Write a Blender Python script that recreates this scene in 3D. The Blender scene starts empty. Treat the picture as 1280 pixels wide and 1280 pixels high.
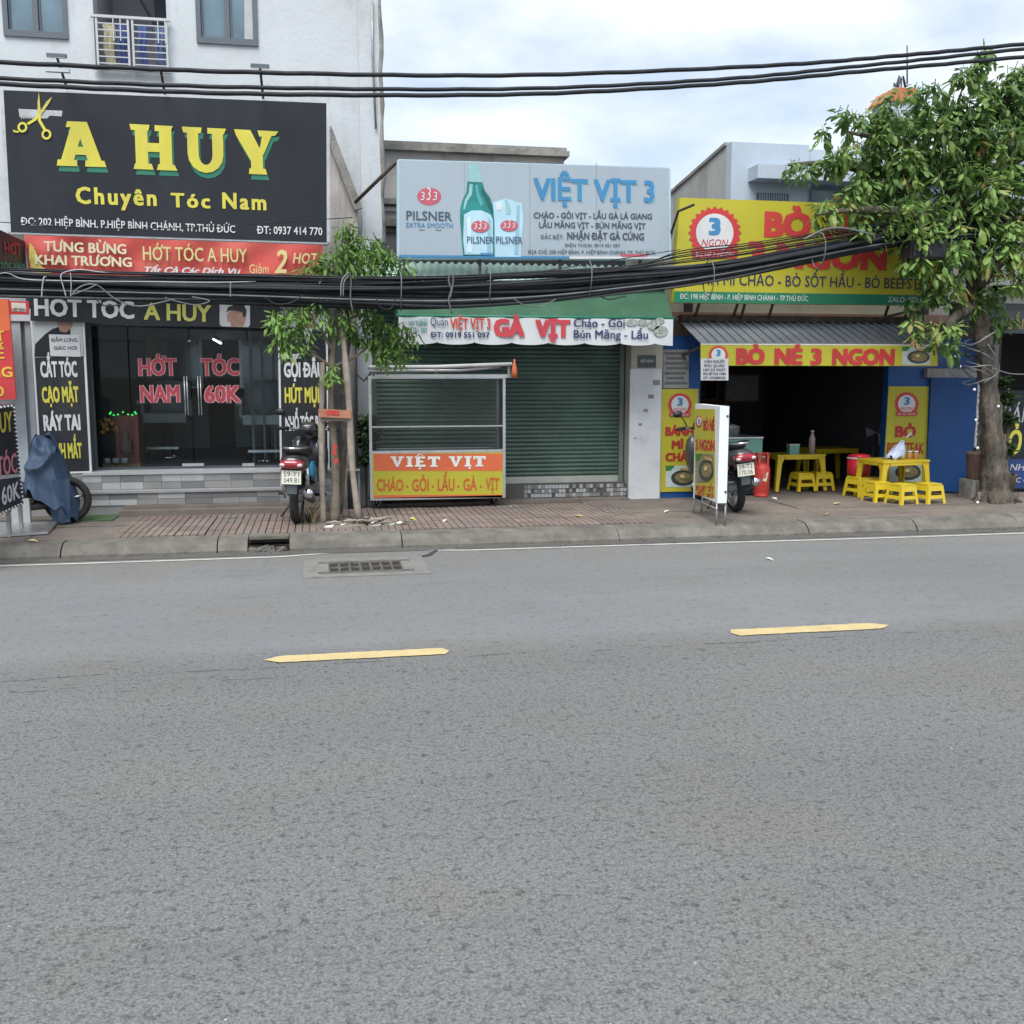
import bpy, math, random
from mathutils import Vector, Matrix
random.seed(7)
R = math.radians
sc = bpy.context.scene
COL = sc.collection

# ------------------------------------------------------------------ camera
CAM_H, FOC, PITCH, YAW = 1.7, 1280.0, R(7.6), R(10.7)
cam_d = bpy.data.cameras.new('camera'); cam = bpy.data.objects.new('camera', cam_d); COL.objects.link(cam)
cam.location = (0, 0, CAM_H); cam.rotation_euler = (R(90) - PITCH, 0, -YAW)
cam_d.sensor_width = 36; cam_d.lens = 36; cam_d.clip_end = 2000; cam_d.clip_start = 0.05
sc.camera = cam

# ------------------------------------------------------------------ world, sun, exposure
SUN_EL, SUN_AZ = R(58), R(205)
w = bpy.data.worlds.new('World'); sc.world = w; w.use_nodes = True
nt = w.node_tree; nt.nodes.clear()
def N(t, kind, **kw):
    n = t.nodes.new(kind)
    for k, v in kw.items(): setattr(n, k, v)
    return n
out = N(nt, 'ShaderNodeOutputWorld'); bg = N(nt, 'ShaderNodeBackground'); bg.inputs['Strength'].default_value = 0.06
sky = N(nt, 'ShaderNodeTexSky', sky_type='NISHITA', sun_disc=False, sun_elevation=SUN_EL, sun_rotation=SUN_AZ)
sky.air_density = 1.0; sky.dust_density = 2.0
tc = N(nt, 'ShaderNodeTexCoord'); mp = N(nt, 'ShaderNodeMapping'); mp.inputs['Scale'].default_value = (1.6, 1.6, 4.2)
mp.inputs['Location'].default_value = (0.7, 0.1, 0.3)
n1 = N(nt, 'ShaderNodeTexNoise'); n1.inputs['Scale'].default_value = 2.3; n1.inputs['Detail'].default_value = 9; n1.inputs['Roughness'].default_value = .58
cr = N(nt, 'ShaderNodeValToRGB'); cr.color_ramp.elements[0].position = .36; cr.color_ramp.elements[0].color = (.5, .5, .5, 1)
cr.color_ramp.elements[1].position = .58; cr.color_ramp.elements[1].color = (1, 1, 1, 1)
n2 = N(nt, 'ShaderNodeTexNoise'); n2.inputs['Scale'].default_value = 4.5; n2.inputs['Detail'].default_value = 7
cc = N(nt, 'ShaderNodeValToRGB'); cc.color_ramp.elements[0].position = .3; cc.color_ramp.elements[0].color = (4.6, 5.15, 5.75, 1)
cc.color_ramp.elements[1].position = .72; cc.color_ramp.elements[1].color = (6.1, 6.45, 6.85, 1)
mx = N(nt, 'ShaderNodeMixRGB')
L = nt.links.new
L(tc.outputs['Generated'], mp.inputs['Vector']); L(mp.outputs[0], n1.inputs['Vector']); L(mp.outputs[0], n2.inputs['Vector'])
L(n1.outputs['Fac'], cr.inputs[0]); L(n2.outputs['Fac'], cc.inputs[0])
L(cr.outputs[0], mx.inputs['Fac']); L(sky.outputs[0], mx.inputs['Color1']); L(cc.outputs[0], mx.inputs['Color2'])
L(mx.outputs[0], bg.inputs['Color']); L(bg.outputs[0], out.inputs['Surface'])
sun_d = bpy.data.lights.new('sun', 'SUN'); sun_d.energy = 1.5; sun_d.angle = R(40); sun_d.color = (1, .97, .92)
sun = bpy.data.objects.new('sun', sun_d); COL.objects.link(sun)
sdir = Vector((math.sin(SUN_AZ) * math.cos(SUN_EL), math.cos(SUN_AZ) * math.cos(SUN_EL), math.sin(SUN_EL)))
sun.rotation_euler = sdir.to_track_quat('Z', 'Y').to_euler(); sun.location = (0, 0, 20)
vs = sc.view_settings; vs.view_transform = 'Standard'; vs.look = 'None'; vs.gamma = 1; vs.use_curve_mapping = False
vs.exposure = 1.65

# ------------------------------------------------------------------ survey: where a line of sight of the photograph meets a plane
def ray(px, py):
    u = (px - 640) / FOC; v = (640 - py) / FOC
    f = math.cos(PITCH) + v * math.sin(PITCH); z = -math.sin(PITCH) + v * math.cos(PITCH)
    return Vector((u * math.cos(YAW) + f * math.sin(YAW), -u * math.sin(YAW) + f * math.cos(YAW), z))
CAMP = Vector((0, 0, CAM_H))
def G(px, py, z=.13):
    d = ray(px, py); return CAMP + d * ((z - CAM_H) / d.z)
def P(px, py, Y):
    d = ray(px, py); return CAMP + d * (Y / d.y)
class Pl:
    """a plane that carries print: point + normal towards the street"""
    def __init__(s, pt, n, lay=0.003): s.p = Vector(pt); s.n = Vector(n).normalized(); s.lay = lay
    def hit(s, px, py, k=0):
        d = ray(px, py); q = s.p + s.n * (k * s.lay); t = (q - CAMP).dot(s.n) / d.dot(s.n); return CAMP + d * t
def FP(Y, lay=0.003): return Pl((0, Y, 0), (0, -1, 0), lay)

# ------------------------------------------------------------------ materials
MATS = {}
def mat(name, col, rough=.75, metal=0., var=.12, scale=3., dirt=None, damt=0., dscale=2., streak=False, bump=0., bscale=40., spec=.5, detail=5, island=0., alpha=1., coat=0., thr=.5, sz=.12):
    if name in MATS: return MATS[name]
    if 'vinyl' in name and not damt: var = max(var, .10); scale = 1.4; dirt = tuple(c * .72 + .03 for c in col); damt = .55; dscale = 3.5; streak = True; sz = .35; thr = .46     # sun-faded, streaked print
    m = bpy.data.materials.new(name); m.use_nodes = True; t = m.node_tree; t.nodes.clear(); l = t.links.new
    o = N(t, 'ShaderNodeOutputMaterial'); b = N(t, 'ShaderNodeBsdfPrincipled'); l(b.outputs[0], o.inputs['Surface'])
    b.inputs['Roughness'].default_value = rough; b.inputs['Metallic'].default_value = metal
    b.inputs['Specular IOR Level'].default_value = spec; b.inputs['Coat Weight'].default_value = coat
    g = N(t, 'ShaderNodeNewGeometry')
    nz = N(t, 'ShaderNodeTexNoise'); nz.inputs['Scale'].default_value = scale; nz.inputs['Detail'].default_value = detail; nz.inputs['Roughness'].default_value = .62
    l(g.outputs['Position'], nz.inputs['Vector'])
    mr = N(t, 'ShaderNodeMapRange'); mr.inputs['From Min'].default_value = .3; mr.inputs['From Max'].default_value = .7
    mr.inputs['To Min'].default_value = 1 - var; mr.inputs['To Max'].default_value = 1 + var
    l(nz.outputs['Fac'], mr.inputs['Value'])
    c = N(t, 'ShaderNodeVectorMath', operation='SCALE'); c.inputs[0].default_value = col[:3]; l(mr.outputs[0], c.inputs['Scale'])
    last = c.outputs[0]
    if island:
        mi = N(t, 'ShaderNodeMapRange'); mi.inputs['To Min'].default_value = 1 - island; mi.inputs['To Max'].default_value = 1 + island
        l(g.outputs['Random Per Island'], mi.inputs['Value'])
        c2 = N(t, 'ShaderNodeVectorMath', operation='SCALE'); l(last, c2.inputs[0]); l(mi.outputs[0], c2.inputs['Scale']); last = c2.outputs[0]
    if damt:
        mpn = N(t, 'ShaderNodeMapping'); mpn.inputs['Scale'].default_value = (1, 1, sz) if streak else (1, 1, 1)
        nd = N(t, 'ShaderNodeTexNoise'); nd.inputs['Scale'].default_value = dscale; nd.inputs['Detail'].default_value = 8; nd.inputs['Roughness'].default_value = .68
        l(g.outputs['Position'], mpn.inputs['Vector']); l(mpn.outputs[0], nd.inputs['Vector'])
        dr = N(t, 'ShaderNodeMapRange'); dr.inputs['From Min'].default_value = thr; dr.inputs['From Max'].default_value = thr + .22
        dr.inputs['To Max'].default_value = damt; l(nd.outputs['Fac'], dr.inputs['Value'])
        mxx = N(t, 'ShaderNodeMixRGB'); l(dr.outputs[0], mxx.inputs['Fac']); l(last, mxx.inputs['Color1'])
        mxx.inputs['Color2'].default_value = tuple(dirt) + (1,); last = mxx.outputs[0]
    l(last, b.inputs['Base Color'])
    if bump:
        nb = N(t, 'ShaderNodeTexNoise'); nb.inputs['Scale'].default_value = bscale; nb.inputs['Detail'].default_value = 6
        l(g.outputs['Position'], nb.inputs['Vector']); bp = N(t, 'ShaderNodeBump'); bp.inputs['Strength'].default_value = bump; bp.inputs['Distance'].default_value = .01
        l(nb.outputs['Fac'], bp.inputs['Height']); l(bp.outputs[0], b.inputs['Normal'])
    MATS[name] = m
    return m
def emat(name, col, s):
    m = bpy.data.materials.new(name); m.use_nodes = True; b = m.node_tree.nodes['Principled BSDF']
    b.inputs['Base Color'].default_value = tuple(col) + (1,); b.inputs['Emission Color'].default_value = tuple(col) + (1,); b.inputs['Emission Strength'].default_value = s
    MATS[name] = m; return m
def glassmat(name, tint, refl, rough=.02, dirty=.03):
    m = bpy.data.materials.new(name); m.use_nodes = True; t = m.node_tree; t.nodes.clear(); l = t.links.new
    o = N(t, 'ShaderNodeOutputMaterial'); tr = N(t, 'ShaderNodeBsdfTransparent'); tr.inputs[0].default_value = tuple(tint) + (1,)
    gl = N(t, 'ShaderNodeBsdfGlossy'); gl.inputs['Roughness'].default_value = rough
    df = N(t, 'ShaderNodeBsdfDiffuse'); df.inputs[0].default_value = (.5, .52, .53, 1)
    fr = N(t, 'ShaderNodeFresnel'); fr.inputs[0].default_value = refl; m1 = N(t, 'ShaderNodeMixShader'); m2 = N(t, 'ShaderNodeMixShader'); m2.inputs[0].default_value = dirty
    l(fr.outputs[0], m1.inputs[0]); l(tr.outputs[0], m1.inputs[1]); l(gl.outputs[0], m1.inputs[2])
    l(m1.outputs[0], m2.inputs[1]); l(df.outputs[0], m2.inputs[2]); l(m2.outputs[0], o.inputs['Surface'])
    MATS[name] = m; return m
def leafmat(name, col, col2, yellow=.0):
    m = bpy.data.materials.new(name); m.use_nodes = True; t = m.node_tree; t.nodes.clear(); l = t.links.new
    o = N(t, 'ShaderNodeOutputMaterial'); b = N(t, 'ShaderNodeBsdfPrincipled'); b.inputs['Roughness'].default_value = .5; b.inputs['Specular IOR Level'].default_value = .45
    tl = N(t, 'ShaderNodeBsdfTranslucent'); ms = N(t, 'ShaderNodeMixShader'); ms.inputs[0].default_value = .4
    g = N(t, 'ShaderNodeNewGeometry'); oi = N(t, 'ShaderNodeObjectInfo'); nz = N(t, 'ShaderNodeTexNoise'); nz.inputs['Scale'].default_value = 1.7
    l(g.outputs['Position'], nz.inputs['Vector'])
    a = N(t, 'ShaderNodeMath', operation='ADD'); l(g.outputs['Random Per Island'], a.inputs[0]); l(nz.outputs['Fac'], a.inputs[1])
    a2 = N(t, 'ShaderNodeMath', operation='ADD'); l(a.outputs[0], a2.inputs[0]); l(oi.outputs['Random'], a2.inputs[1])
    r = N(t, 'ShaderNodeValToRGB'); r.color_ramp.elements[0].position = .32; r.color_ramp.elements[0].color = tuple(col) + (1,)
    r.color_ramp.elements[1].position = .8; r.color_ramp.elements[1].color = tuple(col2) + (1,)
    if yellow:
        e = r.color_ramp.elements.new(.93); e.color = (.30, .30, .10, 1)
        e = r.color_ramp.elements.new(.985); e.color = (.34, .2, .08, 1)
    dv = N(t, 'ShaderNodeMath', operation='DIVIDE'); dv.inputs[1].default_value = 2.5; l(a2.outputs[0], dv.inputs[0]); l(dv.outputs[0], r.inputs[0])
    l(r.outputs[0], b.inputs['Base Color']); l(r.outputs[0], tl.inputs[0]); l(b.outputs[0], ms.inputs[1]); l(tl.outputs[0], ms.inputs[2]); l(ms.outputs[0], o.inputs['Surface'])
    MATS[name] = m; return m

DK = (.05, .05, .045)
M_WHITEWALL = mat('white_plaster', (.47, .505, .54), .85, var=.09, scale=1.1, dirt=(.25, .255, .26), damt=.6, dscale=2.6, streak=True, sz=.4, bump=.35, bscale=22, thr=.53)
M_GREYWALL = mat('grey_plaster', (.34, .38, .41), .85, var=.12, dirt=(.15, .15, .14), damt=.6, dscale=2.5, streak=True, bump=.3)
M_OLDWALL = mat('old_stained_plaster', (.50, .47, .45), .9, var=.15, scale=2, dirt=(.10, .10, .095), damt=.85, dscale=1.8, streak=True, bump=.5, thr=.48)
M_OLDDARK = mat('mouldy_cornice', (.23, .225, .21), .9, var=.3, scale=5, dirt=(.05, .05, .045), damt=.8, dscale=3, bump=.6)
M_BLUEWHITE = mat('pale_blue_paint', (.38, .45, .53), .8, var=.05, dirt=(.3, .32, .33), damt=.3, dscale=1.5, streak=True)
M_SIDEWALL = mat('weathered_side_wall', (.36, .36, .35), .9, var=.2, scale=1.2, dirt=(.12, .12, .11), damt=.7, dscale=1.2, streak=True, bump=.4)
M_FRAME = mat('grey_aluminium_frame', (.10, .12, .14), .45, .3, var=.05)
M_STEEL = mat('brushed_steel', (.55, .56, .57), .35, .85, var=.12, scale=8, dirt=(.25, .22, .18), damt=.35, dscale=9)
M_GALV = mat('galvanised_pipe', (.30, .31, .32), .5, .5, var=.2, scale=10)
M_RUST = mat('rusty_dark_steel', (.06, .05, .045), .8, .2, var=.4, scale=12, dirt=(.16, .07, .03), damt=.6, dscale=10)
M_BLACK = mat('black_plastic', (.012, .013, .015), .45, var=.25, scale=9)
M_RUBBER = mat('rubber', (.016, .016, .017), .85, var=.3, scale=14, dirt=(.06, .055, .045), damt=.35, dscale=9)
M_CABLE = mat('cable_sheath', (.014, .017, .022), .6, spec=.3, var=.35, scale=5, dirt=(.06, .065, .07), damt=.3, dscale=6)
M_CABLEG = mat('grey_cable_sheath', (.12, .125, .13), .5, var=.3, scale=5)
M_SIGNBLK = mat('charcoal_sign_vinyl', (.011, .015, .022), .45, var=.15, scale=.7, dirt=(.024, .031, .040), damt=.6, dscale=1.1, streak=True, spec=.35)
M_SHADEBOARD = mat('shaded_board_vinyl', (.009, .011, .016), .4, var=.15)  # darker copy of the sign vinyl, shade on the lower boards put into colour
M_YEL = mat('yellow_vinyl', (.56, .51, .06), .5, var=.04)
M_GREENV = mat('green_vinyl', (.01, .16, .10), .5, var=.04)
M_WHT = mat('white_vinyl', (.58, .60, .62), .5, var=.04)
M_REDV = mat('red_vinyl', (.50, .035, .04), .5, var=.08)
M_GOLD = mat('pale_gold_vinyl', (.60, .52, .24), .5, var=.05)
M_CREAM = mat('cream_vinyl', (.60, .58, .40), .5, var=.04)
M_BANNERRED = mat('red_banner_cloth', (.44, .062, .052), .7, var=.25, scale=1.2, dirt=(.55, .2, .14), damt=.4, dscale=1.4, streak=False)
M_SIGNYEL = mat('yellow_sign_sheet', (.43, .395, .028), .5, var=.06, scale=1.5, dirt=(.34, .33, .04), damt=.35, dscale=1.6, streak=True)
M_SIGNGRN = mat('green_sign_sheet', (.01, .17, .09), .5, var=.08)
M_BLUEV = mat('blue_vinyl', (.04, .21, .42), .5, var=.05)
M_SKYV = mat('light_blue_vinyl', (.22, .42, .56), .5, var=.05)
M_NAVY = mat('navy_vinyl', (.02, .03, .10), .5, var=.05)
M_ORANGE = mat('orange_vinyl', (.62, .13, .045), .5, var=.07, scale=2)
M_PSIGN = mat('grey_blue_sign_sheet', (.31, .375, .435), .5, var=.05, scale=.7, dirt=(.22, .26, .29), damt=.6, dscale=.8, streak=True)
M_TEAL = mat('bottle_green_print', (.015, .20, .20), .45, var=.3, scale=5)
M_PALETEAL = mat('pale_teal_print', (.24, .46, .48), .5, var=.1, scale=5)
M_PALEBLUE = mat('pale_blue_print', (.38, .58, .70), .5, var=.1, scale=5)
M_LOGORED = mat('faded_red_print', (.46, .09, .13), .5, var=.08)
M_SLAT = mat('green_shutter_paint', (.085, .145, .122), .5, .1, var=.22, scale=1.2, dirt=(.05, .075, .065), damt=.7, dscale=1.4, bump=.1, thr=.42)
M_SLATDK = mat('shutter_guide_paint', (.16, .19, .18), .6, .2, var=.2)
M_AWNG = mat('green_awning_fabric', (.022, .085, .045), .8, var=.15, scale=2, dirt=(.10, .2, .12), damt=.25, dscale=2)
M_ROOFG = mat('pale_green_roof_sheet', (.33, .47, .41), .6, .1, var=.12, dirt=(.22, .25, .2), damt=.5, dscale=2)
M_AWNGREY = mat('grey_metal_roof_sheet', (.19, .21, .24), .45, .4, var=.12, dirt=(.25, .25, .24), damt=.4, dscale=3)
M_BLUEP = mat('blue_wall_paint', (.004, .066, .25), .5, var=.15, scale=2, dirt=(.015, .05, .12), damt=.5, dscale=2)
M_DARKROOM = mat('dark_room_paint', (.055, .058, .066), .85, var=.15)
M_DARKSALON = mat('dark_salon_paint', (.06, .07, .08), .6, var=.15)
M_CONC = mat('pavement_concrete', (.158, .134, .116), .92, var=.22, scale=2.2, dirt=(.085, .08, .07), damt=.75, dscale=2.0, bump=.5, bscale=30, thr=.47)
M_KERB = mat('kerb_concrete', (.135, .128, .112), .95, var=.3, scale=5, dirt=(.075, .072, .064), damt=.85, dscale=3.2, bump=1., bscale=22, thr=.45)
M_GUTTER = mat('gutter_concrete', (.085, .083, .078), .9, var=.2, scale=4, dirt=(.06, .06, .055), damt=.7, dscale=4, bump=.4)
M_TILE = mat('red_paving_tile', (.175, .130, .112), .88, var=.2, scale=5, dirt=(.13, .12, .11), damt=.8, dscale=1.6, bump=.4, thr=.42)
M_TILE2 = mat('pale_paving_tile', (.20, .155, .135), .88, var=.2, scale=5, dirt=(.14, .13, .12), damt=.8, dscale=1.9, bump=.4, thr=.42)
M_JOINT = mat('tile_bed', (.10, .088, .074), .95, var=.3, scale=12)
M_STEPW = mat('white_step_tile', (.36, .375, .39), .4, var=.08, dirt=(.25, .25, .24), damt=.4, dscale=5)
M_STEPG = mat('grey_step_tile', (.23, .23, .23), .4, var=.15)
M_STEPD = mat('dark_step_tile', (.15, .155, .16), .4, var=.15)
M_PAPER = mat('white_paper', (.50, .51, .54), .8, var=.04)
M_INK = mat('printed_ink', (.06, .06, .075), .8, var=.1)
M_TARP = mat('blue_tarpaulin', (.030, .058, .108), .62, var=.15, scale=4, dirt=(.08, .12, .19), damt=.35, dscale=3, bump=.35, bscale=14)
M_SKIN = mat('printed_skin', (.34, .20, .15), .6, var=.2, scale=12)
M_HAIR = mat('printed_hair', (.02, .02, .022), .6, var=.2)
M_GREYPRINT = mat('grey_print', (.40, .42, .44), .6, var=.2, scale=5)
M_YPLASTIC = mat('yellow_plastic', (.56, .42, .02), .42, var=.06, scale=8, dirt=(.42, .33, .06), damt=.3, dscale=9, coat=.1)
M_REDP = mat('red_plastic', (.50, .02, .035), .35, var=.08, coat=.2)
M_GAS = mat('red_gas_cylinder_paint', (.52, .05, .04), .5, var=.15, scale=8, dirt=(.25, .05, .04), damt=.5, dscale=9)
M_BARK = mat('tree_bark', (.070, .058, .046), .95, var=.4, scale=12, dirt=(.20, .185, .155), damt=.7, dscale=14, streak=True, sz=.3, bump=1., bscale=45, thr=.48)
M_BARKY = mat('young_bark', (.16, .135, .105), .9, var=.3, scale=10, dirt=(.10, .09, .07), damt=.5, dscale=10, bump=.6)
M_POLEW = mat('weathered_pole_wood', (.27, .235, .20), .85, var=.25, scale=9, dirt=(.16, .13, .11), damt=.6, dscale=11, bump=.5)
M_BOARD = mat('old_orange_board', (.34, .15, .09), .85, var=.25, scale=9)
M_LINEY = mat('road_paint_yellow', (.46, .365, .185), .8, var=.12, scale=6, dirt=(.20, .19, .16), damt=.75, dscale=13, thr=.56, bump=.3)
M_LINEW = mat('road_paint_white', (.46, .46, .44), .8, var=.12, scale=9, dirt=(.2, .2, .19), damt=.75, dscale=7, thr=.5)
M_IRON = mat('cast_iron', (.10, .095, .09), .75, .3, var=.3, scale=14, dirt=(.22, .2, .18), damt=.6, dscale=12)
M_DRAINC = mat('drain_concrete', (.165, .165, .155), .9, var=.2, scale=9, dirt=(.13, .13, .12), damt=.7, dscale=6, bump=.5)
M_VOIDSHADE = mat('painted_void_shade', (.018, .016, .014), 1, var=0)  # near-black colour stands in for the shade inside hollows
M_TURF = mat('green_artificial_turf', (.06, .105, .045), .95, var=.35, scale=30, bump=1, bscale=120)
M_LITTER = mat('dry_leaf', (.42, .33, .16), .8, var=.3, scale=20)
M_LITTERW = mat('crumpled_white_litter', (.6, .6, .58), .8, var=.15, scale=20)
M_WOODR = mat('red_lacquer_wood', (.20, .045, .02), .5, var=.25, scale=8)
M_FLOWER = mat('orange_flowers', (.5, .2, .03), .7, var=.4, scale=30)
M_CHAIR = mat('grey_vinyl_upholstery', (.36, .39, .41), .45, var=.08)
M_BIKEBLUE = mat('scooter_blue_paint', (.01, .28, .50), .25, var=.05, coat=.6)
M_BIKEDARK = mat('scooter_dark_paint', (.018, .02, .026), .3, var=.1, coat=.6)
M_BIKERED = mat('scooter_maroon_paint', (.14, .012, .02), .3, var=.1, coat=.5)
M_TAILRED = mat('red_tail_lens', (.26, .006, .02), .18, var=.1, coat=.8)
M_CHROME = mat('chrome', (.65, .66, .68), .15, 1., var=.05)
M_PLATE = mat('white_licence_plate', (.68, .69, .58), .5, var=.05)
M_GREENPANEL = mat('sea_green_counter', (.15, .34, .28), .6, var=.08)
M_BROWN = mat('brown_clay', (.14, .085, .065), .8, var=.2, scale=8)
M_FOODB = mat('printed_food', (.22, .17, .07), .6, var=.6, scale=26, dirt=(.05, .12, .03), damt=.7, dscale=24)
M_REDTILE = mat('red_clay_roof', (.42, .15, .07), .8, var=.2, scale=8)
M_PINKWALL = mat('pink_wall_paint', (.42, .25, .22), .85, var=.15, dirt=(.2, .12, .1), damt=.4, dscale=3)
M_TUBE = emat('lit_tube_light', (.85, .92, 1), 1.6)
M_LED = emat('green_led', (.05, .9, .15), .35)
M_BULB = mat('white_bulb_glass', (.75, .75, .72), .2, var=.02)
M_GLASS = glassmat('clear_shop_glass', (.84, .89, .91), 1.26, dirty=.004)
M_WINGLASS = mat('blue_window_glass', (.12, .185, .235), .12, var=.3, scale=1.3, spec=.6)
M_CARTGLASS = glassmat('cart_glass', (.82, .87, .86), 1.3, dirty=.02)
M_LEAF = leafmat('broad_leaf', (.07, .14, .045), (.25, .40, .10), .6)
M_LEAFY = leafmat('young_leaf', (.045, .115, .03), (.20, .35, .08))
M_LEAFD = leafmat('dark_vine_leaf', (.02, .05, .018), (.06, .11, .03))

# ------------------------------------------------------------------ mesh and object helpers
def wloc(o):
    v = Vector((0, 0, 0))
    while o is not None: v += o.location; o = o.parent
    return v
class MB:
    def __init__(s): s.v = []; s.f = []; s.s = []
    def add(s, vs, fs, smooth=False):
        b = len(s.v); s.v += [Vector(v) for v in vs]; s.f += [tuple(i + b for i in f) for f in fs]; s.s += [smooth] * len(fs); return s
    def box(s, x0, x1, y0, y1, z0, z1):
        return s.hexa([(x0, y0, z0), (x1, y0, z0), (x1, y1, z0), (x0, y1, z0), (x0, y0, z1), (x1, y0, z1), (x1, y1, z1), (x0, y1, z1)])
    def hexa(s, p): return s.add(p, [(0, 3, 2, 1), (4, 5, 6, 7), (0, 1, 5, 4), (1, 2, 6, 5), (2, 3, 7, 6), (3, 0, 4, 7)])
    def bar(s, a, b, wx, wy=None, up=(0, 0, 1)):
        """square bar from a to b"""
        a = Vector(a); b = Vector(b); d = (b - a).normalized(); wy = wy or wx; u = Vector(up)
        if abs(d.dot(u)) > .98: u = Vector((0, 1, 0))
        x = d.cross(u).normalized() * wx / 2; y = x.cross(d).normalized() * wy / 2
        return s.hexa([a - x - y, a + x - y, a + x + y, a - x + y, b - x - y, b + x - y, b + x + y, b - x + y])
    def tube(s, pts, r, n=6, caps=True, jit=0.):
        pts = [Vector(p) for p in pts]; m = len(pts); rs = r if isinstance(r, (list, tuple)) else [r] * m
        vs = []; ref = None
        for i, p in enumerate(pts):
            d = (pts[min(i + 1, m - 1)] - pts[max(i - 1, 0)]).normalized()
            if ref is None: ref = Vector((0, 0, 1)) if abs(d.z) < .9 else Vector((1, 0, 0))
            x = d.cross(ref).normalized(); y = x.cross(d).normalized(); ref = y if abs(d.dot(y)) < .9 else ref
            for k in range(n):
                a = 2 * math.pi * k / n; q = rs[i] * (1 + (random.uniform(-jit, jit) if jit else 0))
                vs.append(p + x * math.cos(a) * q + y * math.sin(a) * q)
        fs = [(i * n + k, i * n + (k + 1) % n, (i + 1) * n + (k + 1) % n, (i + 1) * n + k) for i in range(m - 1) for k in range(n)]
        if caps: fs += [tuple(range(n))[::-1], tuple((m - 1) * n + k for k in range(n))]
        return s.add(vs, fs, n > 4)
    def lathe(s, c, prof, n=16, axis='z', smooth=True):
        vs = []; c = Vector(c)
        for r, h in prof:
            for k in range(n):
                a = 2 * math.pi * k / n; p, q = r * math.cos(a), r * math.sin(a)
                vs.append(c + (Vector((p, q, h)) if axis == 'z' else Vector((h, p, q)) if axis == 'x' else Vector((p, h, q))))
        m = len(prof); fs = [(i * n + k, i * n + (k + 1) % n, (i + 1) * n + (k + 1) % n, (i + 1) * n + k) for i in range(m - 1) for k in range(n)]
        fs += [tuple(range(n))[::-1], tuple((m - 1) * n + k for k in range(n))]
        return s.add(vs, fs, smooth)
    def prism(s, poly, vec):
        n = len(poly); vec = Vector(vec); a = [Vector(p) for p in poly]
        return s.add(a + [p + vec for p in a], [tuple(range(n)), tuple(range(n, 2 * n))[::-1]] + [(i, n + i, n + (i + 1) % n, (i + 1) % n) for i in range(n)])
    def loft(s, rings, caps=True, smooth=True):
        n = len(rings[0]); m = len(rings); vs = [p for r in rings for p in r]
        fs = [(i * n + k, i * n + (k + 1) % n, (i + 1) * n + (k + 1) % n, (i + 1) * n + k) for i in range(m - 1) for k in range(n)]
        if caps: fs += [tuple(range(n))[::-1], tuple((m - 1) * n + k for k in range(n))]
        return s.add(vs, fs, smooth)
    def grid(s, fn, nu, nv, smooth=True):
        vs = [fn(i / nu, j / nv) for j in range(nv + 1) for i in range(nu + 1)]
        return s.add(vs, [(j * (nu + 1) + i, j * (nu + 1) + i + 1, (j + 1) * (nu + 1) + i + 1, (j + 1) * (nu + 1) + i) for j in range(nv) for i in range(nu)], smooth)
    def build(s, name, m, parent=None, org=None):
        o0 = wloc(parent) if parent is not None else Vector((0, 0, 0))
        if parent is None and org is not None: o0 = Vector(org)
        me = bpy.data.meshes.new(name); me.from_pydata([tuple(v - o0) for v in s.v], [], s.f); me.update()
        for p, q in zip(me.polygons, s.s): p.use_smooth = q
        me.materials.append(m); o = bpy.data.objects.new(name, me); COL.objects.link(o)
        if parent is not None: o.parent = parent
        elif org is not None: o.location = o0
        return o
def thing(name, label, cat, loc=(0, 0, 0), group=None):
    o = bpy.data.objects.new(name, None); COL.objects.link(o); o.empty_display_size = .1
    o.location = loc; o['label'] = label; o['category'] = cat
    if group: o['group'] = group
    return o
def tag(o, label, cat, group=None):
    o['label'] = label; o['category'] = cat
    if group: o['group'] = group
    return o
def struct(name, mb, m, parent=None, kind='structure'):
    o = mb.build(name, m, parent)
    if parent is None: o['kind'] = kind
    return o
def copy_tree(o, parent=None):
    c = o.copy(); COL.objects.link(c); c.parent = parent
    for ch in list(o.children): copy_tree(ch, c)
    return c
def inst(src, loc, parent=None, rot=(0, 0, 0), scale=None, name=None):
    c = bpy.data.objects.new(name or src.name.split('.')[0], src.data); COL.objects.link(c); c.parent = parent
    c.location = Vector(loc) - (wloc(parent) if parent is not None else Vector((0, 0, 0))); c.rotation_euler = rot
    if scale: c.scale = scale if hasattr(scale, '__len__') else (scale,) * 3
    return c
def newmesh(mb, name, m):
    me = bpy.data.meshes.new(name); me.from_pydata([tuple(v) for v in mb.v], [], mb.f); me.update()
    for p, q in zip(me.polygons, mb.s): p.use_smooth = q
    me.materials.append(m); return me

# ---- lettering: built-in font outlines or slab letters, fitted to a stretch of a plane
_gc = {}
def raw(body, shear, sp):
    cu = bpy.data.curves.new('tmp', 'FONT'); cu.body = body; cu.shear = shear; cu.space_character = sp
    cu.resolution_u = 2; cu.extrude = .5; ob = bpy.data.objects.new('tmp', cu); COL.objects.link(ob)
    bpy.context.view_layer.update()
    me = bpy.data.meshes.new_from_object(ob.evaluated_get(bpy.context.evaluated_depsgraph_get()))
    vs = [v.co.copy() for v in me.vertices]; fs = [tuple(p.vertices) for p in me.polygons]
    bpy.data.objects.remove(ob); bpy.data.curves.remove(cu); bpy.data.meshes.remove(me)
    return vs, fs
SUBST = {'Đ': 'D', 'đ': 'd', 'Ơ': 'O', 'Ớ': 'Ó', 'Ờ': 'Ò', 'Ở': 'Ỏ', 'Ợ': 'Ọ', 'ơ': 'o', 'ớ': 'ó', 'ờ': 'ò'}
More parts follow.
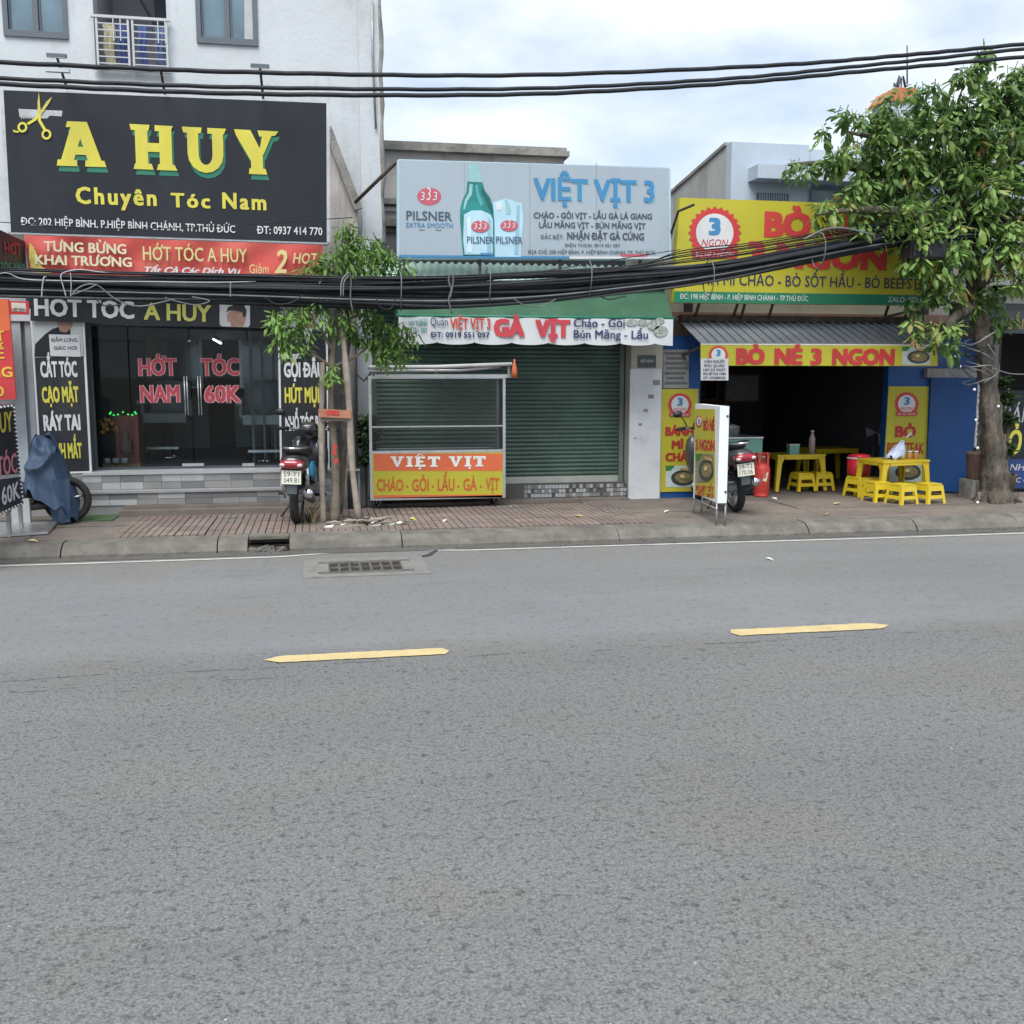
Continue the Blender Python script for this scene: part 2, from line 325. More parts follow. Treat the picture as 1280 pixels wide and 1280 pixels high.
def endx(b, shear, sp):
    key = ('w', b, sp)
    if key not in _gc: _gc[key] = max(v.x for v in raw(b + 'I', 0, sp)[0])
    return _gc[key]
def glyphs(body, bold, shear, sp):
    key = (body, bold, shear, sp)
    if key in _gc: return _gc[key]
    if bold > .001:                                  # heavier weight: the same outline laid down five times, each a hair prouder
        vs, fs = glyphs(body, 0, shear, sp); V = []; F = []
        for i, (dx, dy) in enumerate(((0, 0), (-1, -.6), (1, -.6), (-1, .6), (1, .6))):
            b = len(V); V += [Vector((v.x + dx * bold, v.y + dy * bold, v.z * (1 + .03 * i))) for v in vs]; F += [tuple(k + b for k in f) for f in fs]
        _gc[key] = (V, F); return _gc[key]
    plain = ''.join(SUBST.get(c, c) for c in body); vs, fs = raw(plain, shear, sp); vs = list(vs); fs = list(fs)
    ie = endx('', shear, sp)
    for i, c in enumerate(body):                     # stroke of the barred D and horn of the horned O, drawn by hand
        if c in 'ĐƠỚỜỞỢđơớờ':
            x0 = endx(plain[:i], shear, sp) - ie; x1 = endx(plain[:i + 1], shear, sp) - ie; w_ = x1 - x0
            if c in 'Đđ':
                y = .36 if c == 'Đ' else .58; xx = x0 if c == 'Đ' else x0 + .3 * w_
                q = [(xx - .02, y - .045), (xx + .52 * w_, y - .045), (xx + .52 * w_, y + .04), (xx - .02, y + .04)]
            else:
                t = .70 if c in 'ƠỚỜỞỢ' else .50
                q = [(x1 - .20, t - .10), (x1 - .10, t - .10), (x1 - .01, t - .01), (x1 + .0, t + .09), (x1 - .085, t + .09), (x1 - .10, t + .0)]
            n = len(q); b = len(vs); vs += [Vector((p[0] + shear * p[1], p[1], -.5)) for p in q] + [Vector((p[0] + shear * p[1], p[1], .53)) for p in q]
            fs += [tuple(range(b, b + n))[::-1], tuple(range(b + n, b + 2 * n))] + [(b + k, b + (k + 1) % n, b + n + (k + 1) % n, b + n + k) for k in range(n)]
    _gc[key] = (vs, fs); return _gc[key]
CAPH = max(v.y for v in glyphs('H', 0, 0, 1)[0])
SLAB = {
 'A': (1.06, [[(.02, .06), (.32, .06), (.66, 1), (.36, 1)], [(.40, 1), (.70, 1), (1.02, .06), (.70, .06)], [(.24, .26), (.82, .26), (.76, .44), (.30, .44)], [(-.06, 0), (.42, 0), (.42, .14), (-.03, .14)], [(.60, 0), (1.10, 0), (1.06, .14), (.62, .14)], [(.20, .87), (.56, .87), (.56, 1), (.24, 1)]]),
 'H': (1.10, [[(.12, 0), (.42, 0), (.42, 1), (.12, 1)], [(.70, 0), (1.0, 0), (1.0, 1), (.70, 1)], [(.40, .40), (.72, .40), (.72, .60), (.40, .60)], [(.06, 0), (.54, 0), (.50, .13), (.10, .13)], [(.62, 0), (1.12, 0), (1.05, .13), (.66, .13)], [(0, 1), (0.03, .87), (.45, .87), (.48, 1)], [(.60, 1), (.60, .87), (.98, .87), (1.04, 1)]]),
 'Y': (1.08, [[(.0, 1), (.04, .87), (.40, .30), (.70, .46), (.40, 1)], [(.72, 1), (.98, 1), (.72, .46), (.58, .40)], [(.40, 0), (.70, 0), (.70, .48), (.40, .48)], [(.34, 0), (.80, 0), (.76, .13), (.36, .13)], [(.58, 1), (.62, .86), (1.02, .9), (1.10, 1)]]),
 'V': (1.06, [[(.06, 1), (.38, 1), (.64, 0), (.44, 0)], [(.74, 1), (1.0, 1), (.62, 0), (.44, 0)], [(0, 1), (0, .84), (.46, .84), (.46, 1)], [(.62, 1), (.62, .84), (1.06, .84), (1.06, 1)]]),
 'I': (.52, [[(.12, 0), (.42, 0), (.42, 1), (.12, 1)], [(.0, 0), (.54, 0), (.54, .15), (.0, .15)], [(0, .85), (.54, .85), (.54, 1), (0, 1)]]),
 'E': (.86, [[(.1, 0), (.40, 0), (.40, 1), (.1, 1)], [(0, 0), (.84, 0), (.84, .22), (.0, .16)], [(0, .84), (.80, .80), (.80, 1), (0, 1)], [(.38, .42), (.66, .40), (.66, .60), (.38, .58)]]),
 'T': (.96, [[(.32, 0), (.64, 0), (.64, 1), (.32, 1)], [(.18, 0), (.78, 0), (.78, .15), (.18, .15)], [(0, .78), (.96, .78), (.96, 1), (0, 1)], [(0, .66), (.12, .66), (.12, .8), (0, .8)], [(.84, .66), (.96, .66), (.96, .8), (.84, .8)]]),
 '^': (0, [[(.12, 1.07), (.26, 1.07), (.42, 1.24), (.34, 1.30)], [(.42, 1.24), (.34, 1.30), (.56, 1.07), (.70, 1.07)]]),
 '.': (0, [[(.30, -.24), (.48, -.24), (.48, -.08), (.30, -.08)]]),
}
def uarc():
    o = []
    for (a0, a1) in [(i * math.pi / 8, (i + 1) * math.pi / 8) for i in range(8)]:
        pt = lambda r1, r2, a: (.56 - r1 * math.cos(a), .40 - r2 * math.sin(a))
        o.append([pt(.44, .42, a0), pt(.44, .42, a1), pt(.17 , .24, a1), pt(.17, .24, a0)])
    return o
SLAB['U'] = (1.12, [[(.12, .40), (.39, .40), (.39, 1), (.12, 1)], [(.73, .40), (1.0, .40), (1.0, 1), (.73, 1)], [(0, 1), (.03, .87), (.46, .87), (.48, 1)], [(.62, 1), (.62, .87), (1.02, .87), (1.08, 1)]] + uarc())
def slab_glyphs(body, gap=.16):
    vs = []; fs = []; x = 0; k = 0
    for ch in body:
        if ch == ' ': x += .55; continue
        adv, polys = SLAB[ch]
        ox = x if adv else x - prev - gap
        for p in polys:
            k += 1; n = len(p); b = len(vs); e = .5 + .012 * (k % 7)
            area = sum(p[i][0] * p[(i + 1) % n][1] - p[(i + 1) % n][0] * p[i][1] for i in range(n))
            if area < 0: p = p[::-1]
            vs += [Vector((ox + q[0], q[1], -.5)) for q in p] + [Vector((ox + q[0], q[1], e)) for q in p]
            fs += [tuple(range(b, b + n))[::-1], tuple(range(b + n, b + 2 * n))] + [(b + i, b + (i + 1) % n, b + n + (i + 1) % n, b + n + i) for i in range(n)]
        if adv: x += adv + gap; prev = adv
    return vs, fs
def txt(body, pl, a, b, cap, m, parent, bold=.02, shear=0, sp=1., k=2, outline=None, ow=.03, slab=False, name='lettering', thick=.0015, shift=(0, 0)):
    """body runs from photo point a to b on the baseline, cap = capital height in photo pixels"""
    if slab: vs, fs = slab_glyphs(body); ch = 1.
    else: vs, fs = glyphs(body, bold, shear, sp); ch = CAPH
    x0 = min(v.x for v in vs); x1 = max(v.x for v in vs)
    A = pl.hit(a[0] + shift[0], a[1] + shift[1], k); B = pl.hit(b[0] + shift[0], b[1] + shift[1], k); T = pl.hit(a[0] + shift[0], a[1] + shift[1] - cap, k)
    ex = (B - A) / (x1 - x0); ey = (T - A) / ch; n = pl.n
    ey = ey - ex * (ey.dot(ex) / ex.dot(ex))
    o = None
    xs = sorted(v.x for v in vs); cuts = [(p + q) / 2 for p, q in zip(xs, xs[1:]) if q - p > .19 * ch * sp] + [1e9]      # one part per word
    parts = {}
    for f in fs: parts.setdefault(next(i for i, c in enumerate(cuts) if vs[f[0]].x < c), []).append(f)
    for i in sorted(parts):
        used = sorted({k for f in parts[i] for k in f}); ix = {k: j for j, k in enumerate(used)}
        mb = MB(); mb.add([A + ex * (vs[k].x - x0) + ey * vs[k].y + n * (vs[k].z * thick) for k in used], [tuple(ix[k] for k in f) for f in parts[i]]); o = mb.build(name, m, parent)
    if outline:
        vs2, fs2 = glyphs(body, bold + ow, shear, sp)
        mb = MB(); mb.add([A + ex * (v.x - x0) + ey * v.y + n * (v.z * thick - .6 * pl.lay) for v in vs2], fs2); mb.build('letter_outline', outline, parent)
    return o
def poly(pl, pts, m, parent, k=1, name='print', thick=.002):
    mb = MB(); q = [pl.hit(x, y, k) for x, y in pts]; mb.prism(q, -pl.n * thick); return mb.build(name, m, parent)
def ell(cx, cy, rx, ry, n=28, a0=0, teeth=0, tr=0):
    return [(cx + (rx + (tr if teeth and i % 2 else 0)) * math.cos(2 * math.pi * i / n + a0), cy + (ry + (tr if teeth and i % 2 else 0)) * math.sin(2 * math.pi * i / n + a0)) for i in range(n)]
def rectp(x0, y0, x1, y1): return [(x0, y0), (x1, y0), (x1, y1), (x0, y1)]
def board(pl, pts, depth, m, parent, name='panel'):
    q = [pl.hit(x, y) for x, y in pts]; mb = MB(); mb.prism(q, -pl.n * depth); return mb.build(name, m, parent)
def rim(pl, pts, wd, m, parent, depth=.03, name='frame', k=1):
    q = [pl.hit(x, y, k) for x, y in pts]; n = len(q)
    for i in range(n):
        mb = MB(); mb.bar(q[i] - pl.n * depth / 2 * (1 if i % 2 else 1.15), q[(i + 1) % n] - pl.n * depth / 2 * (1 if i % 2 else 1.15), wd, depth, up=pl.n); mb.build(name, m, parent)

# ================================================================== THE SETTING
def asphalt():
    m = bpy.data.materials.new('asphalt'); m.use_nodes = True; t = m.node_tree; t.nodes.clear(); l = t.links.new
    o = N(t, 'ShaderNodeOutputMaterial'); b = N(t, 'ShaderNodeBsdfPrincipled'); l(b.outputs[0], o.inputs[0]); b.inputs['Roughness'].default_value = .82; b.inputs['Specular IOR Level'].default_value = .35
    g = N(t, 'ShaderNodeNewGeometry'); sx = N(t, 'ShaderNodeSeparateXYZ'); l(g.outputs['Position'], sx.inputs[0])
    def noise(s, d, r=.6, stretch=None):
        n = N(t, 'ShaderNodeTexNoise'); n.inputs['Scale'].default_value = s; n.inputs['Detail'].default_value = d; n.inputs['Roughness'].default_value = r
        if stretch:
            mp = N(t, 'ShaderNodeMapping'); mp.inputs['Scale'].default_value = stretch; l(g.outputs['Position'], mp.inputs[0]); l(mp.outputs[0], n.inputs[0])
        else: l(g.outputs['Position'], n.inputs[0])
        return n.outputs['Fac']
    def rng(v, a, b_, c=0., d=1.):
        n = N(t, 'ShaderNodeMapRange'); l(v, n.inputs['Value'])
        for k, x in zip(('From Min', 'From Max', 'To Min', 'To Max'), (a, b_, c, d)): n.inputs[k].default_value = x
        return n.outputs[0]
    def mth(op, a, b_):
        n = N(t, 'ShaderNodeMath', operation=op)
        for i, x in enumerate((a, b_)):
            if isinstance(x, (int, float)): n.inputs[i].default_value = x
            else: l(x, n.inputs[i])
        return n.outputs[0]
    def mix(f, a, b_, bt='MIX'):
        n = N(t, 'ShaderNodeMixRGB', blend_type=bt); l(f, n.inputs[0]) if not isinstance(f, float) else setattr(n.inputs[0], 'default_value', f)
        for i, x in ((1, a), (2, b_)):
            if isinstance(x, tuple): n.inputs[i].default_value = x + (1,)
            else: l(x, n.inputs[i])
        return n.outputs[0]
    wob = rng(noise(.7, 5), .3, .7, -.22, .22)
    yy = mth('ADD', sx.outputs['Y'], wob)
    far = rng(yy, 6.05, 6.5)                       # the smoother, paler strip laid along the far lane
    base = mix(far, (.156, .161, .163), (.170, .178, .186))
    big = rng(noise(.45, 6), .3, .7, .90, 1.10)
    base = mix(1.0, base, big, 'MULTIPLY')
    warm = rng(noise(.9, 3), .45, .65); base = mix(mth('MULTIPLY', warm, .45), base, (.150, .140, .126))
    # dark pits between the stones
    fade = rng(far, 0, 1, 1., .35)
    p1 = rng(noise(40, 5, .75), .50, .64); base = mix(mth('MULTIPLY', mth('MULTIPLY', p1, .66), fade), base, (.035, .038, .04))
    p0 = rng(noise(95, 3, .7), .40, .60, .68, 1.16); p0b = mth('MULTIPLY', fade, 1.0); base = mix(p0b, base, mix(1.0, base, p0, 'MULTIPLY'))
    p2 = rng(noise(17, 5, .78), .575, .68); base = mix(mth('MULTIPLY', mth('MULTIPLY', p2, .55), fade), base, (.03, .033, .034))
    p3 = rng(noise(70, 3, .6), .60, .72); base = mix(mth('MULTIPLY', mth('MULTIPLY', p3, .5), fade), base, (.30, .30, .30))
    p4 = rng(noise(38, 2), .765, .78); base = mix(p4, base, (.55, .55, .54))
    # tyre-worn and dusty bands, gutter dust near the kerb
    dust = mth('MULTIPLY', rng(yy, 8.6, 9.8), rng(noise(1.6, 6), .35, .6)); base = mix(mth('MULTIPLY', dust, .65), base, (.165, .152, .13))
    st = rng(noise(1.5, 6, .7, (.5, 3.5, 1)), .56, .72); base = mix(mth('MULTIPLY', st, .30), base, (.085, .088, .092))
    oil = rng(noise(.75, 6, .7), .60, .74); base = mix(mth('MULTIPLY', oil, .35), base, (.075, .078, .08))
    drip = rng(noise(5.5, 3, .6), .70, .74); base = mix(mth('MULTIPLY', drip, .45), base, (.06, .062, .065))
    ruts = rng(noise(.9, 4, .6, (.08, 1.6, 1)), .35, .68, .96, 1.04); base = mix(1.0, base, ruts, 'MULTIPLY')
    # seam where the two layers of asphalt meet, broken into short dark cracks
    for (yc, wdt, thr) in ((6.02, .012, .50), (5.78, .010, .55), (6.55, .008, .58)):
        d = mth('ABSOLUTE', mth('SUBTRACT', mth('ADD', sx.outputs['Y'], rng(noise(1.1, 5), .3, .7, -.05, .05)), yc), 0)
        ln = mth('MULTIPLY', rng(d, wdt, wdt * .4), rng(noise(2.3, 4, .7), thr, thr + .05)); base = mix(mth('MULTIPLY', ln, .75), base, (.03, .032, .034))
    l(base, b.inputs['Base Color'])
    bp = N(t, 'ShaderNodeBump'); bp.inputs['Strength'].default_value = .8; bp.inputs['Distance'].default_value = .006
    l(mth('SUBTRACT', noise(60, 4, .7), mth('MULTIPLY', p2, .8)), bp.inputs['Height']); l(bp.outputs[0], b.inputs['Normal'])
    return m
M_ASPH = asphalt()
M_EARTH = mat('dry_earth', (.18, .16, .13), .95, var=.2, bump=.4)

struct('ground', MB().add([(-700, -700, -.06), (700, -700, -.06), (700, 700, -.06), (-700, 700, -.06)], [(0, 1, 2, 3)]), M_EARTH)
struct('road', MB().add([(-90, -6, 0), (90, -6, 0), (90, 9.88, 0), (-90, 9.88, 0)], [(0, 1, 2, 3)]), M_ASPH)

# lane marks: yellow centre dashes and the thin white edge line
def mark(name, pts, m, z=.004, th=.003):
    mb = MB(); mb.prism([(x, y, z + th) for x, y in pts], (0, 0, -th)); return struct(name, mb, m)
def dash(xa, xb, y0, y1, tl=.02, tr=.02):
    n = 34; dx = (xb - xa) / n; f = lambda x: min(1, (x - xa) / tl + .1, (xb - x) / tr + .1); yc = (y0 + y1) / 2; h = (y1 - y0) / 2
    up = [(xa + i * dx, yc + h * f(xa + i * dx) + random.uniform(-.006, .004)) for i in range(n + 1)]; lo = [(xa + i * dx, yc - h * f(xa + i * dx) + random.uniform(-.004, .006)) for i in range(n + 1)]
    mb = MB()
    for i in range(n): mb.add([(lo[i][0], lo[i][1], .006), (lo[i + 1][0], lo[i + 1][1], .006), (up[i + 1][0], up[i + 1][1], .006), (up[i][0], up[i][1], .006)], [(0, 1, 2, 3)])
    struct('lane_marking', mb, M_LINEY); return
    mark('lane_marking', [(xa, (y0 + y1) / 2 - .02), (xa + .07, y1), (xa + .5, y1 + .008), (xb - .05, y1), (xb, (y0 + y1) / 2), (xb - .04, y0), (xa + .6, y0 - .006), (xa + .07, y0)][::-1], M_LINEY)
dash(-.35, .765, 6.08, 6.23, .10, .03)
dash(2.66, 3.80, 6.17, 6.33, .02, .10)
dash(-6.4, -3.35, 6.06, 6.21); dash(6.6, 7.9, 6.2, 6.35)
wl = []
for i in range(60):
    x = -16 + i * .6; wl.append((x, 9.74 + .03 * math.sin(x * .8) + (.14 if -.35 < x < 1.0 else 0)))
mb = MB()
for (x0, y0), (x1, y1) in zip(wl, wl[1:]): mb.add([(x0, y0, .005), (x1, y1, .005), (x1, y1 + .055, .005), (x0, y0 + .055, .005)], [(0, 1, 2, 3)])
struct('edge_line', mb, M_LINEW)
# gutter strip
mb = MB(); mb.box(-20, 22, 9.86, 10.07, -.05, .008); struct('gutter', mb, M_GUTTER)

# kerb: one stone a metre, the third left of the drain broken open
kerb = thing('kerb', 'x', 'x'); del kerb['label']; del kerb['category']; kerb['kind'] = 'structure'
def stone(x0, x1, dy=0, dz=0, low=False):
    pr = [(10.03, -.05), (10.035, .03), (10.075, .085), (10.14, .122), (10.22, .135), (10.36, .138), (10.36, -.05)]
    if low: pr = [(10.09, -.05), (10.11, .03), (10.16, .05), (10.25, .045), (10.36, .03), (10.36, -.05)]
    mb = MB(); mb.prism([(x0, y + dy, z + (dz if z > .05 else 0)) for y, z in pr], (x1 - x0, 0, 0)); mb.build('kerb_stone', M_KERB, kerb)
x = -16.0
edges = []
while x < 17:
    wd = random.uniform(1.1, 2.3)
    edges.append((x, x + wd)); x += wd
for a, b in edges:
    if b < -.70 or a > -.30: stone(a + .006, b - .006, random.uniform(-.012, .012), random.uniform(-.008, .008))
    else:
        if a < -.70: stone(a + .006, -.70, .005, 0)
        if b > -.30: stone(-.30, b - .006, .0, .006)
mb = MB(); mb.box(-.70, -.30, 10.16, 10.36, -.05, .05); mb.build('kerb_cavity_shade', M_VOIDSHADE, kerb)  # solid block, shade of the broken hollow painted as its colour
mb = MB(); mb.prism([(-.69, 10.16, .142), (-.52, 10.13, .146), (-.31, 10.17, .14), (-.31, 10.36, .14), (-.69, 10.36, .142)], (0, 0, -.03)); mb.build('broken_lip', M_KERB, kerb)
for i in range(14):
    c = Vector((random.uniform(-.66, -.36), random.uniform(10.05, 10.15), .0)); s = random.uniform(.03, .075)
    mb = MB(); mb.hexa([c + Vector((random.uniform(.6, 1.2) * s * a, random.uniform(.6, 1.2) * s * b, random.uniform(.3, 1) * s * e)) for a, b, e in [(-1, -1, 0), (1, -1, 0), (1, 1, 0), (-1, 1, 0), (-1, -1, 1), (1, -1, 1), (1, 1, 1), (-1, 1, 1)]]); mb.build('broken_chunk', M_KERB, kerb)

# pavement: concrete bed with the paved stretch of red tiles let into it
pv = struct('pavement', MB().box(-16, 17, 10.36, 12.6, -.05, .118), M_CONC)
struct('yard_slab', MB().box(-16, 17, 12.6, 18, -.05, .112), M_CONC)
x = -16
while x < 17:                                     # cast bays of concrete where there are no tiles
    if not (-2.15 < x + .6 < 3.55):
        wd = 1.2
        for (ya, yb) in ((10.37, 11.25), (11.262, 12.1), (12.112, 12.58)):
            mb = MB(); mb.box(x + .006, x + wd - .006, ya, yb, .10, .128 + random.uniform(-.004, .006)); mb.build('paving_slab', M_CONC, pv)
    x += 1.2
tv = [newmesh(MB().hexa([(-.143, -.143, 0), (.143, -.143, 0), (.143, .143, 0), (-.143, .143, 0), (-.139, -.139, .03), (.139, -.139, .03), (.139, .139, .03), (-.139, .139, .03)]), 'paving_tile', m) for m in (M_TILE, M_TILE2)]
for m_, mt in zip(tv, (M_TILE, M_TILE2)):
    bm_v = MB()
    for k in range(4):
        a = -.139 + k * .0715; bm_v.box(a, a + .062, -.139, .139, .0, .03)
    me = newmesh(bm_v, 'paving_tile', mt)
    tv[tv.index(m_)] = me
for i in range(19):
    for j in range(6):
        x = -2.0 + .15 + i * .29; y = 10.52 + j * .29
        if j == 5 and x < -.4 and x > -2.1: pass
        if math.hypot(x - .2, y - 10.95) < .33 or math.hypot(x - .55, y - 10.9) < .25: continue
        o = bpy.data.objects.new('paving_tile', tv[(i * 7 + j * 3 + random.randint(0, 1)) % 2]); COL.objects.link(o); o.parent = pv
        o.location = (x, y, .112 + random.uniform(-.004, .004)); o.rotation_euler = (random.uniform(-.012, .012), random.uniform(-.012, .012), random.uniform(-.012, .012))
mb = MB(); mb.box(-2.0, 3.5, 10.37, 12.25, .11, .121); mb.build('tile_bed', M_JOINT, pv)
# earth pit round the young tree with torn paving
mb = MB()
def pit(u, v):
    a = u * 2 * math.pi; r = v * (.42 + .07 * math.sin(3 * a + 1) + .05 * math.sin(7 * a)); return Vector((.3 + 1.25 * r * math.cos(a), 10.95 + .8 * r * math.sin(a), .128 + .025 * (1 - v) + random.uniform(-.006, .006)))
mb.grid(pit, 28, 6, False); mb.build('planting_pit', M_EARTH, pv)
for i in range(22):
    c = Vector((random.uniform(-.05, .95), random.uniform(10.62, 10.98), .135)); s = random.uniform(.015, .05)
    mb = MB(); mb.hexa([c + Vector((random.uniform(.5, 1.3) * s * a, random.uniform(.4, 1) * s * b, random.uniform(.2, .7) * s * e)) for a, b, e in [(-1, -1, 0), (1, -1, 0), (1, 1, 0), (-1, 1, 0), (-1, -1, 1), (1, -1, 1), (1, 1, 1), (-1, 1, 1)]]); mb.build('paving_shard', random.choice([M_TILE, M_KERB, M_KERB, M_LITTERW]), pv)

# storm drain in the road
dr = thing('storm_drain', 'rectangular cast iron drain grate in a concrete frame, let into the road by the kerb', 'drain', (.36, 9.07, 0))
mb = MB()
for a in ((-.16, .93, 8.66, 8.80), (-.16, .93, 9.36, 9.52), (-.16, -.03, 8.8, 9.36), (.80, .93, 8.8, 9.36)): mb.box(a[0], a[1], a[2], a[3], -.02, .010)
mb.build('concrete_frame', M_DRAINC, dr)
mb = MB(); mb.box(-.03, .80, 8.8, 9.36, -.02, .003); mb.build('shaft', M_VOIDSHADE, dr)  # flat slab under the grate, darkness of the shaft put into its colour
for a in ((-.03, .80, 8.8, 8.88), (-.03, .80, 9.28, 9.36), (-.03, .06, 8.88, 9.28), (.71, .80, 8.88, 9.28), (.06, .71, 9.065, 9.095)):
    mb = MB(); mb.box(a[0], a[1], a[2], a[3], .0, .013); mb.build('iron_rim', M_DRAINC if a[1] - a[0] < .7 and a[3] - a[2] > .3 else M_IRON, dr)
for i in range(8):
    xx = .06 + i * .0929; mb = MB(); mb.box(xx - .012, xx + .012, 8.88, 9.28, .0, .011); mb.build('grate_bar', M_IRON, dr)
M_CRACK = mat('dark_tar_crack', (.04, .042, .045), .9, var=.2)
mb = MB(); mb.prism([(.93, 9.50, .0085), (1.02, 9.56, .0085), (1.12, 9.84, .0085), (1.09, 9.84, .0085), (.98, 9.60, .0085), (.90, 9.53, .0085)], (0, 0, -.002)); struct('road_crack', mb, M_CRACK)

# ================================================================== LEFT BUILDING (tall, white) with the hair salon on its ground floor
TW = 13.3
tower = thing('white_apartment_building', 'tall white plastered building with blue windows rising above the black salon sign', 'building', (-2.5, TW, 0))
def wallx(x0, x1, z0, z1, y=TW, t=.25, m=M_WHITEWALL, name='wall', par=None):
    mb = MB(); mb.box(x0, x1, y, y + t, z0, z1); return mb.build(name, m, par or tower)
wa = P(5, 43, TW); wb = P(86, 46, TW)            # left window
wc = P(246, 52, TW); wd_ = P(323, 57, TW)        # right window
ba = P(120, 85, TW); bb = P(211, 90, TW)         # balcony recess
TOPZ = 9.0; ex = P(447, 20, TW).x; ex2 = P(473, 20, TW).x
wallx(-9, wa.x, 2.3, TOPZ); wallx(wa.x, wb.x, 2.3, wa.z); wallx(wb.x, ba.x, 2.3, TOPZ); wallx(ba.x, bb.x, 2.3, bb.z)
wallx(bb.x, wc.x, 2.3, TOPZ); wallx(wc.x, wd_.x, 2.3, wc.z); wallx(wd_.x, ex, 2.3, TOPZ)
for a, b in ((wa, wb), (wc, wd_)): wallx(a.x, b.x, a.z + 1.35, TOPZ)
wallx(ba.x, bb.x, bb.z + 2.2, TOPZ)
mb = MB(); mb.box(ex, ex2, TW - .10, TW + .6, 2.3, TOPZ); mb.build('corner_pilaster', M_WHITEWALL, tower)
mb = MB(); mb.box(-9, -8.8, TW + .25, 20, 0, TOPZ); mb.box(ex2 - .25, ex2 - .01, TW + .6, 20, 0, TOPZ); mb.box(-9, ex2, 19.8, 20.0, 0, TOPZ); mb.build('side_wall', M_WHITEWALL, tower)
mb = MB(); mb.box(-9, ex2, TW, 20, TOPZ, TOPZ + .2); mb.build('roof_slab', M_WHITEWALL, tower)
# dribbled mortar edge and pipe down the pilaster
mb = MB(); pts = [(ex2 + .015 + .012 * math.sin(i * 1.7), TW - .09, 2.6 + i * .2) for i in range(32)]; mb.tube(pts, [.022 + .014 * random.random() for _ in pts], 5, jit=.3); mb.build('rough_edge', M_OLDDARK, tower)
mb = MB(); mb.tube([(ex + .17, TW - .13, 6.2), (ex + .165, TW - .13, 5.55), (ex + .19, TW - .13, 4.7)], .013, 5); mb.build('crack_wire', M_GALV, tower)
def window(a, b, h, par, y=TW, curtain=False):
    f = MB(); t = .055
    f.box(a.x, b.x, y - .02, y + .09, a.z, a.z + t); f.box(a.x, b.x, y - .02, y + .09, a.z + h - t, a.z + h)
    f.box(a.x, a.x + t, y - .02, y + .09, a.z + t, a.z + h - t); f.box(b.x - t, b.x, y - .02, y + .09, a.z + t, a.z + h - t)
    c = (a.x + b.x) / 2; f.box(c - .03, c + .03, y - .01, y + .07, a.z + t, a.z + h - t)
    fr = f.build('window', M_FRAME, par)
    for (p, q) in ((a.x + t, c - .03), (c + .03, b.x - t)):
        g = MB(); g.box(p, q, y + .03, y + .04, a.z + t, a.z + h - t); g.build('pane', M_WINGLASS, fr)
        g = MB(); g.bar((p + .015, y + .024, a.z + t), (p + .015, y + .024, a.z + h - t), .02); g.build('sash', M_FRAME, fr)
    s = MB(); s.box(a.x + .002, b.x - .002, y - .028, y + .05, a.z - .018, a.z - .001); s.build('sill', M_FRAME, fr)
window(wa, wb, 1.35, tower)
window(wc, wd_, 1.35, tower)
mb = MB(); mb.prism([(wd_.x - .16, TW + .025, wc.z + .07), (wd_.x - .06, TW + .025, wc.z + .07), (wd_.x - .06, TW + .025, wc.z + 1.2), (wd_.x - .17, TW + .025, wc.z + 1.25), (wd_.x - .10, TW + .025, wc.z + .8), (wd_.x - .15, TW + .025, wc.z + .5)], (0, .004, 0)); mb.build('curtain', M_GREYPRINT, tower)
# balcony recess
mb = MB(); y1 = TW + 1.3; zt = bb.z + 2.2
mb.box(ba.x - .2, ba.x, TW + .25, y1, bb.z - .1, zt); mb.box(bb.x, bb.x + .2, TW + .25, y1, bb.z - .1, zt); mb.box(ba.x, bb.x, y1, y1 + .1, bb.z - .1, zt); mb.box(ba.x, bb.x, TW + .25, y1, bb.z - .1, bb.z)
mb.build('balcony_recess', mat('grey_recess_paint', (.30, .31, .34), .85, var=.1), tower)
mb = MB(); mb.box(ba.x + .52, bb.x - .04, y1 - .06, y1 - .002, bb.z, bb.z + 1.9); mb.build('balcony_door', mat('dark_blue_door', (.03, .05, .09), .5, var=.1), tower)
mb = MB(); mb.bar((ba.x + .15, TW + .4, bb.z + 1.55), (ba.x + .62, TW + .9, bb.z + .7), .03); mb.build('sloping_pipe', M_FRAME, tower)
rl = thing('balcony_railing', 'x', 'x'); del rl['label'], rl['category']; rl.parent = tower; rl.location = (ba.x - tower.location.x, 0, 0)
H_ = .58; yb = TW - .06
mb = MB(); mb.box(ba.x - .02, bb.x + .04, yb - .02, yb + .02, bb.z + H_ - .03, bb.z + H_); mb.box(ba.x - .02, bb.x + .04, yb - .02, yb + .02, bb.z - .03, bb.z)
M_RAILP = mat('pale_grey_rail_paint', (.42, .44, .46), .5, .3, var=.1)
for xx in (ba.x, ba.x + .04, (ba.x + bb.x) / 2 - .02, (ba.x + bb.x) / 2 + .03, bb.x): mb.box(xx - .012, xx + .012, yb - .012, yb + .012, bb.z, bb.z + H_ - .03)
mb.build('rail_frame', M_RAILP, rl)
for i in range(7):
    zz = bb.z + .04 + i * .074; mb = MB(); mb.box(ba.x + .05, (ba.x + bb.x) / 2 - .03, yb - .007, yb + .007, zz, zz + .013); mb.build('rail_bar', M_RAILP, rl)
    mb = MB(); mb.box((ba.x + bb.x) / 2 + .04, bb.x - .013, yb - .007, yb + .007, zz, zz + .013); mb.build('rail_bar', M_RAILP, rl)
for xx in (.22, .3, .72, .8):
    mb = MB(); mb.box(ba.x + xx, ba.x + xx + .012, yb - .016, yb - .008, bb.z + .3, bb.z + H_ - .03); mb.build('rail_bar', M_RAILP, rl)
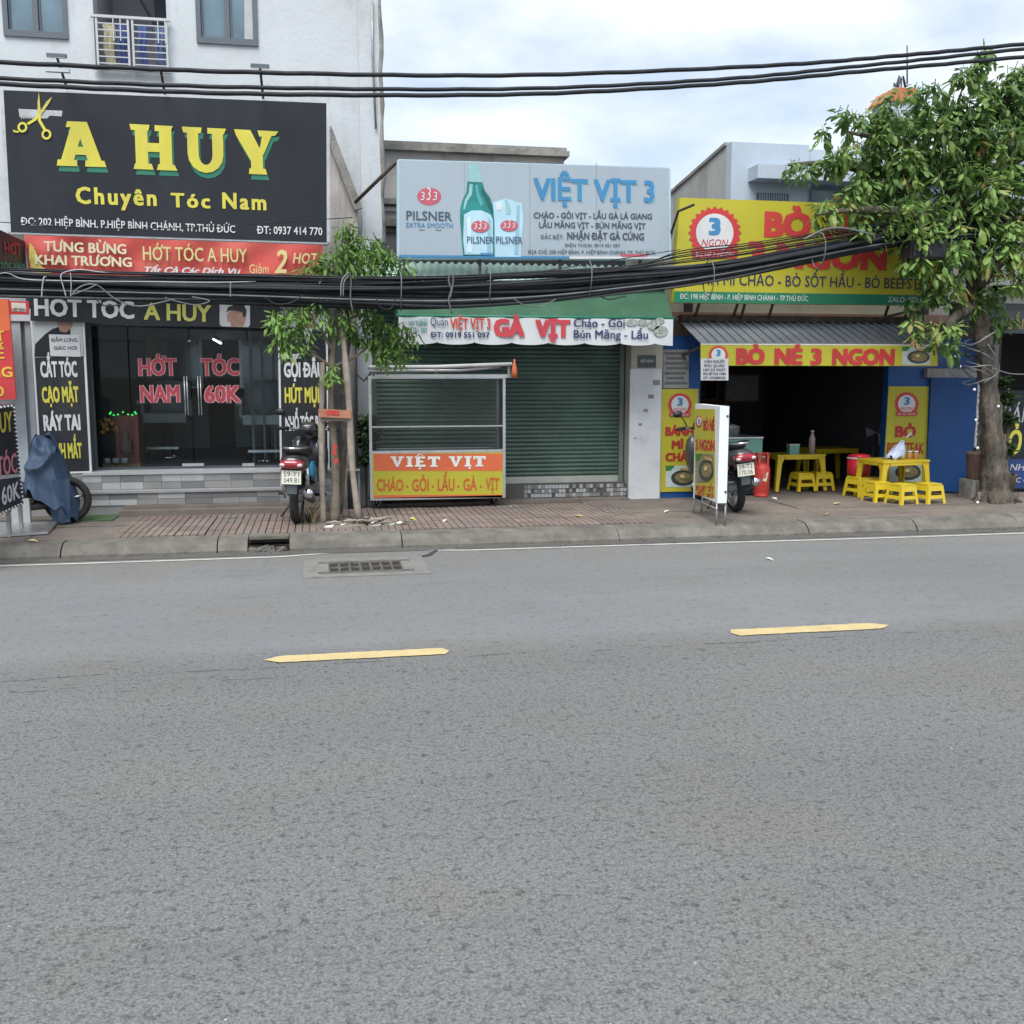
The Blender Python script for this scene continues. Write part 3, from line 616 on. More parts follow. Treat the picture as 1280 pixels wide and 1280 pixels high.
for xx, c, lab, wdt in ((.14, (.45, .42, .28), 'cream cloth', .14), (.29, (.05, .08, .22), 'navy shirt', .13), (.52, (.07, .11, .28), 'blue trousers', .12), (.72, (.10, .14, .26), 'pale blue shirt', .13)):
    mb = MB(); bx = ba.x + xx; by = TW + .12
    def cloth(u, v): return Vector((bx + (u - .5) * wdt * (1 - .25 * v) + .012 * math.sin(v * 9), by + .02 * math.sin(u * 14 + v * 3), bb.z + .54 - .5 * v))
    mb.grid(cloth, 8, 8); o = mb.build('hanging_clothes', mat('laundry_' + lab.replace(' ', '_'), c, .9, var=.25, scale=14), None)
    tag(o, lab + ' drying behind the balcony railing above the salon sign', 'laundry')

# salon ground floor
salon = thing('hair_salon', 'dark hair salon front with large glass panes above two tiled steps', 'shop', (-1.4, 12.6, 0))
xl = P(117, 500, 12.75).x; xr = P(349, 500, 12.75).x; ZF = P(230, 588, 12.4).z; ZL = P(230, 398, 12.75).z
xpost = P(447, 500, 12.5).x
def sbox(name, m, *a):
    mb = MB(); mb.box(*a); return mb.build(name, m, salon)
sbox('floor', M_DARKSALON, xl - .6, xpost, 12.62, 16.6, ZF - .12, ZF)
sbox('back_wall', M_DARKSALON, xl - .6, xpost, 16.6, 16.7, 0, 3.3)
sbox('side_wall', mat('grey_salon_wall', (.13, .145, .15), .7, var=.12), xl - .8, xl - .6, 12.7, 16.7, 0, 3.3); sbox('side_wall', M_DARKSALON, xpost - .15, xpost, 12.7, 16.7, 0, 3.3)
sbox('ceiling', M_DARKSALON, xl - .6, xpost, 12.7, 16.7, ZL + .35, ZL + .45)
sbox('lintel', M_GREYWALL, -9, xpost + .0, 12.8, TW, ZL + .12, 2.95)
sbox('front_pier', M_GREYWALL, -9, P(40, 500, 12.5).x, 12.5, TW, .12, 2.9)
pl2 = P(20, 500, 12.45).x
sbox('fluted_pilaster', M_GREYWALL, pl2, pl2 + .1, 12.42, 12.498, .12, 2.35); sbox('fluted_pilaster', M_GREYWALL, pl2 + .14, pl2 + .2, 12.44, 12.498, .12, 2.35)
sbox('pilaster_capital', M_WHITEWALL, pl2 - .05, pl2 + .3, 12.40, 12.50, 2.30, 2.37)
sbox('front_pier', M_DARKSALON, P(40, 500, 12.5).x, xl - .012, 12.6, 12.85, ZF, ZL + .12)
sbox('front_pier', M_DARKSALON, xr + .012, xpost, 12.6, 12.85, ZF, ZL + .12)
sbox('inner_cabinet', mat('grey_cabinet', (.10, .115, .12), .5, var=.1), xl - .5, xl + .22, 15.4, 16.5, ZF, ZF + 1.55)
sbox('inner_beam', mat('grey_beam', (.09, .105, .11), .6, var=.1), xl - .5, xpost - .2, 14.6, 14.75, ZL - .18, ZL + .33)
for i, c in enumerate(((.14, .13, .03), (.1, .11, .10))): sbox('inner_column', mat('column_paint_%s' % ('olive', 'grey')[i], c, .6), xl + .28 + i * .06, xl + .42 + i * .1, 14.9 + i * .3, 15.0 + i * .3, ZF, ZL + .1 - i * .25)
for i in range(3): sbox('door_leaf_edge', M_FRAME, xr - .36 + i * .13, xr - .33 + i * .13, 13.2 + i * .12, 13.24 + i * .12, ZF, ZL - .1)
# glass panes, frames, handles
cols = [xl, P(163, 500, 12.75).x, P(239, 500, 12.75).x, P(311, 500, 12.75).x, xr]
for a, b in zip(cols, cols[1:]): sbox('glass_pane', M_GLASS, a + .012, b - .004, 12.75, 12.76, ZF + .02, ZL)
for a in (xl, xr): sbox('door_frame', M_FRAME, a - .012, a + .012, 12.73, 12.78, ZF, ZL + .05)
sbox('door_frame', M_FRAME, xl + .012, xr - .012, 12.73, 12.78, ZL + .001, ZL + .05); sbox('door_frame', M_FRAME, xl + .012, xr - .012, 12.73, 12.78, ZF, ZF + .02)
for px in (230, 247):
    a = P(px, 470, 12.7); b = P(px + 2, 519, 12.7)
    for dx in (0, .03):
        mb = MB(); mb.tube([(a.x + dx, 12.70, a.z), (a.x + dx, 12.70, b.z)], .008, 6); mb.build('door_handle', M_STEEL, salon)
for px0, px1 in ((228, 255), (303, 318)):
    a = P(px0, 585, 12.73); b = P(px1, 581, 12.73); sbox('floor_hinge', M_STEEL, a.x, b.x, 12.72, 12.745, a.z + .02, b.z + .02)
gp = FP(12.745, .002)
for (s, a, b, cap) in (('HỚT', (174, 469), (221, 468.5), 20), ('TÓC', (252, 469), (299, 468.5), 20), ('NAM', (176, 502.5), (225, 502), 20), ('60K', (256, 502.5), (301, 502.5), 20)):
    txt(s, gp, a, b, cap, mat('window_letter_red', (.42, .05, .075), .5), salon, bold=.035, k=2, outline=mat('window_letter_pink', (.55, .36, .38), .6), ow=.035, name='window_lettering')
# steps: two risers of chequered tile pieces, landing, and the bare concrete step below
z0 = P(230, 589, 12.30).z; z1 = P(230, 611, 12.2).z; z2 = P(230, 630, 12.1).z
stx0 = P(103, 600, 12.2).x; stx1 = P(360, 600, 12.2).x
steps = thing('entrance_steps', 'two grey and white tiled steps over a bare concrete step in front of the salon', 'steps', ((stx0 + stx1) / 2, 12.2, .12))
def kbox(name, m, *a):
    mb = MB(); mb.box(*a); return mb.build(name, m, steps)
kbox('upper_step', M_STEPG, stx0 - .6, xpost, 12.25, 12.75, .12, z0 - .025); kbox('lower_step', M_STEPG, stx0, xpost - .2, 12.10, 12.25, .12, z1 - .025)
kbox('step_nosing', M_STEPW, stx0, xpost, 12.22, 12.62, z0 - .024, z0); kbox('step_nosing', mat('grey_nosing', (.27, .275, .28), .5, var=.15), stx0, xpost - .2, 12.06, 12.248, z1 - .024, z1)
kbox('concrete_step', M_CONC, P(150, 640, 11.95).x, xpost - .35, 11.88, 12.10, .12, z2 - .04)
kbox('concrete_step', M_CONC, P(150, 640, 11.95).x + .03, xpost - .4, 12.0, 12.099, z2 - .04, z2)
for (y, za, zb, off) in ((12.245, z1 + .004, z0 - .028, 0), (12.095, z2 + .004, z1 - .028, .1)):
    x = stx0 + off
    while x < xpost - .3:
        wdt = random.choice([.2, .25, .3, .22]); ms = [M_STEPW, M_STEPG, M_STEPW, M_STEPD, M_STEPG]
        for (p, q) in ((za, (za + zb) / 2 - .002), ((za + zb) / 2 + .002, zb)):
            kbox('step_tile', random.choice(ms), x, min(x + wdt, xpost - .3) - .004, y - .010, y + .004, p, q)
        x += wdt
o = MB().box(P(105, 640, 12.0).x, P(149, 640, 12.0).x, 11.6, 12.08, .131, .147).build('turf_mat', M_TURF); tag(o, 'strip of green artificial turf at the left foot of the salon steps', 'turf mat')

# salon furniture seen through the glass
def barber_chair(px, py, Y, s, lab):
    c = P(px, py, Y); t = thing('barber_chair', lab, 'barber chair', (c.x, Y, ZF), 'barber chairs in the salon')
    z = ZF
    for nm, m, bx in (('seat', M_CHAIR, (-.27, .27, -.25, .25, .48, .60)), ('footrest', M_STEEL, (-.2, .2, -.55, -.42, .15, .18))):
        mb = MB(); mb.box(c.x + bx[0], c.x + bx[1], Y + bx[2], Y + bx[3], z + bx[4], z + bx[5]); mb.build(nm, m, t)
    mb = MB()
    def back(u, v): return Vector((c.x + (u - .5) * .56, Y + .28 - .06 * math.cos((u - .5) * 3) + .1 * v, z + .62 + .42 * v - .05 * (2 * u - 1) ** 4))
    rg = []
    for v in [i / 5 for i in range(6)]:
        rg.append([back(u, v) + Vector((0, d, 0)) for u, d in ((0, 0), (.1, -.04), (.5, -.06), (.9, -.04), (1, 0), (1, .08), (.5, .1), (0, .08))])
    mb.loft(rg); mb.build('backrest', M_CHAIR, t)
    for sx in (-1, 1):
        mb = MB(); mb.box(c.x + sx * .31 - .04, c.x + sx * .31 + .04, Y - .22, Y + .25, z + .72, z + .78); mb.box(c.x + sx * .31 - .02, c.x + sx * .31 + .02, Y - .03, Y + .03, z + .56, z + .72); mb.build('armrest', M_CHAIR, t)
    mb = MB(); mb.lathe((c.x, Y, z), [(.26, 0), (.26, .03), (.06, .06), (.05, .48)], 16); mb.build('base', M_CHROME, t)
barber_chair(210, 545, 14.4, 1, 'grey barber chair in the middle of the dark salon behind the word NAM')
barber_chair(333, 548, 13.6, 1, 'pale grey barber chair by the right edge of the salon glass')
mb = MB(); a = P(263, 428, 14.5); b = P(277, 433, 14.5)
tl = thing('tube_light', 'short lit tube light under the salon ceiling', 'ceiling light', a)
MB().tube([P(267, 424, 14.55), P(276, 429, 14.0)], .014, 8).build('tube', M_TUBE, tl)
mb = MB(); q = P(267, 424, 14.55); r_ = P(276, 429, 14.0); mb.bar(q + Vector((0, 0, .04)), r_ + Vector((0, 0, .04)), .05, .03); mb.bar(q + Vector((0, 0, .055)), Vector((q.x, q.y, ZL + .35)), .012); mb.build('holder', M_WHT, tl)
# floor altar
c = P(150, 585, 13.1)
al = thing('floor_altar', 'small red altar with flowers and green lights behind the salon glass', 'altar', (c.x, 13.2, ZF))
mb = MB(); mb.box(c.x - .02, c.x + .24, 13.05, 13.4, ZF + .04, ZF + .62); mb.build('cabinet', M_WOODR, al)
mb = MB(); mb.box(c.x - .18, c.x + .26, 13.0, 13.45, ZF, ZF + .04); mb.build('base', mat('wood_plinth', (.3, .17, .07), .6), al)
mb = MB(); mb.box(c.x + .02, c.x + .2, 13.04, 13.05, ZF + .12, ZF + .55); mb.build('niche', M_BIKERED, al)
for i in range(9):
    a = math.pi * i / 8; mb = MB(); mb.lathe((c.x + .08 - .15 * math.cos(a), 13.02, ZF + .64 + .02 * math.sin(a * 5)), [(.001, -.012), (.012, -.004), (.012, .004), (.001, .012)], 6); mb.build('green_light', M_LED, al)
for i in range(26):
    mb = MB(); q = Vector((c.x + random.uniform(-.2, .05), 13.0 + random.uniform(-.02, .1), ZF + random.uniform(.42, .58))); mb.lathe(q, [(.001, -.03), (.03, 0), (.001, .03)], 5); mb.build('flower', random.choice([M_FLOWER, M_FLOWER, M_LEAFD]), al)
for i in range(3):
    mb = MB(); mb.lathe((c.x - .12 + i * .1, 12.98, ZF + .04), [(.03, 0), (.045, .03), (.04, .07), (.001, .075)], 10); mb.build('offering_cup', M_STEPW, al)
mb = MB(); mb.lathe((c.x + .1, 13.0, ZF + .15), [(.05, 0), (.08, .06), (.07, .16), (.03, .2), (.045, .25), (.001, .30)], 12); mb.build('statue', M_BROWN, al)

# lean-to gable between the salon sign and the old building
o = thing('lean_to_wall', 'stained sloping gable wall squeezed between the salon sign and the old building', 'wall', (P(425, 280, 13.1).x, 13.1, 0))
mb = MB(); mb.prism([P(405, 170, 13.1), P(413, 165, 13.1), P(447, 262, 13.1), P(447, 400, 13.1), P(405, 400, 13.1)][::-1], (0, .12, 0)); mb.build('gable', M_OLDWALL, o)
mb = MB(); mb.bar(P(409, 160, 13.06), P(448, 262, 13.06), .09, .10); mb.build('coping', M_OLDDARK, o)

# ================================================================== SALON SIGNS
def signthing(name, label, cat, pl, pts, group=None):
    q = [pl.hit(x, y) for x, y in pts]; c = sum(q, Vector()) / len(q)
    return thing(name, label, cat, (c.x, c.y, min(v.z for v in q)), group)
pl = FP(12.05); pts = [(2, 112.5), (410, 129), (410.5, 303), (11.5, 290)]
# true rectangle on the wall plane
def rect_on(pl, pts):
    q = [pl.hit(*p) for p in pts]; return q
S = signthing('signboard', 'big charcoal board with large yellow letters and scissors above the hair salon', 'signboard', pl, pts)
board(pl, pts, .14, M_SIGNBLK, S); rim(pl, pts, .035, M_STEEL, S, .16)
for (s, a, b) in (('A', (71, 207), (133, 209)), ('HUY', (164, 211), (349, 219))):
    cap = 56 if s == 'A' else 56
    txt(s, pl, a, b, cap, M_GREENV, S, slab=True, k=1, shift=(2.5, 7), name='letter_shadow'); txt(s, pl, a, b, cap, M_YEL, S, slab=True, k=4, thick=.003)
txt('Chuyên', pl, (95, 254), (196, 257), 20, M_YEL, S, bold=.035, sp=1.25); txt('Tóc', pl, (214, 258.5), (263, 260), 17, M_YEL, S, bold=.035, sp=1.25); txt('Nam', pl, (278, 260), (333, 262.5), 19, M_YEL, S, bold=.035, sp=1.25)
txt('ĐC: 202 HIỆP BÌNH, P.HIỆP BÌNH CHÁNH, TP.THỦ ĐỨC', pl, (26, 281), (294, 291), 9.5, M_WHT, S, bold=.012)
txt('ĐT: 0937 414 770', pl, (321, 292), (403, 294), 9.5, M_WHT, S, bold=.012)
poly(pl, [(23, 136), (78, 138.5), (77, 145.5), (62, 144.5), (59, 148), (24.5, 146)], M_GREYPRINT, S, 1, 'comb_print')
for i in range(14): poly(pl, [(26 + i * 2.3, 143), (27 + i * 2.3, 143.1), (27.2 + i * 2.3, 148.5), (26.2 + i * 2.3, 148.4)], M_GREYPRINT, S, 2, 'comb_tooth')
M_GOLDP = mat('gold_print', (.50, .42, .10), .45, var=.2, scale=30)
poly(pl, [(48.6, 115), (50.8, 138), (49.5, 143), (47, 142), (47, 128)], M_GOLDP, S, 3, 'scissor_blade'); poly(pl, [(65, 121), (62, 128), (51, 144), (48.5, 142), (58, 127)], M_GOLDP, S, 4, 'scissor_blade')
poly(pl, [(47, 142), (50, 143), (46, 150), (36, 156), (33, 154), (44, 147)], M_YEL, S, 3, 'scissor_arm'); poly(pl, [(48, 142), (51, 143), (51, 150), (58, 162), (55, 164), (47.5, 151)], M_YEL, S, 4, 'scissor_arm')
for cx, cy in ((28, 159), (58, 168)):
    n = 16; A = ell(cx, cy, 6.2, 6.6, n); B = ell(cx, cy, 3.4, 3.8, n)
    for i in range(n): j = (i + 1) % n; poly(pl, [A[i], A[j], B[j], B[i]], M_YEL, S, 5, 'scissor_ring')
poly(pl, [(16, 162), (22, 164), (24, 162), (23, 166), (17, 165)], M_YEL, S, 5, 'scissor_hook')
for (x0, y0, x1, y1) in ((71, 71, 84, 111), (201, 88, 206, 117), (325, 84, 329, 123)):
    f = thing('sign_floodlight', 'x', 'floodlight', (P(x1, y1, 12.1).x, 12.1, P(x1, y1, 12.1).z), 'floodlights on arms along the top of the salon sign')
    f['label'] = {71: 'first floodlight arm above the scissors on the salon sign', 201: 'middle floodlight arm below the balcony on the salon sign', 325: 'right floodlight arm above the Y of the salon sign'}[x0]
    a = P(x1, y1, 12.12); b = P(x0, y0, 11.55)
    MB().tube([a, b], .014, 6).build('arm', M_RUST, f)
    mb = MB(); mb.box(b.x - .095, b.x + .095, b.y - .02, b.y + .02, b.z - .005, b.z + .028); mb.build('lamp_housing', M_FRAME, f)
    mb = MB(); mb.box(b.x - .08, b.x + .08, b.y - .015, b.y + .015, b.z - .012, b.z - .006); mb.build('lamp_glass', M_BULB, f)
    if x0 == 71: mb = MB(); mb.box(b.x - .13, b.x + .10, b.y + .05, b.y + .10, b.z - .13, b.z - .09); mb.build('old_bracket', M_STEEL, f)

# red opening banner, slightly rippled
pl = FP(11.95, .004)
pts = [(29, 293), (404, 306), (403, 347), (35, 343)]
S = signthing('cloth_banner', 'long red cloth banner with gold opening offer text hung under the big black sign', 'banner', pl, pts)
q = [pl.hit(*p) for p in pts]
def ban(u, v):
    top = q[0].lerp(q[1], u); bot = q[3].lerp(q[2], u); p = top.lerp(bot, v); p.y += .03 + .012 * math.sin(u * 31 + v * 5) * (1 - .3 * v) + (.015 * math.sin((u * 26 - v * 7)) if u < .2 else 0); return p
MB().grid(ban, 90, 10).build('cloth', M_BANNERRED, S)
for (s, a, b, cap, m, bo) in (('TƯNG BỪNG', (55, 313.5), (158, 317.5), 12, M_CREAM, .03), ('KHAI TRƯƠNG', (44, 330), (165, 333.5), 11.5, M_CREAM, .03), ('HỚT TÓC A HUY', (179, 325), (309, 328), 17, M_GOLD, .01), ('Giảm', (312, 341.5), (336, 341.5), 11, M_GOLD, .0)):
    txt(s, pl, a, b, cap, m, S, bold=bo, k=4, outline=mat('banner_letter_edge', (.30, .12, .03), .6) if 'H' in s and bo == .01 else None, ow=.02)
txt('Tất Cả Các Dịch Vụ', pl, (181, 341), (301, 343), 7.5, M_WHT, S, bold=.03, shear=.3, k=4)
txt('2', pl, (343, 341), (360, 341), 28, M_GOLD, S, bold=.02, shear=.25, k=4); txt('HOT', pl, (366, 329), (398, 330), 13, M_GOLD, S, bold=.02, shear=.2, k=4)
poly(pl, [(37, 303), (42, 309), (48, 322), (52, 333), (64, 341), (40, 341), (36, 322)], M_GOLDP, S, 1.5, 'gold_ribbon_print')

# black strip over the glass
pl = FP(12.33); pts = [(38, 371), (350, 378), (350, 411), (38, 401)]
S = signthing('strip_banner', 'black strip banner over the salon glass with white and yellow lettering and a printed head', 'banner', pl, pts)
board(pl, pts, .02, M_SHADEBOARD, S)
txt('HÓT TÓC', pl, (43, 394), (168, 398), 21, M_WHT, S, bold=.035); txt('A HUY', pl, (180, 399), (264, 402), 20, mat('olive_yellow_vinyl', (.50, .52, .12), .5), S, bold=.03)
poly(pl, [(276, 377), (310, 378), (312.5, 381), (312.5, 406), (310, 409), (277, 408), (274.5, 405), (274.5, 380)], mat('pale_print', (.48, .49, .50), .5), S, 1)
poly(pl, [(291, 387), (300, 386), (306, 391), (307, 399), (304, 408), (289, 408), (288, 403), (284, 401), (284, 393)], M_SKIN, S, 2); poly(pl, [(283, 391), (285, 384), (295, 380), (305, 381), (308, 388), (307, 396), (304, 396), (303, 390), (294, 388), (286, 388)], M_HAIR, S, 3)
# the two tall price boards
def tallboard(pts, label, rows, y):
    pl = FP(y); S = signthing('price_board', label, 'signboard', pl, pts); board(pl, pts, .03, M_SHADEBOARD, S, 'panel'); rim(pl, pts, .022, M_WHT, S, .035)
    for (s, a, b, cap, m) in rows: txt(s, pl, a, b, cap, m, S, bold=.045)
    return pl, S
pl, S = tallboard([(38, 386), (103, 388), (113.5, 590), (51, 592)], 'tall black board left of the glass, a paper note taped over its printed portrait',
  [('CẮT TÓC', (51, 471), (97, 470.5), 18.5, M_WHT), ('CẠO MẶT', (53, 503), (99, 502), 18.5, M_YEL), ('RÁY TAI', (55, 538), (101, 537), 18.5, M_WHT), ('ĐÁNH MẮT', (57, 573), (103, 572), 18, M_YEL)], 12.38)
poly(pl, [(40, 390), (102, 391), (105.5, 445), (43, 447)], mat('pale_portrait_print', (.40, .44, .45), .5, var=.1), S, 1)
poly(pl, [(43, 446), (44, 430), (56, 418), (66, 411), (75, 408), (88, 410), (88, 446)], M_SIGNBLK, S, 2, 'printed_shirt')
poly(pl, [(68, 391), (94, 392), (93, 400), (88, 411), (82, 416), (75, 414), (72, 405)], M_SKIN, S, 3, 'printed_chin'); poly(pl, [(67, 391), (72, 391), (73, 402), (70, 400)], M_HAIR, S, 3.5)
poly(pl, [(61, 418), (99, 418.5), (101, 446), (63, 445)], M_PAPER, S, 5, 'taped_note')
txt('ĐẮM LƯNG,', pl, (64, 427), (98, 427), 4.2, M_INK, S, bold=.01, k=6); txt('GIÁC HƠI', pl, (67, 437), (96, 437), 4.2, M_INK, S, bold=.01, k=6)
pl, S = tallboard([(348, 390), (408, 390), (411, 587), (351.5, 588)], 'tall black board right of the glass, partly behind the scooter and the young tree',
  [('GỘI ĐẦU', (355, 471), (405, 471), 17.5, M_WHT), ('HÚT MỤN', (356, 503), (405, 503), 18, M_YEL), ('NHỔ TÓC BẠC', (357, 538), (409, 537), 17, M_WHT), ('MÓNG', (366, 568), (406, 568), 17, M_YEL)], 12.38)
poly(pl, [(350, 392), (406, 392), (407, 446), (351, 447)], mat('pale_portrait_print', (.4, .4, .4), .5), S, 1); poly(pl, [(371, 392), (396, 392), (394, 402), (388, 410), (378, 408)], M_SKIN, S, 3); poly(pl, [(352, 440), (362, 415), (378, 408), (384, 432), (392, 408), (406, 418), (407, 446), (352, 447)], M_SIGNBLK, S, 2)
poly(pl, [(352, 443), (377, 442), (377, 448), (352, 449)], M_PAPER, S, 4, 'taped_note')

# house number plate, red poster and side sign at the far left
pl = FP(12.40); pts = [(11, 376), (36, 377), (37, 393), (12, 393)]
S = signthing('house_number_plate', 'small red and cream plate on the grey pier left of the black strip', 'plate', pl, pts); board(pl, pts, .02, M_REDV, S); poly(pl, [(14, 378), (32, 379), (33, 389.5), (15, 389)], mat('cream_plate', (.55, .53, .47), .6, var=.15, scale=30), S); txt('HIỆP BÌNH', pl, (15.5, 388), (31.5, 388.3), 3, M_INK, S, bold=.01, k=3)
pl = FP(12.1); pts = [(-60, 373), (11, 374), (20, 499), (-60, 502)]
S = signthing('poster', 'red and orange poster with yellow letters cut off by the left edge of the view', 'poster', pl, pts); board(pl, pts, .02, M_REDV, S); poly(pl, [(-60, 373), (10, 374.5), (13, 413), (-60, 418)], M_ORANGE, S)
for s, a, b in (('HỚT', (-30, 427), (6, 426), ), ('GHẾ', (-32, 449), (6, 448)), ('RĂNG', (-40, 473), (16, 471)), ('CẠO', (-30, 497), (6, 495))): txt(s, pl, a, b, 12.5, mat('amber_vinyl', (.66, .42, .05), .5), S, bold=.03)
# projecting side sign, seen obliquely
a = P(-2, 285, 11.2); b = P(32, 303, 12.0)
nrm = Vector((0, 0, 1)).cross(Vector((b.x - a.x, b.y - a.y, 0))).normalized()
if nrm.y > 0: nrm = -nrm
pl = Pl(a, nrm); pts = [(-60, 262), (32, 302), (34, 340), (-60, 345)]
S = signthing('projecting_sign', 'dark projecting sign with red and green letters at the far left above the cables', 'signboard', pl, pts); board(pl, pts, .08, M_SIGNBLK, S, 'panel'); rim(pl, pts, .02, M_STEEL, S, .09)
txt('HỚT', pl, (6, 317), (27, 319), 14, mat('dull_red_vinyl', (.28, .02, .04), .5), S, bold=.03); txt('TÓC NAM', pl, (1, 336), (31, 337), 8, mat('jade_vinyl', (.02, .26, .16), .5), S, bold=.02)
# lit-dot light box standing by the kerb
c0 = G(32, 664); c1 = G(-25, 690)
nrm = Vector((0, 0, 1)).cross(Vector((c0.x - c1.x, c0.y - c1.y, 0))).normalized()
if nrm.dot(-c0) < 0: nrm = -nrm
pl = Pl(c0, nrm); pts = [(-60, 520), (17.5, 505), (29.5, 630), (-60, 672)]
S = signthing('light_box', 'black light box with a border of white dots and 60K lettering at the left edge', 'light box', pl, pts)
board(pl, pts, .12, M_SHADEBOARD, S)
txt('A HUY', pl, (-22, 546), (16, 538), 26, M_YEL, S, bold=.02); txt('HỚT TÓC', pl, (-34, 606), (22, 590), 27, mat('pink_vinyl', (.55, .20, .23), .5), S, bold=.02); txt('60K', pl, (3, 632), (25, 622), 22, M_WHT, S, bold=.02); poly(pl, [(-60, 600), (26, 592), (26.5, 596), (-60, 606)], M_GREYPRINT, S, 1)
def dots(p, q, n):
    for i in range(n):
        t = (i + .5) / n; c = pl.hit(p[0] + (q[0] - p[0]) * t, p[1] + (q[1] - p[1]) * t, 2); mb = MB(); mb.lathe(c, [(.001, -.012), (.013, -.004), (.013, .004), (.001, .012)], 6); mb.build('bulb_dot', M_WHT, S)
dots((-55, 518), (17, 507), 16); dots((17, 507), (28.5, 628), 24); dots((28.5, 629), (-55, 668), 22)
for px, pz in ((27, 664), (12, 671)):
    c = G(px, pz); MB().bar((c.x, c.y, .13), (c.x, c.y, pl.hit(px, 632).z + .1), .035).build('leg', M_GALV, S)
mb = MB(); c = G(24, 658); mb.box(c.x - .06, c.x + .12, c.y - .03, c.y + .03, .13, .42); mb.build('foot_block', mat('concrete_foot', (.3, .31, .31), .8), S)

# metal ramp plate at the far left
mb = MB(); a = G(-60, 676); b = G(60, 668); c = G(72, 657); d = G(-60, 659)
mb.hexa([(a.x, a.y, .135), (b.x, b.y, .135), (c.x, c.y, .15), (d.x, d.y, .15), (a.x, a.y, .16), (b.x, b.y, .16), (c.x, c.y, .175), (d.x, d.y, .175)])
o = mb.build('ramp_plate', M_STEEL, None, (a.x, a.y, .13)); tag(o, 'flat grey metal ramp plate lying on the pavement below the light box', 'ramp')

# ================================================================== SHOP 2: duck restaurant with green shutter
shop2 = thing('shuttered_shop', 'small shop with closed green roller shutter between two pale pillars', 'shop', (2.3, 12.6, .12))
def b2(name, m, *a, par=None):
    mb = MB(); mb.box(*a); return mb.build(name, m, par or shop2)
pxl0 = P(447, 500, 12.5).x; pxl1 = P(466, 500, 12.5).x; pxr0 = P(787, 500, 12.5).x; pxr1 = P(828, 500, 12.5).x
b2('pillar', M_GREYWALL, pxl0 + .004, pxl1, 12.5, 12.95, .12, 3.3)
zc = P(800, 461, 12.5).z
b2('pillar', mat('cream_pillar', (.42, .41, .36), .85, var=.1), pxr0 + .02, pxr1, 12.52, 12.95, .12, 3.3)
b2('pillar_cladding', mat('white_tile_cladding', (.56, .59, .62), .55, var=.05, scale=3, dirt=(.3, .3, .3), damt=.5, dscale=3), pxr0, pxr1 - .02, 12.49, 12.518, .12, zc)
for i in range(5): b2('scratch', mat('grey_scuff', (.22, .22, .2), .8), pxr0 + .06 + .06 * i, pxr0 + .09 + .075 * i, 12.486, 12.489, .9 + i * .17, .92 + i * .18)
# shutter: each slat a piece
sx0 = pxl1 + .05; sx1 = pxr0 - .045; zb = P(700, 603, 12.8).z
sh = MB(); pr = [(0, 0), (-.012, .008), (-.018, .025), (-.012, .044), (0, .052), (.004, .05), (.004, 0)]
slat = MB(); slat.prism([(sx0, y, z) for y, z in pr], (sx1 - sx0, 0, 0)); sm = newmesh(slat, 'shutter_slat', M_SLAT)
rs = thing('roller_shutter', 'x', 'x'); del rs['label'], rs['category']; rs.parent = shop2; rs.location = Vector((0, 12.8, zb)) - shop2.location
z = zb + .09; i = 0
while z < 2.75:
    o = bpy.data.objects.new('shutter_slat', sm); COL.objects.link(o); o.parent = rs; o.location = Vector((0, 12.8, z)) - wloc(rs); z += .0535
    o.rotation_euler = (random.uniform(-.03, .03), 0, 0)
b2('bottom_rail', mat('pale_shutter_rail', (.40, .42, .38), .5, .2, var=.15), sx0, sx1, 12.775, 12.81, zb, zb + .085, par=rs)
b2('shutter_guide', M_SLATDK, pxl1 + .002, sx0 + .012, 12.74, 12.86, .12, 2.8); b2('shutter_guide', M_SLATDK, sx1 - .012, pxr0 - .002, 12.74, 12.86, .12, 2.8)
b2('back_wall', M_DARKROOM, pxl0, pxr1, 13.2, 13.3, .12, 3.3)
b2('lintel', M_DARKROOM, pxl1, pxr0 + .02, 12.83, 13.0, 2.76, 3.3)
# sill with broken mosaic
b2('sill', M_GUTTER, pxl1, pxr0, 12.60, 12.95, .12, zb - .004)
zt0 = P(700, 623, 12.6).z; x = P(655, 610, 12.6).x
while x < pxr0 - .03:
    for k in range(3):
        if random.random() < .8: b2('mosaic_chip', random.choice([M_STEPW, M_STEPW, M_STEPG, M_STEPD]), x, x + .04, 12.59, 12.602, zt0 + .02 + k * .055, zt0 + .065 + k * .055)
    x += .045
b2('concrete_step', M_CONC, pxl1, pxr0 - .02, 12.38, 12.60, .12, zt0 + .01)
# house number plate
pl = FP(12.515); pts = [(797, 444), (820, 444), (820, 459.5), (797, 459.5)]
S = signthing('number_plate', 'dark blue-grey house number plate on the pillar right of the shutter', 'plate', pl, pts); board(pl, pts, .015, mat('slate_enamel', (.06, .075, .09), .4), S); txt('HIỆP BÌNH', pl, (800.5, 453), (816.5, 453), 3.4, M_WHT, S, bold=.01)
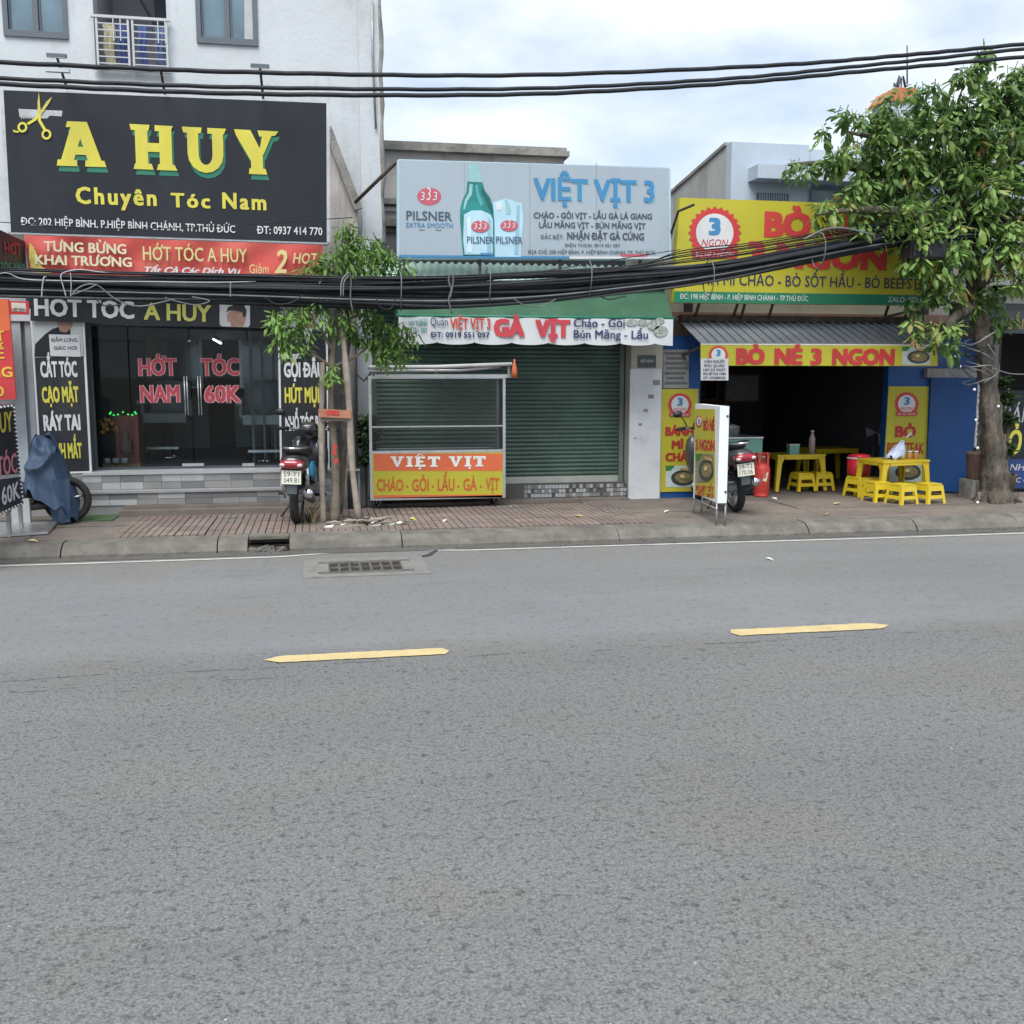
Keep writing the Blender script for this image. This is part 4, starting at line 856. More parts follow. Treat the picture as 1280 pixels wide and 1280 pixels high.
# old building behind
old = thing('old_building', 'old stained flat-roofed building with dark parapet behind the beer signboard', 'building', (2, 14.2, 0))
x0 = P(450, 250, 14.2).x; x1 = P(705, 200, 14.2).x; zt = P(578, 181, 14.2).z
def ob(name, m, *a):
    mb = MB(); mb.box(*a); return mb.build(name, m, old)
ob('front_wall', M_OLDWALL, x0, x1, 14.2, 14.4, 2.4, zt - .12); ob('side_wall', M_OLDWALL, x1 - .2, x1, 14.4, 19, 2.4, zt - .12); ob('side_wall', M_OLDWALL, x0, x0 + .2, 14.4, 19, 2.4, zt - .12)
ob('parapet_cap', M_OLDDARK, x0 - .05, x1 + .05, 14.08, 14.5, zt - .12, zt - .05); ob('parapet_cap', M_OLDDARK, x0 - .02, x1 + .02, 14.12, 14.5, zt - .05, zt); ob('roof', M_OLDDARK, x0 + .2, x1 - .2, 14.5, 19, zt - .4, zt - .25)
for py, th, pr_ in ((246, .07, .12), (256, .05, .06), (272, .10, .2), (283, .05, .1)):
    zz = P(470, py, 14.0).z; ob('cornice', M_OLDDARK if py != 256 else M_OLDWALL, x0 + .004 * (py % 7), x1, 14.2 - pr_, 14.21, zz - th, zz)
# beer signboard
pl = FP(12.15); pts = [(498, 200), (837, 210.5), (838, 323), (498, 322)]
S = signthing('beer_signboard', 'grey-blue billboard with a printed green bottle and blue lettering above the green roof', 'signboard', pl, pts)
board(pl, pts, .10, M_PSIGN, S); rim(pl, pts, .025, mat('pale_blue_edge', (.36, .48, .56), .5), S, .12)
poly(pl, [(499, 318.5), (712, 320.5), (712, 323.5), (499, 321.8)], M_BLUEV, S); poly(pl, [(712, 320.5), (837, 321.2), (837, 323), (712, 323.6)], M_WHT, S); poly(pl, [(775, 317.5), (812, 317.5), (806, 321), (778, 321)], M_LOGORED, S, 2)
def emblem(cx, cy, rx, ry, k=1):
    poly(pl, ell(cx, cy, rx, ry, 28), M_LOGORED, S, k, 'emblem_print')
    for i, dx in enumerate((-.52, 0, .52)):
        txt('3', pl, (cx + dx * rx - .2 * rx, cy + .45 * ry), (cx + dx * rx + .2 * rx, cy + .42 * ry), ry * .95 + (ry * .5 if i == 1 else 0), M_WHT, S, bold=.0, shear=.2, k=k + 1)
emblem(536.5, 245.5, 15, 11)
txt('PILSNER', pl, (508, 274.5), (565, 276), 11, mat('slate_print', (.04, .08, .13), .5), S, bold=.01); txt('EXTRA SMOOTH', pl, (508, 284), (566, 285), 6, M_BLUEV, S, bold=0)
poly(pl, [(524, 287), (531, 287.2), (531, 287.9), (524, 287.8)], M_INK, S); poly(pl, [(544, 287.4), (552, 287.6), (552, 288.2), (544, 288)], M_INK, S)
bl = [(586, 206), (599, 206.5), (601, 223), (603, 228), (606, 238), (613, 247), (617, 260), (618, 283), (618, 320), (579, 320), (577, 300), (575, 275), (575, 262), (578, 250), (583, 240), (584, 228), (585, 222)]
poly(pl, bl, M_TEAL, S, 1, 'bottle_print')
poly(pl, [(586, 206), (599, 206.5), (602, 224), (603, 228), (584, 227), (585, 220)], M_PALETEAL, S, 2, 'bottle_foil_print')
poly(pl, [(587, 230), (591, 230), (590, 243), (584, 252), (581, 262), (579, 262), (581, 250), (586, 241)], M_PALETEAL, S, 2, 'bottle_shine_print')
poly(pl, [(580, 268), (590, 263), (602, 263), (613, 268), (616, 275), (616, 318), (581, 318), (579, 300)], M_PALEBLUE, S, 2, 'bottle_label_print')
poly(pl, [(616, 253), (633, 248), (652, 254), (654, 270), (651, 321), (619, 321), (618, 275)], M_PALEBLUE, S, 1.5, 'glass_print')
poly(pl, [(631, 250), (634, 248.5), (639, 262), (638, 268), (633, 268)], M_PALETEAL, S, 2.5, 'glass_handle_print'); poly(pl, [(620, 254), (627, 252), (627, 262), (621, 263)], mat('white_foam_print', (.6, .66, .7), .6), S, 2.5, 'foam_print')
emblem(600.5, 283, 11.5, 7.5, 4); emblem(636.5, 282, 11, 7, 4)
txt('PILSNER', pl, (584, 304), (617, 304.5), 8.5, mat('slate_print', (.04, .08, .13), .5), S, bold=.005, k=4); txt('PILSNER', pl, (620, 304), (653, 304.5), 8.5, mat('slate_print', (.04, .08, .13), .5), S, bold=.005, k=5)
poly(pl, [(600, 316), (616, 316.5), (616, 319.5), (602, 319)], M_BLUEV, S, 3)
txt('VIỆT VỊT 3', pl, (667, 249), (818, 252), 26, M_SKYV, S, bold=.03, k=1, shift=(1.6, 1.6), name='letter_shadow'); txt('VIỆT VỊT 3', pl, (667, 249), (818, 252), 26, M_BLUEV, S, bold=.03, k=3)
M_SLATE = mat('slate_text', (.05, .065, .09), .5)
for (s, a, b, cap, bo) in (('CHÁO - GỎI VỊT - LẨU GÀ LÁ GIANG', (667, 272.5), (815, 274), 7, .02), ('LẨU MĂNG VỊT - BÚN MĂNG VỊT', (674, 284.5), (807, 286), 7, .02), ('ĐẶC BIỆT:', (676, 298.5), (704, 299), 5, .0), ('NHẬN ĐẶT GÀ CÚNG', (709, 299), (805, 300), 8.5, .03), ('ĐIỆN THOẠI: 0919 551 097', (706, 308.5), (775, 309), 4, -.0), ('ĐỊA CHỈ: 200 HIỆP BÌNH, P. HIỆP BÌNH CHÁNH, TP. THỦ ĐỨC', (660, 317), (819, 318), 4.5, -.0)): txt(s, pl, a, b, cap, M_SLATE, S, bold=bo)
MB().tube([P(444, 253, 12.9), P(498, 200, 12.3)], .022, 6).build('brace', M_RUST, S)
for px in (580, 662, 745): poly(pl, [(px, 203), (px + .7, 203), (px + .7, 318), (px, 318)], mat('sheet_seam_grey', (.22, .27, .31), .5), S, .5, 'sheet_seam')
poly(pl, [(603, 232), (606.5, 240), (612.5, 249), (616, 262), (616.5, 268), (612, 262), (606, 250), (602, 240)], mat('dark_bottle_shade_print', (.005, .10, .10), .45), S, 2, 'bottle_edge_print')
poly(pl, [(594, 231), (597, 231), (599, 242), (604, 255), (601, 258), (596, 246)], mat('mid_bottle_print', (.06, .34, .33), .45), S, 2, 'bottle_shine_print')
poly(pl, [(584, 272), (588, 270), (590, 316), (584, 315)], mat('label_highlight_print', (.55, .70, .78), .5), S, 3, 'label_shine_print'); poly(pl, [(610, 272), (614, 276), (614, 316), (609, 316)], mat('label_shade_print', (.24, .42, .55), .5), S, 3, 'label_shade_print')
poly(pl, [(646, 256), (650, 257), (648, 318), (643, 318)], mat('label_shade_print', (.24, .42, .55), .5), S, 2.5, 'glass_shade_print')
# bottom standing frames
for px in (505, 600, 700, 800): MB().bar(P(px, 321, 12.22), P(px, 345, 12.22), .03).build('prop', M_RUST, S)
# pale green corrugated roof
x0 = P(447, 330, 12.3).x; x1 = P(840, 330, 12.3).x; za = P(640, 324, 12.9).z + .0; zf = P(640, 352, 12.15).z
rf = thing('corrugated_roof', 'x', 'x'); del rf['label'], rf['category']; rf.parent = shop2; rf.location = Vector((0, 12.15, zf)) - shop2.location
mb = MB(); nx = 240
def cor(u, v): return Vector((x0 + (x1 - x0) * u, 12.15 + .85 * v, zf + (za - zf) * v + .016 * math.sin(u * 2 * math.pi * 40)))
mb.grid(cor, nx, 2); mb.build('roof_sheet', M_ROOFG, rf)
for k in range(4): b2('purlin', M_RUST, x0, x1, 12.2 + k * .25, 12.24 + k * .25, zf - .05 + (za - zf) * (k * .25 / .85), zf - .02 + (za - zf) * (k * .25 / .85), par=rf)
# green hood
aw = thing('green_awning', 'green fabric hood over the shutter with a white valance reading GÀ VỊT', 'awning', (2.5, 11.9, 2.2))
vy = 11.9; v0 = P(498, 396, vy); v1 = P(841, 401, vy); zt = (v0.z + v1.z) / 2 + .01; zbq = zt - .315
mb = MB(); zb2 = P(640, 352, 12.5).z
mb.grid(lambda u, v: Vector((v0.x + (v1.x - v0.x) * u, vy + .62 * v, zt + .02 + (zb2 - zt) * math.sin(v * 1.5708) * .98 + .004 * math.sin(u * 40))), 50, 8); mb.build('hood_fabric', M_AWNG, aw)
mb = MB(); mb.prism([(v1.x, vy, zt), (v1.x, vy + .62, zt), (v1.x, vy + .62, zb2)], (-.01, 0, 0)); mb.build('hood_side', M_AWNG, aw)
mb = MB(); mb.prism([(v0.x, vy, zt), (v0.x, vy + .62, zt), (v0.x, vy + .62, zb2)], (.01, 0, 0)); mb.build('hood_side', M_AWNG, aw)
mb = MB(); mb.tube([(v0.x - .02, vy, zt + .01), (v1.x + .02, vy, zt + .01)], .018, 8); mb.build('front_pipe', M_GREENV, aw)
n = 64; up = []; lo = []
vm = MB()
def val(u, v):
    sc_ = .028 * abs(math.sin(u * math.pi * 7.5)) ** .6
    return Vector((v0.x + (v1.x - v0.x) * u, vy - .012 + .006 * math.sin(u * 50), zt - (zt - zbq - .03 + sc_) * v))
vm.grid(val, 120, 2); vm.build('valance', mat('white_valance_cloth', (.56, .60, .63), .8, var=.06, scale=2), aw)
pl = Pl((0, vy - .024, 0), (0, -1, 0))
mr_ = mat('valance_red', (.50, .05, .07), .6); mn_ = mat('valance_navy', (.03, .035, .12), .6)
txt('Quán', pl, (538, 406.5), (560, 407), 10, mat('valance_slate', (.05, .09, .18), .6), aw, bold=.005); txt('VIỆT VỊT 3', pl, (563, 410.5), (613, 411), 12.5, mr_, aw, bold=.02, k=3, outline=mat('valance_orange', (.62, .28, .1), .6), ow=.02); txt('ĐT: 0919 551 097', pl, (538, 421.5), (612, 422), 6.5, mn_, aw, bold=.03)
txt('GÀ', pl, (617, 419.5), (656, 420), 20, mr_, aw, bold=.07); txt('VỊT', pl, (669, 420.5), (713, 421), 20, mr_, aw, bold=.07)
txt('Cháo - Gỏi', pl, (717, 408.5), (781, 409), 10, mn_, aw, bold=.02); txt('Bún Măng - Lẩu', pl, (717, 422.5), (810, 423.5), 10, mn_, aw, bold=.02)
txt('QUÁN GIA TRUYỀN', pl, (503, 399.5), (534, 400), 3, M_PALETEAL, aw, bold=0); txt('HAI THÀNH', pl, (511, 407), (534, 407.3), 6, M_TEAL, aw, bold=.02); txt('0919 551 097', pl, (504, 416), (534, 416), 6, M_TEAL, aw, bold=.01)
for cx, cy, rx, ry in ((790, 403.5, 8, 4.5), (803, 403, 6, 4), (817, 406, 8, 6), (826, 414, 9, 7), (825, 401, 6, 4)):
    poly(pl, ell(cx, cy, rx, ry, 14), mat('grey_food_print', (.25, .28, .26), .6, var=.5, scale=35, dirt=(.6, .62, .6), damt=.8, dscale=30), aw, 1 + (cx % 3) * .3, 'food_print')

# ================================================================== SHOP 3: yellow signs, blue walls
shop3 = thing('open_eatery', 'open-fronted eatery with blue walls and a dark room behind yellow posters', 'shop', (6.3, 12.6, .12))
def b3(name, m, *a):
    mb = MB(); mb.box(*a); return mb.build(name, m, shop3)
WY = 12.55; ox0 = P(874, 540, WY).x; ox1 = P(1107, 540, WY).x; xe = P(1216, 540, WY).x
b3('front_wall', M_BLUEP, pxr1 + .003, ox0, WY, WY + .12, .12, 2.2); b3('front_wall', M_BLUEP, ox1, xe, WY, WY + .12, .12, 2.25)
b3('upper_wall', mat('offwhite_plaster', (.55, .54, .50), .85, var=.1, dirt=(.3, .28, .25), damt=.4), pxr1 + .003, xe + 3.5, WY + .13, WY + .3, 2.3, 3.15)
b3('pink_band', M_PINKWALL, pxr1 + .01, xe, WY + .09, WY + .128, P(900, 396, 12.7).z - .06, P(900, 391, 12.7).z)
b3('lintel', mat('brown_lintel', (.10, .07, .055), .8, var=.2), pxr1 + .003, xe, WY - .01, WY + .125, 2.2, 2.36)
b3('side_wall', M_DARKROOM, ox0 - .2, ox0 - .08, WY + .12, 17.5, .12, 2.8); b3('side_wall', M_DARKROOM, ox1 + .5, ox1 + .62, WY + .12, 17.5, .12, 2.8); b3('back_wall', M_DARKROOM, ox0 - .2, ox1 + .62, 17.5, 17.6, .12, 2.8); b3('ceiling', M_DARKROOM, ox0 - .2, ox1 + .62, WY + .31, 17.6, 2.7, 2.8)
# grey metal awning: standing seams
ay = 11.75; a0 = P(876, 430, ay); a1 = P(1174, 431, ay); azb = P(1000, 404, 12.5).z
for i in range(26):
    xa = a0.x + (a1.x - a0.x) * i / 26; xb = a0.x + (a1.x - a0.x) * (i + 1) / 26
    mb = MB(); mb.hexa([(xa, ay, a0.z), (xb - .02, ay, a0.z), (xb - .02, 12.5, azb), (xa, 12.5, azb), (xa, ay, a0.z + .012), (xb - .02, ay, a0.z + .012), (xb - .02, 12.5, azb + .012), (xa, 12.5, azb + .012)]); mb.build('roof_panel', M_AWNGREY, shop3)
    mb = MB(); mb.hexa([(xb - .02, ay, a0.z), (xb, ay, a0.z), (xb, 12.5, azb), (xb - .02, 12.5, azb), (xb - .02, ay, a0.z + .035), (xb, ay, a0.z + .035), (xb, 12.5, azb + .035), (xb - .02, 12.5, azb + .035)]); mb.build('roof_seam', M_AWNGREY, shop3)
b3('roof_ridge', M_RUST, a0.x, a1.x, 12.45, 12.55, azb + .01, azb + .09)
for px in (880, 1165): MB().bar(P(px, 432, 11.8), (P(px, 432, 11.8).x, WY, 1.95), .03).build('awning_strut', M_RUST, shop3)
# awning banner
pl = FP(11.72); pts = [(876, 430.5), (1172, 432), (1172, 457.5), (876, 457)]
S = signthing('awning_banner', 'long yellow banner with red letters along the edge of the grey metal awning', 'banner', pl, pts)
board(pl, pts, .015, M_SIGNYEL, S); poly(pl, [(876, 429.3), (1172, 430.6), (1172, 432.2), (876, 431)], mat('cream_batten', (.6, .58, .5), .6), S, 1)
M_RL = mat('sign_letter_red', (.46, .03, .035), .5); M_PK = mat('sign_letter_halo', (.60, .33, .14), .5)
for (s, a, b) in (('BÒ', (920, 454.5), (956, 454.5)), ('NÉ', (968, 454.8), (1003, 454.8)), ('3', (1013, 455), (1027, 455)), ('NGON', (1040, 455), (1118, 455.3))): txt(s, pl, a, b, 18.5, M_RL, S, bold=.06, k=3)
def logo(pl, S, cx, cy, r, big=True):
    poly(pl, ell(cx, cy, r * 1.0, r * 1.0, 48, teeth=1, tr=-r * .12), M_REDV, S, 2, 'badge_print'); poly(pl, ell(cx, cy, r * .70, r * .72, 30), M_WHT, S, 3, 'badge_centre')
    n = 24
    A = ell(cx, cy, r * .74, r * .76, n); B = ell(cx, cy, r * .70, r * .72, n)
    txt('3', pl, (cx - r * .22, cy + r * .05), (cx + r * .22, cy + r * .05), r * .58, M_BLUEV, S, bold=.06, k=4)
    poly(pl, [(cx - r * .88, cy + r * .62), (cx + r * .88, cy + r * .62), (cx + r * .82, cy + r * .95), (cx - r * .82, cy + r * .95)], M_REDV, S, 4, 'badge_ribbon')
    if big: txt('NGON', pl, (cx - r * .5, cy + r * .5), (cx + r * .5, cy + r * .5), r * .26, M_REDV, S, bold=.0, shear=.25, k=4); txt('BÒ NÉ 3 NGON', pl, (cx - r * .7, cy + r * .88), (cx + r * .7, cy + r * .88), r * .16, M_WHT, S, bold=.0, k=5)
logo(pl, S, 898, 444, 12.5, False)
def food(pl, S, x0, y0, x1, y1, k=1):
    w_, h_ = x1 - x0, y1 - y0
    poly(pl, rectp(x0, y0, x1, y1), mat('pale_food_backdrop', (.45, .52, .50), .5, var=.1), S, k, 'photo_print'); poly(pl, [(x0, y0), (x0 + .3 * w_, y0), (x0 + .18 * w_, y0 + .22 * h_), (x0, y0 + .25 * h_)], mat('lettuce_print', (.03, .18, .04), .5), S, k + 1, 'leaf_print')
    poly(pl, ell(x0 + .58 * w_, y0 + .57 * h_, .40 * w_, .36 * h_, 22), mat('cast_pan_print', (.035, .04, .04), .5), S, k + 2, 'pan_print'); poly(pl, ell(x0 + .60 * w_, y0 + .56 * h_, .30 * w_, .25 * h_, 18), M_FOODB, S, k + 3, 'food_print')
    poly(pl, [(x0 + .45 * w_, y0 + .1 * h_), (x0 + .8 * w_, y0 + .12 * h_), (x0 + .95 * w_, y0 + .26 * h_), (x0 + .6 * w_, y0 + .22 * h_)], mat('bread_print', (.45, .28, .10), .6), S, k + 4, 'bread_print')
    poly(pl, ell(x0 + .55 * w_, y0 + .5 * h_, .08 * w_, .08 * h_, 12), mat('egg_print', (.6, .5, .25), .5), S, k + 5, 'egg_print')
food(pl, S, 1128, 433.5, 1163, 456)
pl = FP(11.68); pts = [(876, 448), (910.5, 448), (910.5, 475.5), (876, 475.5)]
S = signthing('paper_notice', 'white typed notice taped over the left end of the yellow awning banner', 'notice', pl, pts); board(pl, pts, .004, M_PAPER, S)
for i, s in enumerate(('CẦN NGƯỜI', 'PHỤ QUÁN', 'LÀM CẢ NGÀY', 'PHỤ BẾP RỬA CHÉN', 'ĐT: 0703889350')): txt(s, pl, (879 + (1.5 if i < 2 else 0), 453.5 + i * 5.1), (907 - (1.5 if i < 2 else 0), 453.5 + i * 5.1), 3.2, M_INK, S, bold=.01, k=1.5)
# big yellow billboard
pl = FP(12.1); pts = [(850, 247), (1192, 259), (1184, 382), (842, 378)]
S = signthing('yellow_billboard', 'large yellow billboard with a green bottom strip, half hidden by cables and tree', 'signboard', pl, pts)
board(pl, pts, .12, M_SIGNYEL, S); poly(pl, [(843, 364), (1185.5, 369.5), (1184, 382), (842, 378)], M_SIGNGRN, S)
logo(pl, S, 893.5, 291, 33.5)
M_RB = mat('billboard_red', (.50, .045, .04), .5)
txt('BÒ', pl, (955, 294.5), (1014, 296), 29, M_RB, S, bold=.06, k=2); txt('NÉ', pl, (1032, 297), (1087, 299), 29, M_RB, S, bold=.06, k=2); txt('3 NGON', pl, (934, 333), (1108, 337), 30, M_RB, S, bold=.06, k=2)
txt('BÁNH MÌ CHẢO - BÒ SỐT HẦU - BÒ BEEFSTEAK', pl, (858, 355), (1174, 362), 13.5, M_NAVY, S, bold=.005, k=2)
txt('ĐC: 198 HIỆP BÌNH - P. HIỆP BÌNH CHÁNH - TP.THỦ ĐỨC', pl, (850, 373.5), (1010, 376.5), 6.5, M_WHT, S, bold=.005, k=2); txt('ZALO: 070.3889350', pl, (1110, 377.5), (1176, 378.5), 6.5, M_WHT, S, bold=.005, k=2)
for px, py in ((868, 398), (916, 398), (925, 402), (960, 400), (1105, 400), (1130, 400)): MB().bar(P(px + 6, 380, 12.2), P(px, py, 12.5), .03).build('prop', M_RUST, S)
MB().bar(P(1100, 398, 12.3), P(1140, 388, 12.3), .03).build('prop', M_RUST, S)
MB().tube([P(834, 306, 12.3), P(848, 264, 11.9), P(867, 256, 11.5)], .016, 6).build('lamp_arm', M_RUST, S); MB().tube([P(834, 308, 12.28), P(838, 288, 12.2)], .035, 6).build('old_lamp', M_RUST, S)
# posters on the blue walls
for (pts, lab, rows, lg, fd) in (
    ([(827, 486), (873, 486), (872, 614), (825, 615)], 'tall yellow poster reading BÁNH MÌ on the wall beside the white pillar', [('BÁNH', (831.5, 544), (867, 544), 10), ('MÌ', (839.5, 560.5), (854, 560.5), 9.5), ('CHẢO', (831.5, 576), (870, 576), 9.5)], (850, 506, 15.5), (832, 582, 870, 609)),
    ([(1111, 483), (1161, 483), (1156.5, 606), (1104, 606)], 'tall yellow poster reading BEEFSTEAK on the right blue wall', [('BÒ', (1118.5, 546), (1145, 546), 13), ('BEEFSTEAK', (1108.5, 567), (1154.5, 567), 13.5)], (1133.5, 505, 15.5), (1112, 574, 1152, 602))):
    pl = FP(WY - .02); q = [pl.hit(*p) for p in pts]; S = signthing('yellow_poster', lab, 'poster', pl, pts); board(pl, pts, .015, M_SIGNYEL, S)
    for (s, a, b, cap) in rows: txt(s, pl, a, b, cap, mat('poster_red', (.38, .02, .025), .5), S, bold=.05 if len(s) < 6 else .02, k=2)
    logo(pl, S, *lg); food(pl, S, *fd)
# grey notice board left of the blue wall
pl = FP(WY - .03); pts = [(829, 437), (861, 437), (861, 485), (829, 485)]
S = signthing('notice_board', 'grey rental notice with rows of faded print above the left yellow poster', 'notice', pl, pts); board(pl, pts, .02, mat('grey_notice', (.24, .25, .25), .6, var=.15), S)
for i in range(7): poly(pl, rectp(831 + (i % 2) * 2, 440 + i * 6.2, 859 - (i % 3) * 2, 443.4 + i * 6.2), mat('grey_notice_ink', (.10, .11, .12), .6, var=.6, scale=60), S, 1, 'faded_line')
# open blue door leaf at the right of the eatery
a = P(1161, 540, WY - .03); b = G(1214, 618, .13)
d = thing('blue_door_leaf', 'open blue metal door leaf with peeling edge beside the big tree trunk', 'door', (a.x, a.y, .13))
zt = P(1164, 472, WY).z; dv = Vector((b.x - a.x, b.y - a.y, 0)); nn = Vector((dv.y, -dv.x, 0)).normalized() * .04
mb = MB(); mb.prism([Vector((a.x, a.y, .16)), Vector((b.x, b.y, .16)), Vector((b.x, b.y, zt)), Vector((a.x, a.y, zt))], nn); mb.build('panel', M_BLUEP, d)
pe = MB(); pts_ = []
for i in range(40):
    z = .75 + i * .03; pts_.append(Vector((b.x, b.y, z)))
mb = MB(); mb.tube([p + dv.normalized() * .006 for p in pts_], [.012 + .018 * abs(math.sin(i * 1.3)) for i in range(40)], 5, jit=.3); mb.build('peeled_edge', M_PAPER, d)
for k_, (u, z, l_) in enumerate(((.5, 1.42, .3), (.55, 1.05, .25))):
    p = a + dv * u; p.z = z; mb = MB(); mb.prism([Vector((p.x, p.y, z)) - nn * .1, Vector((p.x, p.y, z + .03)) - nn * .1, Vector((p.x, p.y, z + .03)) + dv * l_ - nn * .1, Vector((p.x, p.y, z)) + dv * l_ - nn * .1], -nn * .05); mb.build('scuffed_text', mat('scuffed_blue', (.12, .2, .3), .6, var=.5, scale=50), d)
mb = MB(); zz = zt + .06; mb.bar(Vector((a.x - .1, a.y, zz)), Vector((b.x + .35, a.y - .02, zz)), .10, .12); mb.build('shutter_rail', M_OLDWALL, shop3)
mb = MB(); mb.box(xe, xe + .25, WY - .1, WY + .12, .12, 2.3); mb.build('end_pier', M_OLDDARK, shop3)

# ================================================================== background buildings at the right
bw = thing('pale_blue_building', 'pale blue-white modern building with a grey side wall rising behind the yellow billboard', 'building', (7.5, 15, 0))
YB = 15.0; c0 = P(915, 177, YB); c1 = P(1012, 178, YB); c2 = P(1046, 186, YB)
def bb_(name, m, *a):
    mb = MB(); mb.box(*a); return mb.build(name, m, bw)
bb_('front_wall', M_BLUEWHITE, c0.x, c1.x, YB, YB + .2, 2.5, c0.z); bb_('front_wall', M_BLUEWHITE, c1.x, c1.x + 4, YB + .1, YB + .3, 2.5, c2.z)
zz1 = P(980, 209, YB - .2).z; zz0 = P(980, 226, YB - .2).z
bb_('balcony_band', M_BLUEWHITE, P(942, 215, YB - .2).x, c1.x + 3.5, YB - .35, YB, zz0, zz1)
mb = MB(); mb.prism([(c0.x, YB + .2, 2.0), (c0.x, 23, 2.0), (c0.x, 23, c0.z - .75), (c0.x, 17.7, c0.z - .3), (c0.x, YB + .2, c0.z)], (.2, 0, 0)); mb.build('side_wall', M_SIDEWALL, bw)
mb = MB(); mb.bar((c0.x + .1, YB + .2, c0.z + .01), (c0.x + .1, 17.7, c0.z - .29), .26, .05); mb.build('side_coping', M_OLDDARK, bw)
a = P(946, 241, YB); b = P(985, 252, YB)
bb_('window_grille', M_FRAME, a.x, b.x, YB - .02, YB - .003, b.z - .6, a.z)
for i in range(12): bb_('grille_bar', M_BLUEWHITE, a.x + .03 + i * .038, a.x + .042 + i * .038, YB - .04, YB - .021, b.z - .5, a.z - .01)
a = P(1013, 228, YB + .1); b = P(1060, 255, YB + .1); bb_('window', M_WINGLASS, a.x, b.x + .5, YB + .05, YB + .09, b.z - .6, a.z)
# red roof with aerial behind the tree
rr = thing('red_roofed_house', 'distant house with a red-orange roof and an aerial peeping over the big tree', 'house', (P(1130, 110, 24).x, 24, 0))
p0 = P(1107, 126, 24); p1 = P(1120, 109, 24); p2 = P(1144, 110, 24); p3 = P(1156, 127, 24)
mb = MB(); mb.prism([p0, p1, p2, p3], (0, .9, 0)); mb.build('roof', M_REDTILE, rr)
mb = MB(); mb.box(p0.x + .1, p3.x - .1, 24.05, 24.8, 0, p0.z); mb.build('wall', M_BLUEWHITE, rr)
mb = MB(); q = P(1134, 105, 24.5); mb.tube([q, P(1134, 57, 24.5)], .02, 5); mb.tube([P(1130, 75, 24.5), P(1138, 75, 24.5)], .012, 4); mb.build('aerial', M_FRAME, rr)
mb = MB()
for i in range(14): q = P(1117 + random.uniform(0, 16), 109, 24.2); mb.bar(q, q + Vector((random.uniform(-.1, .1), 0, random.uniform(.05, .28))), .03)
mb.build('ridge_ornament', M_FRAME, rr)
# right end shop
s4 = thing('motor_shop', 'dark shop front at the right edge behind the big tree', 'shop', (P(1250, 500, WY).x + 1, WY, .12))
def b4(name, m, *a):
    mb = MB(); mb.box(*a); return mb.build(name, m, s4)
x4 = xe + .255
b4('side_wall', M_DARKROOM, x4, x4 + .1, WY, 16, .12, 2.9); b4('back_wall', M_DARKROOM, x4, x4 + 4, 16, 16.1, .12, 2.9); b4('ceiling', M_DARKROOM, x4, x4 + 4, WY, 16, 2.8, 2.9); b4('side_wall', M_DARKROOM, x4 + 3.9, x4 + 4, WY, 16, .12, 2.8)
b4('upper_wall', M_GREYWALL, x4 + .0, x4 + 4, WY + .31, WY + .5, 2.9, 5.0)
pl = FP(11.9); pts = [(1190, 378), (1330, 380), (1330, 418), (1190, 415)]
S = signthing('dark_fascia_sign', 'dark grey fascia sign with faint letters behind the trunk at the right edge', 'signboard', pl, pts); board(pl, pts, .06, mat('dark_fascia', (.05, .06, .075), .5, var=.2), S); poly(pl, [(1190, 378), (1330, 380), (1330, 389), (1190, 387)], M_DARKROOM, S); txt('SỬA XE', pl, (1206, 411), (1250, 411), 13, mat('faint_grey_letter', (.16, .17, .18), .5), S, bold=.03); txt('GẮN MÁY', pl, (1256, 411), (1320, 412), 13, mat('faint_gold_letter', (.22, .19, .06), .5), S, bold=.03)
pl = FP(12.3); pts = [(1240, 488), (1340, 488), (1340, 612), (1240, 610)]
S = signthing('lower_sign', 'dark low sign with white and yellow letters over a blue strip at the right edge', 'signboard', pl, pts); board(pl, pts, .04, M_SIGNBLK, S, 'panel'); txt('BÁN', pl, (1253, 528), (1291, 528), 20, M_GREYPRINT, S, bold=.0, shear=.15); txt('VỎ XE', pl, (1244, 567), (1312, 567), 27, M_YEL, S, bold=.03, shear=.1); poly(pl, [(1240, 574), (1340, 574), (1340, 611), (1240, 610)], mat('deep_blue_print', (.015, .04, .16), .5), S); txt('NHỚT', pl, (1262, 588), (1300, 588), 8, M_GREYPRINT, S, bold=.01, shear=.2); txt('ẮC QUY', pl, (1262, 603), (1300, 603), 6, M_GREYPRINT, S, bold=.01, shear=.2)

# ================================================================== CABLES
def spline(pts, n):
    """Catmull-Rom through points"""
    p = [pts[0] * 2 - pts[1]] + list(pts) + [pts[-1] * 2 - pts[-2]]; o = []
    m = len(pts) - 1
    for i in range(n + 1):
        t = i / n * m; k = min(int(t), m - 1); t -= k; a, b, c, d = p[k:k + 4]
        o.append(.5 * ((2 * b) + (c - a) * t + (2 * a - 5 * b + 4 * c - d) * t * t + (3 * b - a - 3 * c + d) * t ** 3))
    return o
CY = 10.9
bc = [P(x, y, CY + dy) for x, y, dy in ((-420, 335, 0), (-200, 346, 0), (0, 354, 0), (150, 359, 0), (300, 363, 0), (450, 367, 0), (560, 367, 0), (680, 361, 0), (780, 352, .05), (850, 345, .1), (930, 333, .15), (1010, 318, .2), (1090, 303, .3), (1170, 292, .4), (1230, 288, .45), (1400, 282, .6))]
half = [13, 13, 13, 13, 14, 15, 16, 15, 13, 12, 11, 10, 9, 9, 9, 9]
bundle = thing('cable_bundle', 'thick sagging bundle of black utility cables crossing in front of the signs', 'cables', P(560, 367, CY))
